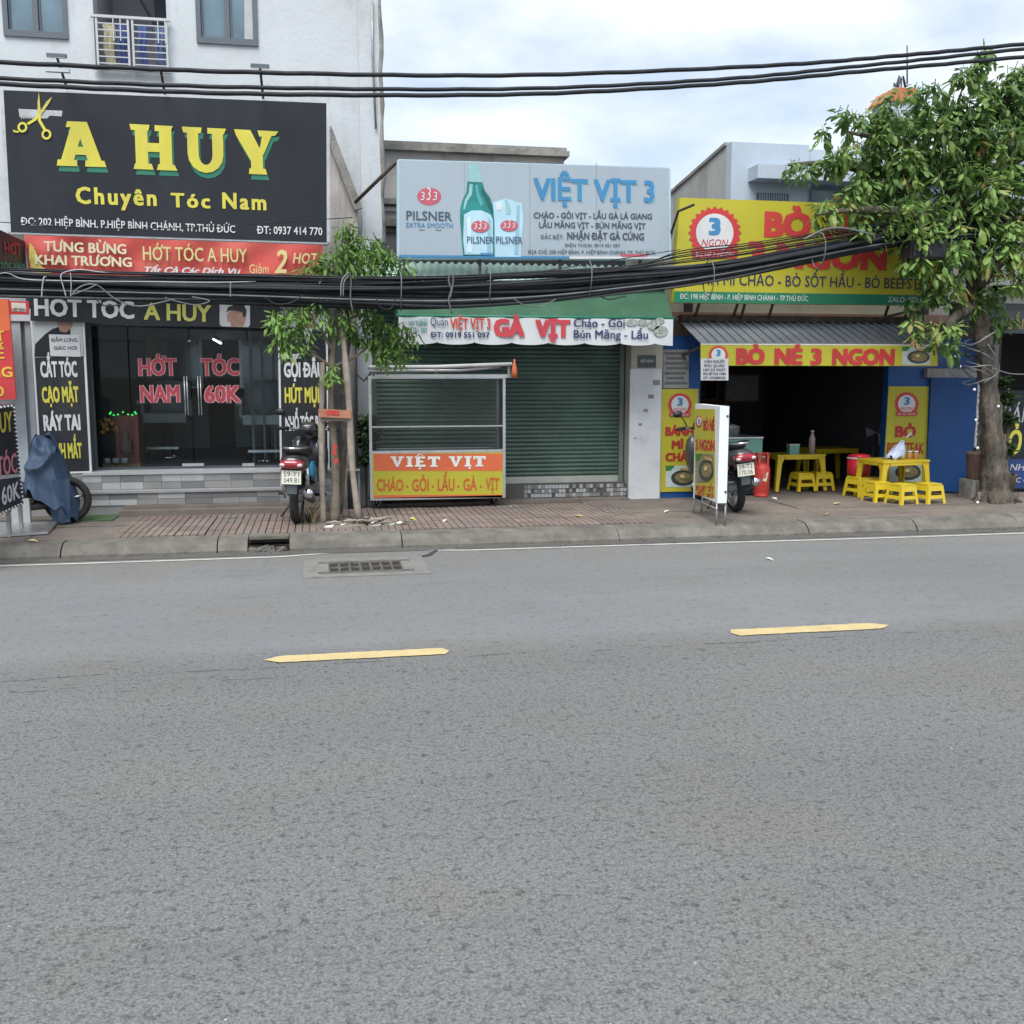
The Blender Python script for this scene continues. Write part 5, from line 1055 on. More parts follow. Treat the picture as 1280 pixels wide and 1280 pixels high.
for i in range(58):
    t = random.uniform(-1, 1); dy = random.uniform(-.11, .11) * math.sqrt(max(0, 1 - t * t) + .15); ph = random.uniform(0, 6); am = random.uniform(.05, .42)
    if i >= 50: t = random.uniform(-1.25, -1.02)
    pts = []
    for k, p in enumerate(bc):
        tt = t + am * math.sin(k * .9 + ph) ; tt = max(-1.3, min(1.05, tt))
        if i >= 50: tt = t - (.18 * (i - 49) if k >= 9 else .1 * (i % 3)) * (1 if k >= 7 else .4)
        pts.append(p + Vector((0, dy, -tt * half[k] / FOC * 11.2)))
    MB().tube(spline(pts, 90), random.choice([.010, .011, .013, .016, .02]) if i < 50 else .007, 6).build('cable', M_CABLEG if i % 12 == 5 and i < 50 else M_CABLE, bundle)
def loop(pts, r, m, Y=CY - .2, par=bundle, name='loose_loop'): MB().tube(spline([P(x, y, Y + (.02 * k)) for k, (x, y) in enumerate(pts)], 24), r, 6).build(name, m, par)
loop([(52, 372), (53, 358), (55, 347), (58, 346)], .007, M_GALV); loop([(83, 372), (79, 358), (76, 345), (82, 340), (100, 337), (124, 340), (150, 342)], .006, M_GALV); loop([(88, 372), (89, 355), (88, 341)], .005, M_GALV)
loop([(88, 371), (98, 360), (112, 355), (124, 358), (134, 366), (150, 377), (175, 383), (205, 377), (225, 372)], .008, M_CABLEG); loop([(92, 368), (112, 360), (122, 355)], .006, M_CABLEG); loop([(-10, 346), (8, 341), (30, 349), (80, 351), (170, 352), (260, 353), (320, 352)], .006, M_GALV)
loop([(426, 371), (427, 352), (433, 343), (437, 341), (439, 352), (438, 372), (441, 390)], .008, M_CABLEG); loop([(429, 370), (430, 353), (435, 345)], .006, M_CABLEG); loop([(288, 353), (288, 371)], .006, M_GALV); loop([(206, 372), (222, 377), (245, 381), (262, 376), (240, 371)], .006, M_CABLEG)
loop([(562, 341), (561, 352), (564, 362), (561, 375), (565, 392)], .010, M_CABLEG); loop([(567, 341), (566, 356), (563, 372)], .008, M_CABLEG)
for x in (500, 610, 735, 886, 1022): MB().tube([P(x + 2 * math.sin(a), 0, CY) * 0 + Vector((P(x, 350, CY).x + .004 * math.sin(a * 3), CY + .16 * math.cos(a), (bc[6] if x < 600 else bc[7] if x < 700 else bc[8] if x < 800 else bc[9] if x < 900 else bc[11]).z + (.02 if x != 886 else -.03) + .2 * math.sin(a))) for a in [i * math.pi / 6 for i in range(13)]], .006, 5).build('tie', M_CABLEG, bundle)
loop([(1005, 299), (1030, 287), (1052, 285), (1075, 289), (1092, 294)], .010, M_CABLEG); loop([(640, 372), (655, 381), (675, 383), (695, 374)], .006, M_CABLEG)
loop([(470, 372), (476, 384), (488, 386), (494, 374)], .006, M_CABLE); loop([(330, 371), (345, 380), (365, 378), (378, 369)], .007, M_CABLE); loop([(745, 366), (760, 374), (782, 370)], .007, M_CABLE); loop([(118, 372), (130, 382), (152, 381)], .007, M_CABLE)
# thin service wires across the black sign
for k, (a, m_, b) in enumerate((((-30, 276), (180, 286), (440, 272)), ((452, 341), (620, 345), (850, 312)))):
    o = MB().tube(spline([P(a[0], a[1], 11.4), P(m_[0], m_[1], 11.4), P(b[0], b[1], 11.6)], 30), .005, 5).build('service_wire', M_CABLE, None, P(a[0], a[1], 11.4))
    tag(o, ('thin service wire sagging across the address line of the black sign', 'thin service wire running over the cable bundle below the beer sign')[k], 'wire')
pw = (('topmost of the three long power lines crossing the sky', [(-300, 66), (0, 78), (300, 90), (640, 94), (960, 82), (1130, 69), (1280, 55), (1500, 34)], .022),
      ('middle one of the three long power lines, splitting from the lowest at the right', [(-300, 84), (0, 98), (300, 109), (640, 111), (900, 99), (1080, 82), (1280, 61), (1500, 36)], .020),
      ('lowest of the three long power lines crossing the sky', [(-300, 90), (0, 105), (300, 117), (640, 118), (900, 105), (1080, 89), (1280, 71), (1500, 50)], .022))
for lab, pp, r in pw:
    pts = spline([P(x, y, 10.6) for x, y in pp], 90)
    o = MB().tube([p + Vector((0, .006 * math.sin(i * 1.9), .0025 * math.cos(i * 1.9))) for i, p in enumerate(pts)], r, 8).build('power_line', M_CABLE, None, P(640, 100, 10.6)); tag(o, lab, 'power line', 'power lines crossing above the signs')

# ================================================================== TREES
def leaf_geo(mb, o, d, side, ln, wd, droop, nrm):
    """one folded leaf: base o, direction d"""
    d = d.normalized(); s = side.normalized(); p1 = o + d * ln * .35 + nrm * .02 * ln; p2 = o + d * ln * .75 - nrm * droop * .3; tip = o + d * ln - nrm * droop
    mb.add([o, p1 + s * wd * .5 - nrm * .05 * wd, p2 + s * wd * .42 - nrm * .08 * wd, tip, p2 - s * wd * .42 - nrm * .08 * wd, p1 - s * wd * .5 - nrm * .05 * wd, p1 + nrm * .10 * wd, p2 + nrm * .07 * wd],
           [(0, 1, 6), (1, 2, 7, 6), (2, 3, 7), (0, 6, 5), (6, 7, 4, 5), (7, 3, 4)])
def spray(n, ln, wd, hang, spread):
    mb = MB(); stem = []
    for i in range(n):
        t = i / max(1, n - 1); az = i * 2.4 + random.uniform(-.4, .4); out = Vector((math.cos(az), math.sin(az), 0))
        base = Vector((0, 0, 0)) + Vector((.05 * ln, 0, -.3 * ln)) * t * 2
        d = (out * spread + Vector((0, 0, -hang + random.uniform(-.3, .3)))).normalized(); side = d.cross(Vector((0, 0, 1)))
        if side.length < .1: side = Vector((1, 0, 0))
        nrm = side.normalized().cross(d).normalized()
        if nrm.z < 0: nrm = -nrm
        L_ = ln * random.uniform(.7, 1.15); leaf_geo(mb, base + d * .04, d, side, L_, wd * L_ / ln, L_ * random.uniform(.05, .3), nrm)
    mb.tube([Vector((0, 0, .25 * ln)), Vector((0, 0, 0)), Vector((.1 * ln, 0, -.6 * ln))], .005, 4, False)
    return mb
def crown(tree, blobs, variants, m, nparts, nstuff, pname, Y0, depth, smin, smax, shell=.55):
    """leaf sprays through a set of ellipsoids; the nearest ones are parts, the rest one mass"""
    tot = sum(b[2] ** 2 for b in blobs); items = []
    for (px, py, r, yo) in blobs:
        c = P(px, py, Y0 + yo); rw = r / FOC * (Y0 + yo) * 1.03
        for _ in range(int((nparts + nstuff) * r * r / tot) + 1):
            while True:
                v = Vector((random.uniform(-1, 1), random.uniform(-1, 1), random.uniform(-1, 1)))
                if shell < v.length < 1 or (v.length < 1 and random.random() < .35): break
            items.append((c + Vector((v.x * rw, v.y * min(rw, depth), v.z * rw)), c))
    items.sort(key=lambda q: q[0].y + random.uniform(-.15, .15)); front = items[:nparts]; rest = items[nparts:]
    meshes = [newmesh(v, pname, m) for v in variants]
    for p, c in front:
        o = bpy.data.objects.new(pname, random.choice(meshes)); COL.objects.link(o); o.parent = tree; o.location = p - wloc(tree)
        o.rotation_euler = (random.uniform(-.5, .5), random.uniform(-.5, .5), random.uniform(0, 6.28)); s = random.uniform(smin, smax); o.scale = (s, s, s)
    mb = MB()
    for p, c in rest:
        v = random.choice(variants); M_ = Matrix.Translation(p) @ Matrix.Rotation(random.uniform(0, 6.28), 4, 'Z') @ Matrix.Rotation(random.uniform(-.6, .6), 4, 'X') @ Matrix.Scale(random.uniform(smin, smax), 4)
        mb.add([M_ @ q for q in v.v], v.f)
    o = mb.build('foliage', m, tree); o['kind'] = 'stuff'
# big tree
tb = G(1245, 627); TY = tb.y
bt = thing('broadleaf_tree', 'big street tree with gnarled pale trunk and broad drooping leaves at the right', 'tree', (tb.x, TY, .13))
def tp(px, py, yo=0): return P(px, py, TY + yo)
trk = [(1245, 630, 0), (1244, 600, 0), (1242, 560, 0), (1237, 510, .02), (1234, 465, .03), (1229, 430, .05), (1220, 380, .1), (1212, 320, .1), (1204, 260, .15)]
pts = spline([tp(*t) for t in trk], 60); rr_ = []
for i in range(61):
    t = i / 60; rr_.append(.122 + .07 * max(0, 1 - t * 4) ** 1.5 + .025 * max(0, 1 - t * 2.2) - .04 * t + .012 * math.sin(i * .9) + .008 * math.sin(i * 2.3))
mb = MB(); n = 22; vs = []
for i, p in enumerate(pts):
    t = i / 60
    for k in range(n):
        a = 2 * math.pi * k / n; r = rr_[i] * (1 + .15 * math.sin(3 * a + t * 4 + 1) + .09 * math.sin(5 * a - t * 9) + .08 * math.sin(8 * a + i * .5) + random.uniform(-.05, .05)); r *= 1 + .35 * max(0, 1 - t * 8) * max(0, math.sin(4 * a + .5))
        vs.append(p + Vector((r * math.cos(a), r * math.sin(a), 0)))
mb.add(vs, [(i * n + k, i * n + (k + 1) % n, (i + 1) * n + (k + 1) % n, (i + 1) * n + k) for i in range(60) for k in range(n)], True)
for k in range(7):
    a = k * .9 + .3; q = tb + Vector((.2 * math.cos(a), .2 * math.sin(a), .12)); mb.tube([q, tb + Vector((.22 * math.cos(a), .2 * math.sin(a), .03)), tb + Vector((.34 * math.cos(a + .2), .3 * math.sin(a + .2), -.03))], [.06, .045, .02], 7, jit=.15)
mb.build('trunk', M_BARK, bt)
limbs = [[(1204, 260, .15), (1170, 210, .1), (1120, 180, 0), (1060, 165, -.1)], [(1210, 300, .1), (1150, 270, -.2), (1080, 262, -.3), (1020, 268, -.4)], [(1204, 262, .15), (1215, 190, .3), (1235, 130, .3), (1222, 70, .2)], [(1208, 280, .1), (1260, 230, .3), (1320, 200, .4)], [(1185, 225, .1), (1120, 220, .3), (1040, 205, .2), (985, 206, .1)], [(1218, 360, .1), (1250, 330, -.3), (1285, 300, -.5)], [(1218, 380, .1), (1190, 400, -.25), (1180, 425, -.3)], [(1225, 150, .3), (1280, 110, .2), (1340, 80, .2)]]
for lb in limbs:
    q = spline([tp(*t) for t in lb], 14); MB().tube(q, [.075 * (1 - i / 15) + .012 for i in range(15)], 7, jit=.12).build('limb', M_BARK, bt)
vb = [spray(7, .14, .058, .6, .85) for _ in range(4)] + [spray(9, .11, .046, .3, 1.0) for _ in range(5)] + [spray(5, .17, .07, 1.2, .5) for _ in range(2)]
blobs = [(1085, 162, 28, 0), (1058, 188, 18, -.1), (1120, 180, 48, .1), (1180, 165, 52, .2), (1240, 165, 55, .2), (1300, 160, 60, .3), (1108, 222, 42, 0), (1070, 245, 26, -.2), (1035, 262, 16, -.3), (1160, 235, 55, .1), (1225, 230, 55, 0), (1285, 235, 55, .1), (1030, 205, 13, 0), (1005, 207, 10, 0), (985, 205, 6, 0), (1035, 160, 11, .1), (1120, 275, 34, -.3), (1075, 283, 13, -.3), (1165, 300, 44, -.2), (1225, 300, 42, -.1), (1280, 300, 36, -.4), (1140, 322, 14, -.3), (1180, 350, 30, -.1), (1230, 365, 28, .1), (1275, 345, 20, -.4), (1180, 415, 20, -.3), (1150, 405, 14, -.3), (1250, 400, 18, .1), (1150, 375, 14, 0), (1215, 85, 15, 0), (1205, 96, 13, 0), (1232, 72, 13, 0), (1270, 90, 15, .1), (1255, 100, 12, .1), (1110, 130, 22, 0), (1160, 120, 20, .1), (1220, 130, 30, .1), (1285, 125, 28, .1), (1055, 140, 12, 0), (1290, 85, 14, .1), (1228, 60, 8, 0), (1145, 112, 9, 0)]
crown(bt, blobs, vb, M_LEAF, 300, 1150, 'leaf_spray', TY, .55, .7, 1.25)
# wires, box and bulbs on the trunk
wr = thing('wire_coil', 'tangle of pale wires tied round the trunk of the big tree', 'wires', tp(1225, 440, -.2))
for k in range(9):
    zc_ = P(1225, 425 + k * 6 + random.uniform(-4, 4), TY).z; cx_ = P(1226, 440, TY).x; a0_ = random.uniform(-.5, .5); tilt = random.uniform(-.12, .12)
    MB().tube([Vector((cx_ + (.15 + .03 * random.random()) * math.cos(a), TY + .03 + .16 * math.sin(a), zc_ + tilt * math.cos(a) + .01 * math.sin(3 * a))) for a in [a0_ + i * .45 for i in range(15)]], random.choice([.006, .008, .010]), 5).build('wire_turn', random.choice([M_CABLEG, M_CABLEG, M_GALV, M_CABLE]), wr)
for q in (((1200, 425), (1190, 435), (1185, 460), (1192, 470)), ((1235, 430), (1246, 450), (1248, 465), (1230, 478)), ((1205, 400), (1180, 418), (1172, 440), (1178, 455)), ((1240, 460), (1262, 467), (1290, 468))):
    MB().tube(spline([P(x, y, TY - .25) for x, y in q], 12), .008, 5).build('wire_end', M_CABLEG, wr)
jb = thing('junction_box', 'dark junction box hanging where the cable bundle meets the big tree', 'junction box', P(1155, 325, TY - .3))
a = P(1133, 302, TY - .35); b = P(1176, 325, TY - .35)
mb = MB(); mb.box(a.x, b.x, TY - .45, TY - .25, b.z, a.z); mb.build('case', M_BLACK, jb); mb = MB(); mb.box(a.x + .02, b.x - .02, TY - .47, TY - .451, b.z + .02, a.z - .03); mb.build('lid', M_CABLE, jb)
b = P(1131, 300, TY - .4)
sl = thing('string_lights', 'string of small round white bulbs hanging beside the trunk of the big tree', 'string lights', P(1200, 470, TY - .3))
bp = [(1193, 446), (1200, 458), (1218, 487), (1248, 508), (1220, 525), (1222, 560), (1222, 628), (1192, 445)]
MB().tube(spline([P(x, y, TY - .22) for x, y in [(1190, 425), (1193, 446), (1200, 458), (1212, 472), (1218, 487), (1217, 510), (1220, 525), (1216, 560), (1220, 600), (1222, 626)]], 40), .004, 4).build('cord', M_BLACK, sl)
for x, y in bp[:-1]: mb = MB(); mb.lathe(P(x, y, TY - .24), [(.001, -.018), (.013, -.012), (.018, 0), (.013, .012), (.001, .018)], 10); mb.build('bulb', M_BULB, sl)
# pot by the trunk
c = G(1222, 598); c = Vector((P(1221, 590, TY + .35).x, TY + .35, .13))
o = thing('clay_pot', 'brown clay tub standing between the blue door leaf and the big tree trunk', 'pot', c)
mb = MB(); mb.lathe(c, [(.10, .25), (.12, .27), (.14, .56), (.15, .57), (.15, .60), (.13, .60), (.12, .5), (.001, .5)], 16); mb.build('tub', M_BROWN, o); mb = MB(); mb.box(c.x - .14, c.x + .14, TY + .22, TY + .5, .13, .38); mb.build('stand', M_OLDDARK, o)
# shrub behind the trunk
o = thing('potted_shrub', 'leafy green shrub standing behind the big tree trunk at the right edge', 'shrub', (P(1256, 560, 12.1).x, 12.1, .13))
vsx = [spray(7, .11, .05, .1, 1) for _ in range(4)]
crown(o, [(1254, 495, 8, 0), (1256, 520, 8, 0), (1256, 555, 7, 0), (1254, 590, 7, 0), (1252, 475, 6, 0)], vsx, M_LEAFD, 40, 60, 'leaf_spray', 12.1, .2, .7, 1.2)
mb = MB(); c = Vector((P(1258, 560, 12.1).x, 12.1, .13)); mb.tube([c, c + Vector((.02, 0, .6)), c + Vector((-.03, 0, 1.4))], .02, 6); mb.build('stem', M_BARKY, o)
mb = MB(); mb.lathe(c, [(.12, 0), (.15, .25), (.16, .27), (.13, .27), (.001, .24)], 14); mb.build('pot', M_BROWN, o)

# young tree with its props
tb2 = G(414, 653); YY = tb2.y
yt = thing('young_tree', 'slim young street tree with bright drooping leaves between the salon and the food cart', 'tree', tb2)
def yp(px, py, yo=0): return P(px, py, YY + yo)
MB().tube(spline([yp(*t) for t in [(418, 655, 0), (420, 600, .02), (417, 550, 0), (414, 500, 0), (416, 440, 0), (424, 380, 0), (432, 320, 0), (436, 280, .05)]], 40), [.052 - .033 * i / 40 + .005 * math.sin(i) for i in range(41)], 10, jit=.08).build('trunk', M_BARKY, yt)
MB().tube(spline([yp(*t) for t in [(424, 640, .2), (430, 560, .2), (428, 480, .15), (436, 420, .1), (430, 370, .05)]], 24), [.038 - .015 * i / 24 for i in range(25)], 8, jit=.08).build('trunk', M_BARK, yt)
for lb in ([(416, 460, 0), (395, 445, -.1), (378, 430, -.2), (362, 415, -.3)], [(418, 458, 0), (440, 448, .05), (462, 433, .1), (480, 420, .15)], [(424, 380, 0), (400, 360, -.1), (380, 335, -.15)], [(428, 350, 0), (455, 330, .1), (485, 330, .2)], [(416, 440, 0), (400, 410, 0), (380, 395, -.1)], [(420, 410, 0), (445, 395, .1), (462, 398, .1)], [(432, 320, 0), (445, 300, .1), (466, 300, .1)]):
    MB().tube(spline([yp(*t) for t in lb], 10), [.022 - .0016 * i for i in range(11)], 6).build('limb', M_BARKY, yt)
vy_ = [spray(7, .095, .030, .4, .95) for _ in range(5)] + [spray(6, .12, .036, 1.0, .7) for _ in range(3)]
yb_ = [(436, 283, 10, 0), (432, 300, 20, 0), (460, 305, 15, .05), (448, 325, 27, 0), (480, 325, 18, .1), (500, 328, 12, .1), (415, 325, 18, 0), (392, 335, 15, -.1), (373, 340, 9, -.1), (410, 345, 14, 0), (350, 405, 13, -.3), (365, 390, 15, -.2), (390, 395, 17, -.1), (362, 418, 13, -.3), (352, 432, 10, -.3), (425, 350, 16, 0), (445, 372, 14, 0), (470, 365, 12, .1), (400, 372, 12, -.1), (345, 395, 9, -.3), (505, 438, 10, .15), (478, 448, 9, .1), (382, 418, 8, -.2), (375, 432, 7, -.2), (425, 400, 18, 0), (460, 392, 14, .1), (478, 408, 17, .1), (500, 415, 16, .15), (470, 428, 14, .1), (490, 435, 11, .1), (452, 410, 12, .1), (515, 412, 7, .15), (418, 463, 9, -.15), (408, 470, 5, -.15)]
crown(yt, yb_, vy_, M_LEAFY, 290, 130, 'leaf_spray', YY, .25, .65, 1.15, shell=.3)
tp_ = thing('tree_stakes', 'three pale wooden poles with an orange-brown cross board propping the young tree', 'tree stakes', G(405, 657))
for nm, q, r in (('pole', [(404, 659, -.05), (402, 560, -.05), (403, 453, -.05)], .034), ('pole', [(449, 654, -.1), (440, 580, -.1), (436, 500, -.08), (430, 430, -.05), (428, 395, 0)], .036), ('pole', [(424, 655, .25), (432, 600, .2), (436, 560, .1)], .018)):
    MB().tube(spline([yp(*t) for t in q], 14), [r * (1 + .12 * math.sin(i * 1.7)) * (.85 if i > 9 else 1) for i in range(15)], 8, jit=.06).build(nm, M_POLEW, tp_)
mb = MB(); mb.bar(yp(398, 516, -.13), yp(439, 518, -.13), .04, .085); mb.build('cross_board', M_BOARD, tp_)
mb = MB(); mb.bar(yp(402, 524, -.09), yp(436, 523, -.09), .03, .05); mb.build('cross_board', M_POLEW, tp_)
for py in (503, 509, 515): MB().bar(yp(423, py, -.12), yp(431, py + 2, -.12), .02).build('binding', M_BLACK, tp_)
pl = Pl((0, YY - .152, 0), (0, -1, 0)); poly(pl, [(408, 513), (424, 513.5), (424, 519), (408, 518.5)], mat('red_stencil', (.42, .04, .03), .8, var=.5, scale=60), tp_, 1, 'red_paint_mark')
mb = MB(); c = tb2 + Vector((.02, -.09, 0))
for i, (px, py) in enumerate(((419, 558), (418, 566), (420, 576))): poly(Pl((0, YY - .085, 0), (0, -1, 0)), ell(px, py, 2.6, 4, 8), mat('red_stencil', (.42, .04, .03), .8), yt, 1, 'red_paint_mark')
# fallen branch debris at the foot
dbs = thing('branch_debris', 'small heap of broken branches and leaf litter at the foot of the young tree', 'debris', G(455, 656))
for i in range(16):
    c = G(random.uniform(430, 475), random.uniform(651, 659)) + Vector((0, 0, .02)); d = Vector((random.uniform(-.25, .25), random.uniform(-.1, .1), random.uniform(0, .06))); MB().tube([c, c + d * .5 + Vector((0, 0, .02)), c + d], random.uniform(.006, .018), 5).build('twig', random.choice([M_BARK, M_POLEW, M_RUST]), dbs)
# grey drain pipe and vine against the pillar
o = thing('drain_pipe', 'dark brown pole standing against the pale pillar behind the young tree', 'pole', (P(441, 620, 12.3).x, 12.3, .12))
c = P(441, 600, 12.3); MB().tube([Vector((c.x, 12.3, .12)), Vector((c.x - .02, 12.3, 1.3)), Vector((c.x, 12.32, 2.45))], [.085, .08, .075], 10, jit=.04).build('shaft', mat('dark_pole', (.10, .095, .09), .9, var=.2, scale=8), o); MB().tube([P(446, 468, 12.2), P(455, 476, 12.2), P(464, 466, 12.2), P(461, 459, 12.2)], .012, 5).build('clip_cable', M_BLACK, o)
o = thing('climbing_vine', 'dark green vine hugging the pale pillar left of the food cart', 'vine', (P(456, 600, 12.35).x, 12.35, .12))
vv = [spray(6, .07, .045, .3, 1) for _ in range(3)]
crown(o, [(460, 525, 7, 0), (455, 540, 7, 0), (459, 555, 7, 0), (456, 570, 6, 0), (462, 540, 6, 0)], vv, M_LEAFD, 30, 60, 'leaf_spray', 12.35, .06, .7, 1.2)
c = P(457, 560, 12.4); MB().tube([Vector((c.x, 12.42, .12)), Vector((c.x, 12.42, .8)), P(459, 520, 12.42)], .010, 5).build('stem', M_BARKY, o)
# weeds at the scooter wheel
for k, px in enumerate((386, 392)):
    c = G(px, 655); mb = MB()
    for i in range(9): a = random.uniform(0, 6.28); h = random.uniform(.12, .24); mb.tube([c, c + Vector((.04 * math.cos(a), .03 * math.sin(a), h * .6)), c + Vector((.12 * math.cos(a), .08 * math.sin(a), h))], [.004, .003, .001], 4)
    o = mb.build('grass_tuft', M_LITTER if k else M_LEAFD, None, c); tag(o, ('tuft of green weed by the scooter wheel', 'dry weed tuft between the scooter wheel and the left tree stake')[k], 'weed')

# ================================================================== FOOD CART
cy0 = 12.0; cy1 = 12.42
A_ = P(463, 626, cy0); B_ = P(632, 623, cy0); cx0, cx1 = A_.x, B_.x
cart = thing('food_cart', 'glass food cart with an orange and yellow front panel before the green shutter', 'food cart', ((cx0 + cx1) / 2, cy0, .13))
def kb(name, m, *a):
    mb = MB(); mb.box(*a); return mb.build(name, m, cart)
zt_ = P(545, 470, cy0).z; zm = P(545, 564, cy0).z; zs = P(545, 533, cy0).z; zb_ = P(545, 624, cy0).z
tw = .032
for x in (cx0, cx1 - tw):
    for y in (cy0, cy1): kb('corner_post', M_STEEL, x, x + tw, y, y + tw, zb_, zt_)
for (y) in (cy0, cy1):
    kb('cross_rail', M_STEEL, cx0 + tw, cx1 - tw, y + .002, y + tw - .002, zt_ - tw, zt_); kb('cross_rail', M_STEEL, cx0 + tw, cx1 - tw, y + .002, y + tw - .002, zm - .02, zm + .012); kb('shelf_rail', M_STEEL, cx0 + tw, cx1 - tw, y + .006, y + .022, zs - .008, zs + .008)
kb('bottom_rail', M_STEEL, cx0 + tw, cx1 - tw, cy0 + .002, cy0 + tw - .002, zb_, zb_ + .03)
for x in (cx0 + .002, cx1 - tw + .002): kb('side_rail', M_STEEL, x, x + .028, cy0 + tw, cy1, zt_ - tw, zt_); kb('side_rail', M_STEEL, x, x + .028, cy0 + tw, cy1, zm - .02, zm + .012)
kb('counter_top', M_STEEL, cx0 + tw, cx1 - tw, cy0 + tw, cy1, zm - .016, zm + .004); kb('shelf', M_CARTGLASS, cx0 + tw, cx1 - tw, cy0 + .03, cy1, zs + .01, zs + .014)
kb('front_glass', M_CARTGLASS, cx0 + tw, cx1 - tw, cy0 + .012, cy0 + .017, zm + .012, zt_ - tw); kb('side_glass', M_CARTGLASS, cx0 + .012, cx0 + .017, cy0 + tw, cy1, zm + .012, zt_ - tw); kb('side_glass', M_CARTGLASS, cx1 - .017, cx1 - .012, cy0 + tw, cy1, zm + .012, zt_ - tw)
kb('lower_side', M_STEEL, cx0 + .004, cx0 + .02, cy0 + tw, cy1, zb_, zm - .02); kb('lower_side', M_STEEL, cx1 - .02, cx1 - .004, cy0 + tw, cy1, zb_, zm - .02); kb('lower_back', M_STEEL, cx0 + tw, cx1 - tw, cy1 + .01, cy1 + .02, zb_, zm - .02); kb('base_tray', M_RUST, cx0 + .03, cx1 - .03, cy0 + .03, cy1, zb_ + .002, zb_ + .02)
kb('front_panel', M_SIGNYEL, cx0 + tw, cx1 - tw, cy0 + .004, cy0 + .02, zb_ + .03, zm - .02)
pl = FP(cy0 + .004, .002)
poly(pl, [(467.5, 567), (628.5, 567), (628, 588.5), (467.5, 588.5)], M_ORANGE, cart, 1); poly(pl, [(467.5, 619), (628, 618), (628, 622), (467.5, 623)], M_ORANGE, cart, 1)
sg = mat('slab_letter_white', (.72, .72, .70), .5)
txt('VIE^.T', pl, (488, 583.5), (550, 583.5), 13, sg, cart, slab=True, k=3); txt('VI.T', pl, (561, 583.3), (607, 583), 13, sg, cart, slab=True, k=3)
cl = mat('cart_letter_red', (.48, .09, .02), .6)
for s, a, b in (('CHÁO', (471, 613.5), (504, 613.5)), ('·', (508, 613.5), (510, 613.5)), ('GỎI', (515, 613.5), (536, 613.3)), ('·', (540, 613), (542, 613)), ('LẨU', (547, 613), (568, 613)), ('·', (572, 613), (574, 613)), ('GÀ', (579, 613), (596, 612.8)), ('·', (600, 612.8), (602, 612.8)), ('VỊT', (607, 612.5), (624, 612.5))):
    if s == '·': poly(pl, ell(a[0] + 1, 608, 1.5, 1.5, 8), cl, cart, 2, 'printed_dot')
    else: txt(s, pl, a, b, 14.5, cl, cart, bold=.02)
# rolled sunshade on top
MB().tube([P(461, 459, cy0 - .1), P(545, 458.5, cy0 - .1), P(640, 455, cy0 - .1)], .022, 8).build('sunshade_roll', mat('dirty_white_tube', (.5, .52, .52), .5, var=.15, dirt=(.2, .2, .2), damt=.5, dscale=6), cart)
MB().tube([P(460, 464, cy0 - .05), P(575, 463, cy0 - .05), P(625, 459, cy0 - .05)], .018, 8).build('sunshade_bar', M_STEEL, cart)
MB().bar(P(468, 470, cy0 - .02), P(641, 470, cy0 - .02), .025, .04).build('roof_rail', M_STEEL, cart); MB().bar(P(636, 456, cy0 - .06), P(636, 472, cy0 - .03), .03).build('bracket', M_STEEL, cart)
for px in (470, 545, 636): MB().bar(P(px, 458, cy0 - .08), P(px, 470, cy0 + .02), .02).build('bracket', M_STEEL, cart)
for x in (cx0 + .1, cx1 - .1):
    for y in (cy0 + .1, cy1 - .05): mb = MB(); mb.lathe((x, y, .13 + .05), [(.02, -.02), (.05, -.018), (.05, .018), (.02, .02)], 14, 'x'); mb.build('caster', M_RUBBER, cart); kb('caster_fork', M_GALV, x - .03, x + .03, y - .012, y + .012, .2, zb_)
o = thing('orange_bottle', 'orange plastic bottle hanging upright at the right end of the cart sunshade', 'bottle', P(643, 473, cy0 - .12))
c = P(643, 472, cy0 - .12); MB().lathe(c, [(.035, 0), (.035, .07), (.026, .13), (.012, .18), (.01, .21), (.001, .215)], 12).build('body', M_ORANGE, o)

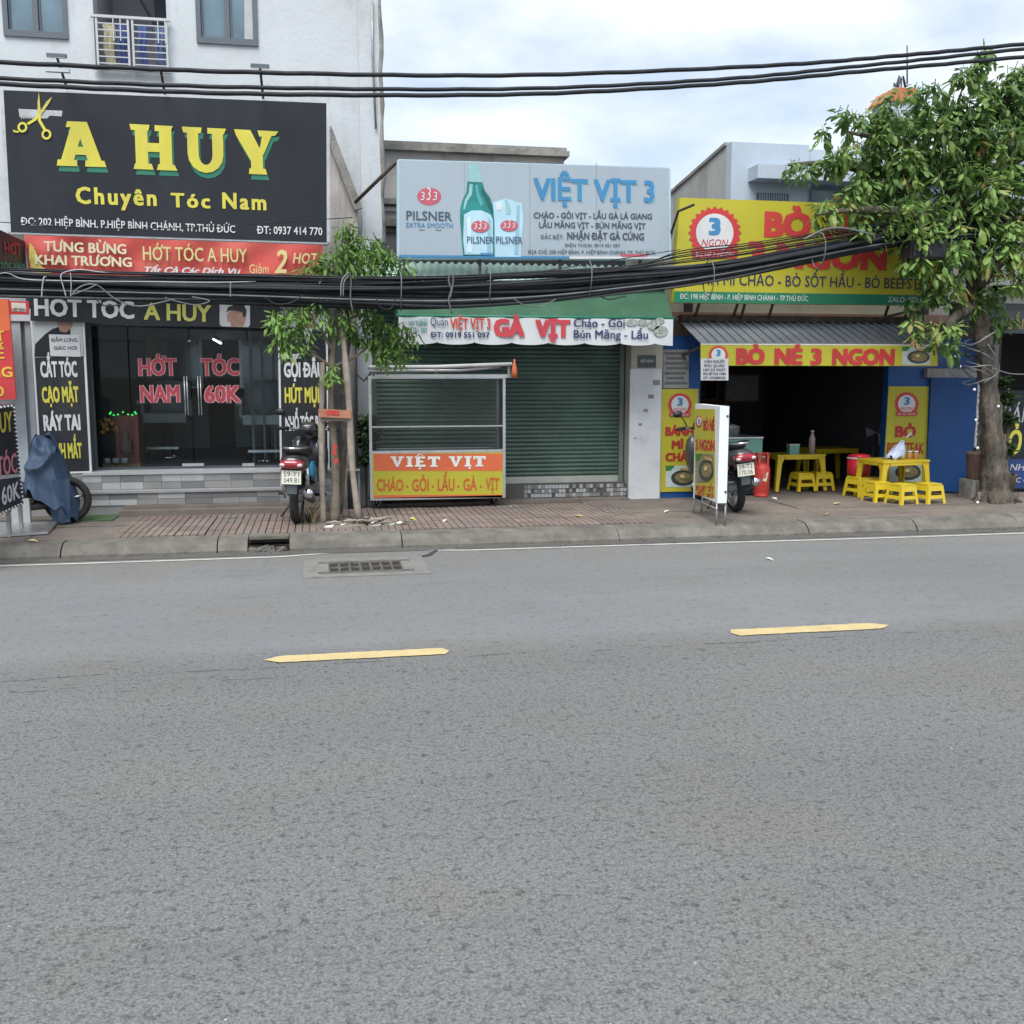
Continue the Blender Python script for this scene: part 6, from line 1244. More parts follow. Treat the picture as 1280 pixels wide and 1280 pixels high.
# ================================================================== YELLOW PLASTIC FURNITURE
def plastic_stool(name='plastic_stool', w_=.145, h=.25, top=.115):
    t = thing(name, 'x', 'stool'); z1 = h
    mb = MB(); mb.prism([(-top, -top + .02, h), (-top + .02, -top, h), (top - .02, -top, h), (top, -top + .02, h), (top, top - .02, h), (top - .02, top, h), (-top + .02, top, h), (-top, top - .02, h)], (0, 0, -.018)); mb.build('seat', M_YPLASTIC, t)
    for s in (-1, 1):
        for u in (-1, 1):
            mb = MB(); th = .044; a, b = s * top, u * top; c, d = s * w_, u * w_; e = .008
            for (ax, ay) in ((1, 0), (0, 1)):
                if ax: q = [(a, b, h - .019), (a - s * th, b, h - .019), (c - s * th * .9, d, 0), (c, d, 0)]; off = Vector((0, -u * e, 0))
                else: q = [(a, b - u * e, h - .019), (a, b - u * th, h - .019), (c, d - u * th * .9, 0), (c, d - u * e, 0)]; off = Vector((-s * e, 0, 0))
                mb.prism([Vector(v) for v in q], off)
            mb.build('leg', M_YPLASTIC, t)
    for (z0_, z1_) in ((h - .088, h - .021), (h * .27, h * .44)):
        for s in (-1, 1):
            f = lambda z: top + (w_ - top) * (1 - z / h) - .004
            mb = MB(); p, q = f(z0_), f(z1_); mb.hexa([(-p + .03, s * p, z0_), (p - .03, s * p, z0_), (p - .03, s * (p - .008), z0_), (-p + .03, s * (p - .008), z0_), (-q + .03, s * q, z1_), (q - .03, s * q, z1_), (q - .03, s * (q - .008), z1_), (-q + .03, s * (q - .008), z1_)]); mb.build('apron' if z0_ > h * .5 else 'rung', M_YPLASTIC, t)
            mb = MB(); mb.hexa([(s * p, -p + .03, z0_), (s * p, p - .03, z0_), (s * (p - .008), p - .03, z0_), (s * (p - .008), -p + .03, z0_), (s * q, -q + .03, z1_), (s * q, q - .03, z1_), (s * (q - .008), q - .03, z1_), (s * (q - .008), -q + .03, z1_)]); mb.build('apron' if z0_ > h * .5 else 'rung', M_YPLASTIC, t)
    return t
def plastic_table(w_=.36, d=.26, h=.50):
    t = thing('plastic_table', 'x', 'table')
    mb = MB(); mb.box(-w_, w_, -d, d, h - .03, h); mb.build('tabletop', M_YPLASTIC, t)
    for s in (-1, 1):
        for u in (-1, 1):
            x0, y0 = s * (w_ - .01), u * (d - .01); x1, y1 = s * (w_ + .025), u * (d + .02)
            mb = MB(); mb.prism([Vector((x0, y0, h - .031)), Vector((x0 - s * .11, y0, h - .031)), Vector((x0 - s * .065, y0, h - .12)), Vector((x1 - s * .045, y1, 0)), Vector((x1, y1, 0))], (0, -u * .03, 0)); mb.prism([Vector((x0, y0 - u * .031, h - .031)), Vector((x0, y0 - u * .11, h - .031)), Vector((x0, y0 - u * .065, h - .12)), Vector((x1, y1 - u * .05, 0)), Vector((x1, y1 - u * .031, 0))], (-s * .02, 0, 0)); mb.build('leg', M_YPLASTIC, t)
    for s in (-1, 1):
        mb = MB(); mb.box(-w_ + .12, w_ - .12, s * (d - .012) - .008, s * (d - .012) + .008, h - .065, h - .031); mb.build('apron', M_YPLASTIC, t)
        mb = MB(); mb.box(s * (w_ - .012) - .008, s * (w_ - .012) + .008, -d + .12, d - .12, h - .065, h - .031); mb.build('apron', M_YPLASTIC, t)
    return t
st0 = plastic_stool(); GRP = 'small yellow plastic stools at the eatery'
FZ = .128
for i, (px, py, rz, lab, z) in enumerate(((1132, 631, .25, 'yellow stool in front of the near yellow table, leftmost of the two nearest the kerb', FZ), (1166, 630, .2, 'yellow stool at the right end of the near yellow table beside the blue door leaf', FZ),
        (1078, 621, .35, 'yellow stool under the red cooler, left of the near yellow table', FZ), (1091, 621, -.25, 'yellow stool tucked against the left leg of the near yellow table', FZ), (1102, 628, .1, 'yellow stool hidden behind the front left leg of the near yellow table', FZ),
        (1006, 614, .1, 'yellow stool under the inner yellow table inside the dark room', FZ), (1030, 613, -.05, 'yellow stool right of the inner yellow table inside the dark room', FZ), (1151, 614, .5, 'yellow stool behind the near yellow table against the yellow poster', FZ))):
    o = st0 if i == 0 else copy_tree(st0); g = G(px, py, z); g.y += .10; o.location = g; o.rotation_euler.z = rz; o['label'] = lab; o['group'] = GRP
tb0 = plastic_table()
g = G(1126, 624, FZ); g.y += .22; tb0.location = g; tb0.rotation_euler.z = .14; tb0['label'] = 'yellow plastic table in front of the yellow BEEFSTEAK poster'; tb0['group'] = 'yellow plastic tables at the eatery'; T1 = g.copy()
o = copy_tree(tb0); g = G(1001, 614, FZ); g.y += .28; o.location = g; o.rotation_euler.z = .03; o['label'] = 'yellow plastic table standing inside the dark room of the eatery'; T2 = g.copy()
o = copy_tree(tb0); g = G(1076, 610, FZ); g.y += 1.0; o.location = g; o.rotation_euler.z = .1; o['label'] = 'yellow plastic table deepest in the dark room, behind the red cooler'
# things on the tables
bag = thing('plastic_bag', 'crumpled white and blue plastic bag lying on the near yellow table', 'bag', T1 + Vector((-.05, 0, .5)))
mb = MB(); c = T1 + Vector((-.02, -.05, .5)); rg = []
for i in range(9):
    t = i / 8; r = (.15 * (1 - t) ** .8 + .02); rg.append([c + Vector((.11 * t + r * .8 * math.cos(a) * (1 + .2 * math.sin(a * 3 + i)), r * .6 * math.sin(a), .025 + .2 * t + .03 * math.sin(a * 4 + i))) for a in [k * 2 * math.pi / 14 for k in range(14)]])
mb.loft(rg); mb.build('bag_body', mat('milky_bag', (.50, .55, .72), .4, var=.3, scale=14), bag)
mb = MB(); mb.tube([c + Vector((.15, 0, .27)), c + Vector((.22, 0, .33)), c + Vector((.25, .01, .28))], .014, 6); mb.build('handle', M_PAPER, bag)
for i, dx in enumerate((.19, .28)):
    c = T1 + Vector((dx, -.06, .5)); o = thing('condiment_jar', ('left', 'right')[i] + ' one of two small amber jars on the near yellow table', 'jar', c, 'amber jars on the near table')
    MB().lathe(c, [(.032, 0), (.036, .01), (.036, .07), (.026, .085), (.001, .086)], 12).build('body', mat('amber_sauce', (.35, .16, .05), .25, var=.2), o); MB().lathe(c + Vector((0, 0, .087)), [(.03, 0), (.03, .018), (.001, .02)], 12).build('lid', M_WHT, o)
for i, (dx, h, m, lab) in enumerate(((-.05, .12, M_GREENPANEL, 'green chopstick box on the inner yellow table'), (.23, .30, mat('pale_pink_bottle', (.36, .28, .30), .4), 'tall pale bottle on the inner yellow table'))):
    c = T2 + Vector((dx, -.1, .5)); o = thing('table_bottle', lab, ('box', 'bottle')[i], c); o.name = ('chopstick_box', 'table_bottle')[i]
    if i: MB().lathe(c, [(.045, 0), (.045, h * .7), (.02, h * .9), (.02, h), (.001, h)], 12).build('body', m, o); MB().lathe(c + Vector((0, 0, h)), [(.024, 0), (.024, .02), (.001, .021)], 10).build('cap', M_WHT, o)
    else: MB().box(c.x - .07, c.x + .07, c.y - .05, c.y + .05, c.z, c.z + h).build('body', m, o); MB().box(c.x - .075, c.x + .075, c.y - .055, c.y + .055, c.z + h, c.z + h + .015).build('lid', M_WHT, o)
# red cooler on its stool
c = G(1082, 620, FZ) + Vector((.02, .24, .0)); c.z = .38
o = thing('drink_cooler', 'red round drink cooler with a white band standing left of the near yellow table', 'cooler', c)
c2 = Vector(c); MB().lathe(c2, [(.13, 0), (.15, .02), (.155, .22)], 20).build('body', M_REDP, o); MB().lathe(c2 + Vector((0, 0, .221)), [(.16, 0), (.16, .018), (.15, .02)], 20).build('rim', M_WHT, o); MB().lathe(c2 + Vector((0, 0, .242)), [(.15, 0), (.14, .03), (.05, .045), (.001, .046)], 20).build('lid', M_REDP, o); MB().box(c2.x - .09, c2.x - .06, c2.y - .19, c2.y - .14, c2.z + .03, c2.z + .06).build('tap', M_WHT, o)
s_ = copy_tree(st0); s_.location = (c.x, c.y, FZ); s_.rotation_euler.z = .6; s_['label'] = 'yellow stool directly carrying the red drink cooler'
# gas cylinder
c = G(957, 622, FZ) + Vector((0, .15, 0)); o = thing('gas_cylinder', 'red gas cylinder with collar standing beside the dark counter', 'gas cylinder', c)
MB().lathe(c, [(.095, 0), (.10, .02), (.09, .03), (.108, .06), (.11, .36), (.10, .40), (.07, .43), (.03, .445), (.001, .456)], 22).build('tank', M_GAS, o)
for s in (-1, 1): MB().tube([c + Vector((s * .08 * math.cos(a), .08 * math.sin(a) - .0, .0)) + Vector((0, 0, .56)) for a in [-1.2 + i * .4 for i in range(7)]], .014, 6).build('collar_ring', M_GAS, o)
for a in (-2.4, -.8, .8, 2.4): MB().bar(c + Vector((.08 * math.cos(a), .08 * math.sin(a), .41)), c + Vector((.08 * math.cos(a), .08 * math.sin(a), .56)), .03, .018).build('collar_post', M_GAS, o)
MB().lathe(c + Vector((0, 0, .456)), [(.025, 0), (.025, .05), (.05, .055), (.05, .07), (.001, .071)], 12).build('valve', mat('grey_valve', (.3, .3, .28), .5), o)
MB().prism([c + Vector((-.035, -.109, .22)), c + Vector((.02, -.112, .2)), c + Vector((.05, -.104, .32)), c + Vector((.03, -.11, .33))], (0, .004, 0)).build('label_print', M_CREAM, o)
# counter
a = P(900, 600, 12.75); b = P(950, 600, 12.75); o = thing('serving_counter', 'dark serving counter with a sea-green upper panel behind the white light box', 'counter', ((a.x + b.x) / 2, 12.75, FZ))
z0_ = P(930, 570, 12.75).z; z1_ = P(930, 548, 12.75).z
MB().box(a.x - .35, b.x, 12.76, 13.4, FZ, z0_).build('base', mat('dark_counter', (.02, .035, .05), .5), o); MB().box(a.x - .35, b.x + .005, 12.72, 12.75, z0_ - .01, z1_).build('upper_panel', M_GREENPANEL, o); MB().box(a.x - .36, b.x + .01, 12.70, 13.42, z1_ + .001, z1_ + .02).build('worktop', M_STEEL, o)
c = P(915, 545, 12.9); o = thing('steel_pot', 'dull steel pot standing on the serving counter', 'pot', (c.x, 13.0, z1_ + .02)); MB().lathe((c.x, 13.0, z1_ + .02), [(.13, 0), (.14, .12), (.145, .125), (.06, .16), (.001, .165)], 16).build('body', M_GALV, o); MB().lathe((c.x, 13.0, z1_ + .185), [(.02, 0), (.02, .02), (.001, .02)], 8).build('knob', M_BLACK, o)
# standing fan inside
c = P(1092, 560, 13.6); o = thing('standing_fan', 'dim grey standing fan inside the dark room beside the red cooler', 'fan', (c.x, 13.6, FZ)); z = P(1090, 540, 13.6).z
MB().lathe((c.x, 13.6, FZ), [(.18, 0), (.17, .03), (.03, .05)], 16).build('base', M_FRAME, o); MB().tube([(c.x, 13.6, FZ), (c.x, 13.6, z)], .014, 6).build('post', M_FRAME, o)
mb = MB()
for k in range(3):
    a = k * 2.09 + .7; mb.prism([(c.x, 13.5, z), (c.x + .2 * math.cos(a), 13.52, z + .2 * math.sin(a)), (c.x + .19 * math.cos(a + .7), 13.47, z + .19 * math.sin(a + .7))], (0, .006, 0))
mb.build('blades', mat('grey_blade', (.28, .29, .31), .5), o)
for r in (.08, .15, .22): MB().tube([(c.x + r * math.cos(a), 13.45, z + r * math.sin(a)) for a in [i * math.pi / 10 for i in range(21)]], .004, 4).build('guard_ring', M_FRAME, o)

# ================================================================== WHITE LIGHT BOX BY THE KERB
C_ = G(896, 655, .142); Lf = G(866, 640, .142); Rt = G(910, 649, .142)
o = thing('light_box_sign', 'white-sided light box with yellow food print standing on thin legs by the kerb', 'light box', C_)
z0_ = P(896, 629, C_.y).z; z1_ = P(896, 508, C_.y).z; u = Vector((Lf.x - C_.x, Lf.y - C_.y, 0)); v = Vector((-u.y, u.x, 0)).normalized()
if v.x < 0: v = -v
v *= .10
q = [Vector((C_.x, C_.y, z0_)), Vector((C_.x, C_.y, z0_)) + u, Vector((C_.x, C_.y, z0_)) + u + v, Vector((C_.x, C_.y, z0_)) + v]
MB().prism(q, (0, 0, z1_ - z0_)).build('case', mat('white_box_side', (.66, .68, .70), .5, var=.04), o)
nrm = -v.normalized(); pl = Pl(C_, nrm, .003)
fp = [(868.5, 511), (893.5, 511.5), (893.5, 623), (868.5, 618)]
poly(pl, fp, M_SIGNYEL, o, 1, 'printed_face', .002)
poly(pl, ell(873.5, 527, 3.8, 7.5, 16), M_REDV, o, 2, 'badge_print'); poly(pl, ell(873.5, 526.5, 2.7, 5.5, 14), M_WHT, o, 3, 'badge_centre'); txt('3', pl, (872.3, 529), (874.8, 529), 5, M_BLUEV, o, bold=.03, k=4)
txt('BÒ NÉ', pl, (879, 537.5), (893, 538), 12.5, mat('poster_red', (.38, .02, .025), .5), o, bold=.04, k=2); txt('3 NGON', pl, (869.5, 562), (893, 564), 12.5, mat('poster_red', (.38, .02, .025), .5), o, bold=.04, k=2)
food(pl, o, 869.5, 567, 892, 604); txt('BÒ BÍT TẾT', pl, (870, 612.5), (892, 615.5), 6, mat('poster_red', (.38, .02, .025), .5), o, bold=.03, k=2); txt('SỐT BƠ', pl, (871, 619), (891.5, 622.5), 4.5, mat('poster_red', (.38, .02, .025), .5), o, bold=.03, k=2)
for p in (q[0], q[1], q[2], q[3]):
    c = p * 1; ins = (q[0] + q[2]) / 2; c = c + (ins - c) * .06; MB().tube([Vector((c.x, c.y, .13)), Vector((c.x, c.y, z0_))], .011, 6).build('leg', M_GALV, o)
for zz in (.30,): MB().tube([Vector((q[1].x, q[1].y, zz)), Vector((q[0].x, q[0].y, zz))], .008, 5).build('stretcher', M_GALV, o)
for z in (z1_ - .1, z0_ + .12): c = q[0] + (q[3] - q[0]) * .8; MB().lathe((c.x + .004, c.y - .002, z), [(.001, -.015), (.012, -.006), (.012, .006), (.001, .012)], 8).build('screw_head', M_BLACK, o)

# ================================================================== SCOOTERS
def se(cx, cy, cz, rx, rz, n=14, p=2.6):
    """superellipse ring in the x-z plane"""
    o = []
    for k in range(n):
        a = 2 * math.pi * k / n; c, s = math.cos(a), math.sin(a)
        o.append(Vector((cx + rx * math.copysign(abs(c) ** (2 / p), c), cy, cz + rz * math.copysign(abs(s) ** (2 / p), s))))
    return o
def ring(c, prof, n, axis):
    mb = MB(); mb.lathe(c, list(prof) + [prof[0]], n, axis); mb.f = mb.f[:-2]; mb.s = mb.s[:-2]; return mb
def wheel(t, y, r, w_, name='wheel'):
    mb = MB(); prof = []
    for k in range(10):
        a = math.pi * k / 9; prof.append((r - .045 + .045 * math.sin(a) + 0, -w_ / 2 * math.cos(a)))
    mb = ring((0, y, r), [(r - .07, -w_ / 2 + .01)] + prof + [(r - .07, w_ / 2 - .01)], 28, 'x'); ty = mb.build('wheel', M_RUBBER, t)
    rm = ring((0, y, r), [(r - .069, -w_ / 2 + .012), (r - .085, -.012), (r - .085, .012), (r - .069, w_ / 2 - .012)], 24, 'x'); rm.build('rim', M_STEEL, ty)
    h = MB(); h.lathe((0, y, r), [(.02, -.07), (.055, -.06), (.055, .06), (.02, .07)], 14, 'x'); h.build('hub', M_GALV, ty)
    for i in range(9): a = i * 2 * math.pi / 9; MB().tube([(0.02, y + .05 * math.cos(a), r + .05 * math.sin(a)), (-.0, y + (r - .08) * math.cos(a + .15), r + (r - .08) * math.sin(a + .15))], .006, 5).build('spoke', M_STEEL, ty)
def scooter(label, body, tail, side, lean=0, plate='59-Y1|049.81'):
    t = thing('motor_scooter', label, 'scooter', (0, 0, 0), 'scooters parked on the pavement')
    wheel(t, 0, .28, .095); wheel(t, 1.24, .28, .08)
    mb = MB(); mb.loft([se(0, -.30, .80, .05, .025), se(0, -.24, .79, .10, .05), se(0, 0, .76, .135, .05), se(0, .3, .745, .125, .05), se(0, .55, .76, .09, .04), se(0, .62, .77, .05, .02)]); mb.build('seat', M_BLACK, t)
    mb = MB(); mb.loft([se(0, -.44, .67, .075, .05), se(0, -.38, .67, .115, .085), se(0, -.2, .66, .15, .10), se(0, .1, .62, .145, .12), se(0, .4, .56, .13, .14), se(0, .58, .46, .09, .12)]); mb.build('tail_body', body, t)
    mb = MB(); mb.loft([se(0, -.475, .665, .06, .026, p=3), se(0, -.455, .668, .115, .042, p=3), se(0, -.40, .672, .128, .048, p=3)]); mb.build('tail_light', M_TAILRED, t)
    for s in (-1, 1): mb = MB(); mb.loft([se(s * .085, -.476, .66, .022, .014), se(s * .088, -.462, .662, .03, .02)]); mb.build('indicator', mat('clear_indicator', (.5, .42, .4), .2), t)
    mb = MB(); mb.loft([se(0, -.40, .585, .10, .03), se(0, -.36, .60, .12, .045)]); mb.build('tail_skirt', tail, t)
    mb = MB(); mb.loft([se(0, -.43, .50, .06, .012), se(0, -.40, .56, .085, .03), se(0, -.28, .56, .09, .05)]); mb.build('rear_fender', M_BLACK, t)
    mb = MB(); mb.prism([(-.055, -.405, .49), (.055, -.405, .49), (.05, -.395, .36), (-.05, -.395, .36)], (0, .012, 0)); mb.build('mud_flap', M_FRAME, t)
    lp = MB(); lp.box(-.098, .098, -.432, -.424, .465, .605); pt = lp.build('licence_plate', M_PLATE, t)
    a_, b_ = plate.split('|')
    for s, z in ((a_, .545), (b_, .48)):
        vs, fs = glyphs(s, .0, 0, 1); x0 = min(v.x for v in vs); x1 = max(v.x for v in vs); k = .155 / (x1 - x0)
        MB().add([Vector((-.0775 + (v.x - x0) * k, -.4335 + .001 * -v.z, z + v.y * .05 / CAPH)) for v in vs], fs).build('plate_characters', M_INK, pt)
    mb = MB(); mb.tube([(-.13, .05, .80), (-.12, -.25, .83), (-.07, -.40, .83), (0, -.43, .83), (.07, -.40, .83), (.12, -.25, .83), (.13, .05, .80)], .012, 7); mb.build('grab_rail', M_CHROME, t)
    for s in (-1, 1):
        mb = MB(); mb.loft([se(s * .135, -.12, .60, .02, .06), se(s * .155, .1, .57, .022, .10), se(s * .15, .35, .50, .022, .10), se(s * .12, .55, .42, .02, .06)]); mb.build('side_panel', side, t)
        mb = MB(); mb.tube([(s * .12, -.02, .28), (s * .125, -.2, .62)], .022, 8); mb.build('shock_absorber', M_CHROME, t)
        mb = MB(); mb.tube([(s * .04, 1.22, .28), (s * .06, 1.1, .62), (s * .03, 1.02, .85)], .022, 8); mb.build('fork', M_GALV, t)
        mb = MB(); mb.loft([[Vector((s * (.10 + .12 * k), .93 + .0 * k - .03 * (1 - k), z)) for z in ()] or se(s * (.1 + .12 * 0), .9, .62, .10, .26), se(s * .12, .97, .60, .10, .24)]); mb.build('leg_shield', body, t)
        mb = MB(); mb.tube([(s * .05, .93, .93), (s * .2, .90, .96), (s * .33, .84, .96)], .014, 7); mb.build('handlebar', M_CHROME, t)
        mb = MB(); mb.tube([(s * .22, .885, .962), (s * .34, .835, .96)], .021, 8); mb.build('grip', M_RUBBER, t)
        mb = MB(); mb.tube([(s * .19, .89, .97), (s * .24, .86, 1.08), (s * .30, .84, 1.13)], .007, 6); mb.build('mirror_stalk', M_BLACK, t)
        mb = MB(); mb.loft([se(s * .31, .825, 1.145, .05, .03), se(s * .31, .845, 1.145, .06, .04), se(s * .31, .87, 1.145, .04, .025)]); mb.build('mirror', M_BLACK, t)
        mb = MB(); mb.box(s * .13 - .05, s * .13 + .05, .42, .52, .24, .27) if False else mb.tube([(s * .10, .45, .26), (s * .26, .42, .27)], .018, 7); mb.build('foot_peg', M_RUBBER, t)
    mb = MB(); mb.loft([se(0, .82, .95, .08, .05), se(0, .90, .97, .11, .075), se(0, 1.02, .95, .08, .05)]); mb.build('handlebar_cover', body, t)
    mb = MB(); mb.loft([se(0, .96, .35, .06, .06), se(0, 1.0, .55, .09, .16), se(0, .94, .80, .07, .12), se(0, .92, .9, .05, .05)]); mb.build('front_cowl', body, t)
    mb = MB(); mb.loft([se(0, .95, .50, .045, .03), se(0, 1.2, .60, .055, .025), se(0, 1.45, .50, .045, .02), se(0, 1.56, .38, .03, .02)]); mb.build('front_fender', side, t)
    mb = MB(); mb.loft([se(0, .2, .30, .10, .08), se(0, .45, .32, .13, .12), se(0, .7, .36, .08, .08)]); mb.build('engine', M_GALV, t)
    mb = MB(); mb.box(-.03, .03, .0, .6, .36, .44); mb.build('frame_tube', M_BLACK, t)
    mb = MB(); mb.tube([(.10, .5, .22), (.14, .2, .22), (.15, 0, .28), (.155, -.30, .36)], [.02, .025, .045, .048], 10); mb.build('exhaust', M_FRAME, t)
    mb = MB(); mb.lathe((.155, -.30, .36), [(.05, -.012), (.05, 0), (.02, .012), (.001, .012)], 12, 'y'); mb.build('exhaust_tip', M_CHROME, t)
    mb = MB(); mb.tube([(-.08, .35, .22), (-.22, .33, .02)], .012, 6); mb.build('side_stand', M_RUST, t)
    return t
s1 = scooter('dark scooter with red tail light and blue side panel parked rear-on by the young tree', M_BIKEDARK, M_BIKERED, M_BIKEBLUE)
g = G(371, 655, .135); s1.location = (g.x, g.y + .05, .135); s1.rotation_euler = (0, R(2), -.12)
o = MB().lathe((0, 0, 0), [(.001, -.02), (.02, -.01), (.02, .01), (.001, .02)], 8).build('key_ring', M_CHROME, s1); o.location = (.09, .72, .84)
s2 = scooter('dark grey scooter mostly hidden behind the white light box, its tilted plate showing', mat('grey_scooter_paint', (.04, .042, .045), .35, coat=.4), M_BIKERED, mat('grey_scooter_paint', (.04, .042, .045)), plate='59-T2|170.06')
a = G(924, 641, .13); s2.location = (a.x, a.y + .10, .13); b = G(846, 630, .13); s2.rotation_euler = (0, R(-7), math.atan2(b.y - a.y + .25, b.x - a.x) - math.pi / 2 - .38)
o = MB().tube([(-.01, -.02, 0), (.03, 0, 0)], .02, 6)

# tarp-covered motorbike
g0 = G(92, 655, .13)
cb = thing('covered_motorbike', 'motorbike under a crumpled blue tarpaulin at the left of the salon steps', 'motorbike', g0)
bx = P(42, 600, 11.55).x; ex_ = P(96, 600, 11.55).x; yb2 = 11.6
def wheelx(x, y, r, w_, par):
    prof = [(r - .035 + .035 * math.sin(math.pi * k / 9), -w_ / 2 * math.cos(math.pi * k / 9)) for k in range(10)]
    ty = ring((x, y, .13 + r), [(r - .055, -w_ / 2 + .01)] + prof + [(r - .055, w_ / 2 - .01)], 30, 'y').build('wheel', M_RUBBER, par)
    ring((x, y, .13 + r), [(r - .05, -w_ / 2 + .012), (r - .075, -.014), (r - .075, .014), (r - .05, w_ / 2 - .012)], 24, 'y').build('rim', M_BLACK, ty); MB().lathe((x, y, .13 + r), [(.02, -.07), (.07, -.05), (.07, .05), (.02, .07)], 14, 'y').build('hub', M_STEEL, ty)
    for i in range(6): a = i * math.pi / 3 + .3; MB().tube([(x + .06 * math.cos(a), y - .03, .13 + r + .06 * math.sin(a)), (x + (r - .09) * math.cos(a), y - .01, .13 + r + (r - .09) * math.sin(a))], .013, 5).build('spoke', M_STEEL, ty)
xw = P(84, 625, yb2).x
wheelx(xw, yb2, .25, .085, cb); wheelx(xw - 1.2, yb2, .25, .08, cb)
MB().loft([[Vector((p.z * 0 + xw - .95 + k, yb2 + (p.x), p.z)) for p in se(0, 0, .45, .10 - .02 * abs(k - .4), .13)] for k in (0, .2, .45, .7)]).build('engine', M_BLACK, cb)
MB().tube([(xw - .9, yb2 - .12, .33), (xw - .5, yb2 - .14, .3), (xw - .05, yb2 - .15, .36)], [.02, .03, .045], 8).build('exhaust', M_BLACK, cb); MB().lathe((xw - .62, yb2 - .13, .47), [(.02, -.03), (.055, -.02), (.055, .02), (.02, .03)], 12, 'y').build('engine_cover', M_CHROME, cb); MB().box(xw - .62, xw - .3, yb2 - .13, yb2 - .05, .34, .42).build('gear_case', M_RUST, cb)
xl_ = P(20, 590, yb2 - .25).x; xr_ = P(90, 590, yb2 - .25).x
tz1 = P(50, 549, yb2 - .1).z; mb = MB(); NU, NV = 72, 34
def tarp(u, v):
    a = 2 * math.pi * u
    zb3 = .40 - .20 * max(0, math.cos(a + .5)) ** 3 + .10 * max(0, -math.cos(a)) + .04 * math.sin(5 * a) + .025 * math.sin(11 * a + 1)
    z = tz1 - (tz1 - zb3) * (v ** .9)
    xa = xl_ + .02 + .10 * (1 - v) ** 2; xb = xr_ - .24 * (1 - v) ** 1.2      # left edge nearly upright, right edge slopes out
    k = min(1, (v / .10)) ** .5 if v < .10 else 1
    cx = (xa + xb) / 2; rx = (xb - xa) / 2 * (.74 + .26 * k); ry = (.17 + .10 * v) * (.5 + .5 * k)
    c_, s_ = math.cos(a), math.sin(a); f = 1 + v * (.07 * math.sin(6 * a + 2 * v) + .05 * math.sin(11 * a - 3 * v) + .03 * math.sin(19 * a + v))
    p = Vector((cx + rx * math.copysign(abs(c_) ** .8, c_), yb2 + ry * math.copysign(abs(s_) ** .8, s_) * f, z + .05 * math.sin(2 * a + 1) * (1 - v) + .02 * math.sin(5 * a) * (1 - v)))
    # big swag sling fold on the street side
    if math.sin(a) < 0: q0 = xl_ + .16; zz = .74 + 4.5 * max(0, p.x - q0) ** 2 + 1.0 * min(0, p.x - q0) ** 2; s = math.exp(-((p.z - zz) / .045) ** 2); p.y -= .075 * s; dz = p.z - zz; p.y += .085 * (1 if dz > .08 else max(0, dz) / .08) * max(0, min(1, (xl_ + .42 - p.x) * 6)); p.y += .02 * math.sin(p.z * 23 + p.x * 17) * (1 if dz > 0 and p.x < xl_ + .4 else .35)
    return p
mb.grid(tarp, NU, NV); top = [tarp(k / NU, 0) for k in range(NU)]; c = sum(top, Vector()) / NU + Vector((0, 0, .03)); mb.add(top + [c], [(i, (i + 1) % NU, NU) for i in range(NU)], True)
tag(mb.build('tarpaulin', M_TARP, cb), '', ''); t_ = [o for o in cb.children if o.name.startswith('tarpaulin')][0]; del t_['label'], t_['category']
mb = MB(); mb.grid(lambda u, v: Vector((P(71, 630, yb2 - .25).x + (u - .5) * .26 * (1 - .35 * v) + .03 * v, yb2 - .22 + .03 * math.sin(u * 9), .62 - .46 * v)), 8, 8); mb.build('tarpaulin_tail', M_TARP, cb)

# small litter on the pavement and road edge
lit = [(348 / 4.573 + 440, 1050 / 4.573 + 420, M_YEL, 'yellow leaf lying on the red tiles in front of the food cart', .045), (530 / 4.573 + 440, 1060 / 4.573 + 420, M_LITTERW, 'white scrap lying on the red tiles in front of the food cart', .05), (693, 626, M_LITTER, 'brown dry leaf below the left part of the shutter', .05), (720, 625, M_YEL, 'yellow-brown dry leaf below the middle of the shutter', .06), (833, 640, M_LITTERW, 'small white scrap left of the light box legs', .05), (1046, 630, M_LITTER, 'curled dry leaf lying in front of the eatery room', .07), (968, 624, M_LITTERW, 'pale scrap lying right of the gas cylinder', .06), (1035, 643, M_LITTER, 'flat dry leaf on the concrete before the eatery', .04), (41, 677, M_LITTER, 'brown leaf on the kerb below the ramp plate', .06), (724, 646, M_LITTER, 'thin dry leaf on the paving right of the cart', .07), (962, 700, M_LITTERW, 'tiny white scrap lying on the road right of the light box', .04), (640, 634, M_LITTER, 'dry leaf at the right foot of the food cart', .05)]
for x, y, m, lab, s in lit:
    c = G(x, y, .0 if y > 690 else .14); mb = MB(); a = random.uniform(0, 3)
    d = Vector((math.cos(a), math.sin(a), 0)); e = Vector((-d.y, d.x, 0))
    mb.add([c - d * s, c + e * s * .5 + Vector((0, 0, .015)), c + d * s + Vector((0, 0, .02)), c - e * s * .5 + Vector((0, 0, .02)), c + Vector((0, 0, .003))], [(0, 1, 4), (1, 2, 4), (2, 3, 4), (3, 0, 4)]); o = mb.build('fallen_leaf' if 'leaf ' in lab else 'paper_scrap', m, None, c); tag(o, lab, 'leaf' if 'leaf ' in lab else 'litter')

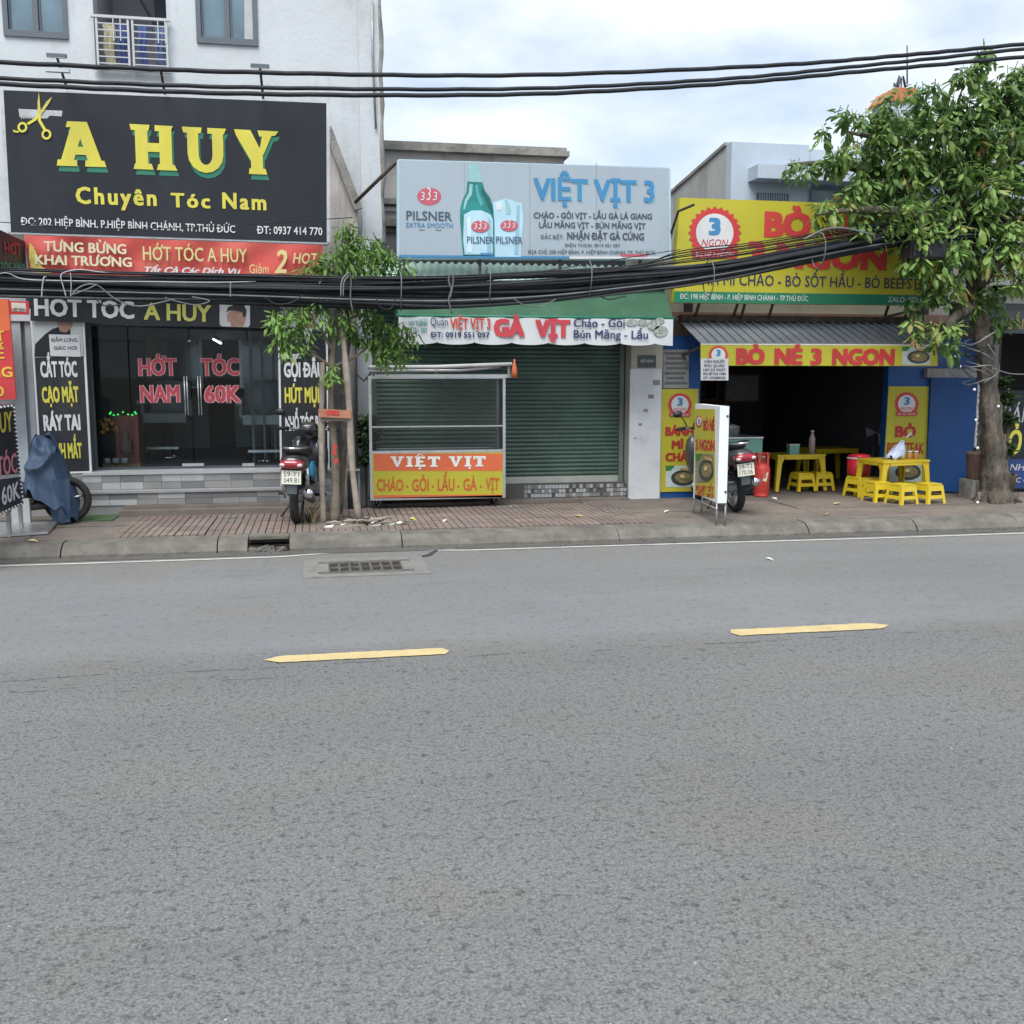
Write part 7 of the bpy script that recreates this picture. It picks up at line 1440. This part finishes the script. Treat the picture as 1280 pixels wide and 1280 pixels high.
# crumbs of leaf and grit gathered in the gutter and on the paving
mb = MB()
for i in range(420):
    if i < 260: x = random.uniform(-4, 10); y = 10.02 - abs(random.gauss(0, .10)); z = .012
    else: x = random.uniform(-3.5, 9); y = random.uniform(10.4, 12.0); z = .148
    s = random.uniform(.004, .018); a = random.uniform(0, 6.28); d = Vector((math.cos(a), math.sin(a), 0)) * s; e = Vector((-d.y, d.x, 0)) * .5; c = Vector((x, y, z))
    mb.add([c - d, c + e + Vector((0, 0, s * .4)), c + d, c - e + Vector((0, 0, s * .3))], [(0, 1, 2), (0, 2, 3)])
o = mb.build('leaf_crumbs', mat('leaf_crumb_brown', (.13, .10, .065), .9, var=.6, scale=30), None); o['kind'] = 'stuff'
# dim fittings at the back of the eatery
def fit(name, lab, cat, m, x, y, z, hx, hy, hz, extra=None):
    t = thing(name, lab, cat, (x, y, z)); MB().box(x - hx, x + hx, y - hy, y + hy, z, z + hz).build('body', m, t)
    if extra: extra(t)
    return t
bxm = (ox0 + ox1) / 2
sh_ = thing('wall_shelf', 'dim brown shelf with jars along the back wall of the eatery', 'shelf', (bxm - .2, 17.2, .13))
M_SHB = mat('brown_shelf_wood', (.16, .09, .05), .7, var=.2, scale=6)
for k in range(4): MB().box(bxm - 1.3, bxm + .7, 17.0, 17.4, .5 + k * .38, .53 + k * .38).build('shelf_board', M_SHB, sh_)
for x in (-1.32, .70): MB().box(bxm + x, bxm + x + .03, 17.0, 17.4, .13, 1.75).build('side_board', M_SHB, sh_)
for k in range(3):
    for j in range(7):
        c = Vector((bxm - 1.15 + j * .27 + random.uniform(-.05, .05), 17.15, .53 + k * .38)); h = random.uniform(.12, .26); MB().lathe(c, [(.05, 0), (.055, h * .7), (.03, h), (.001, h)], 10).build('jar', random.choice([M_BROWN, M_WHT, M_REDP, M_GREENPANEL, M_STEEL]), sh_)
pl = FP(17.48); 
S = thing('wall_picture', 'faint framed picture on the dark back wall of the eatery', 'picture', (bxm + 1.3, 17.45, 1.3)); MB().box(bxm + 1.0, bxm + 1.7, 17.42, 17.48, 1.2, 1.75).build('frame', M_SHB, S); MB().box(bxm + 1.05, bxm + 1.65, 17.41, 17.419, 1.25, 1.7).build('picture_sheet', M_GREYPRINT, S)
# salon fittings: mirrors with pale counters along the back wall
for i, (dx, lab) in enumerate(((.55, 'left of two tall mirrors over pale counters at the back of the salon'), (1.7, 'right of two tall mirrors over pale counters at the back of the salon'))):
    x = xl + dx; t = thing('salon_mirror', lab, 'mirror', (x, 16.3, ZF), 'mirrors at the back of the salon')
    MB().box(x - .3, x + .3, 16.5, 16.56, ZF + .9, ZF + 1.75).build('frame', M_STEEL, t); MB().box(x - .26, x + .26, 16.48, 16.499, ZF + .94, ZF + 1.71).build('mirror_glass', mat('mirror_glass', (.14, .16, .17), .2, 1., var=.02), t); MB().box(x - .4, x + .4, 16.2, 16.5, ZF + .72, ZF + .78).build('counter', M_STEPW, t); MB().box(x - .38, x + .38, 16.3, 16.5, ZF, ZF + .715).build('cupboard', M_CHAIR, t)
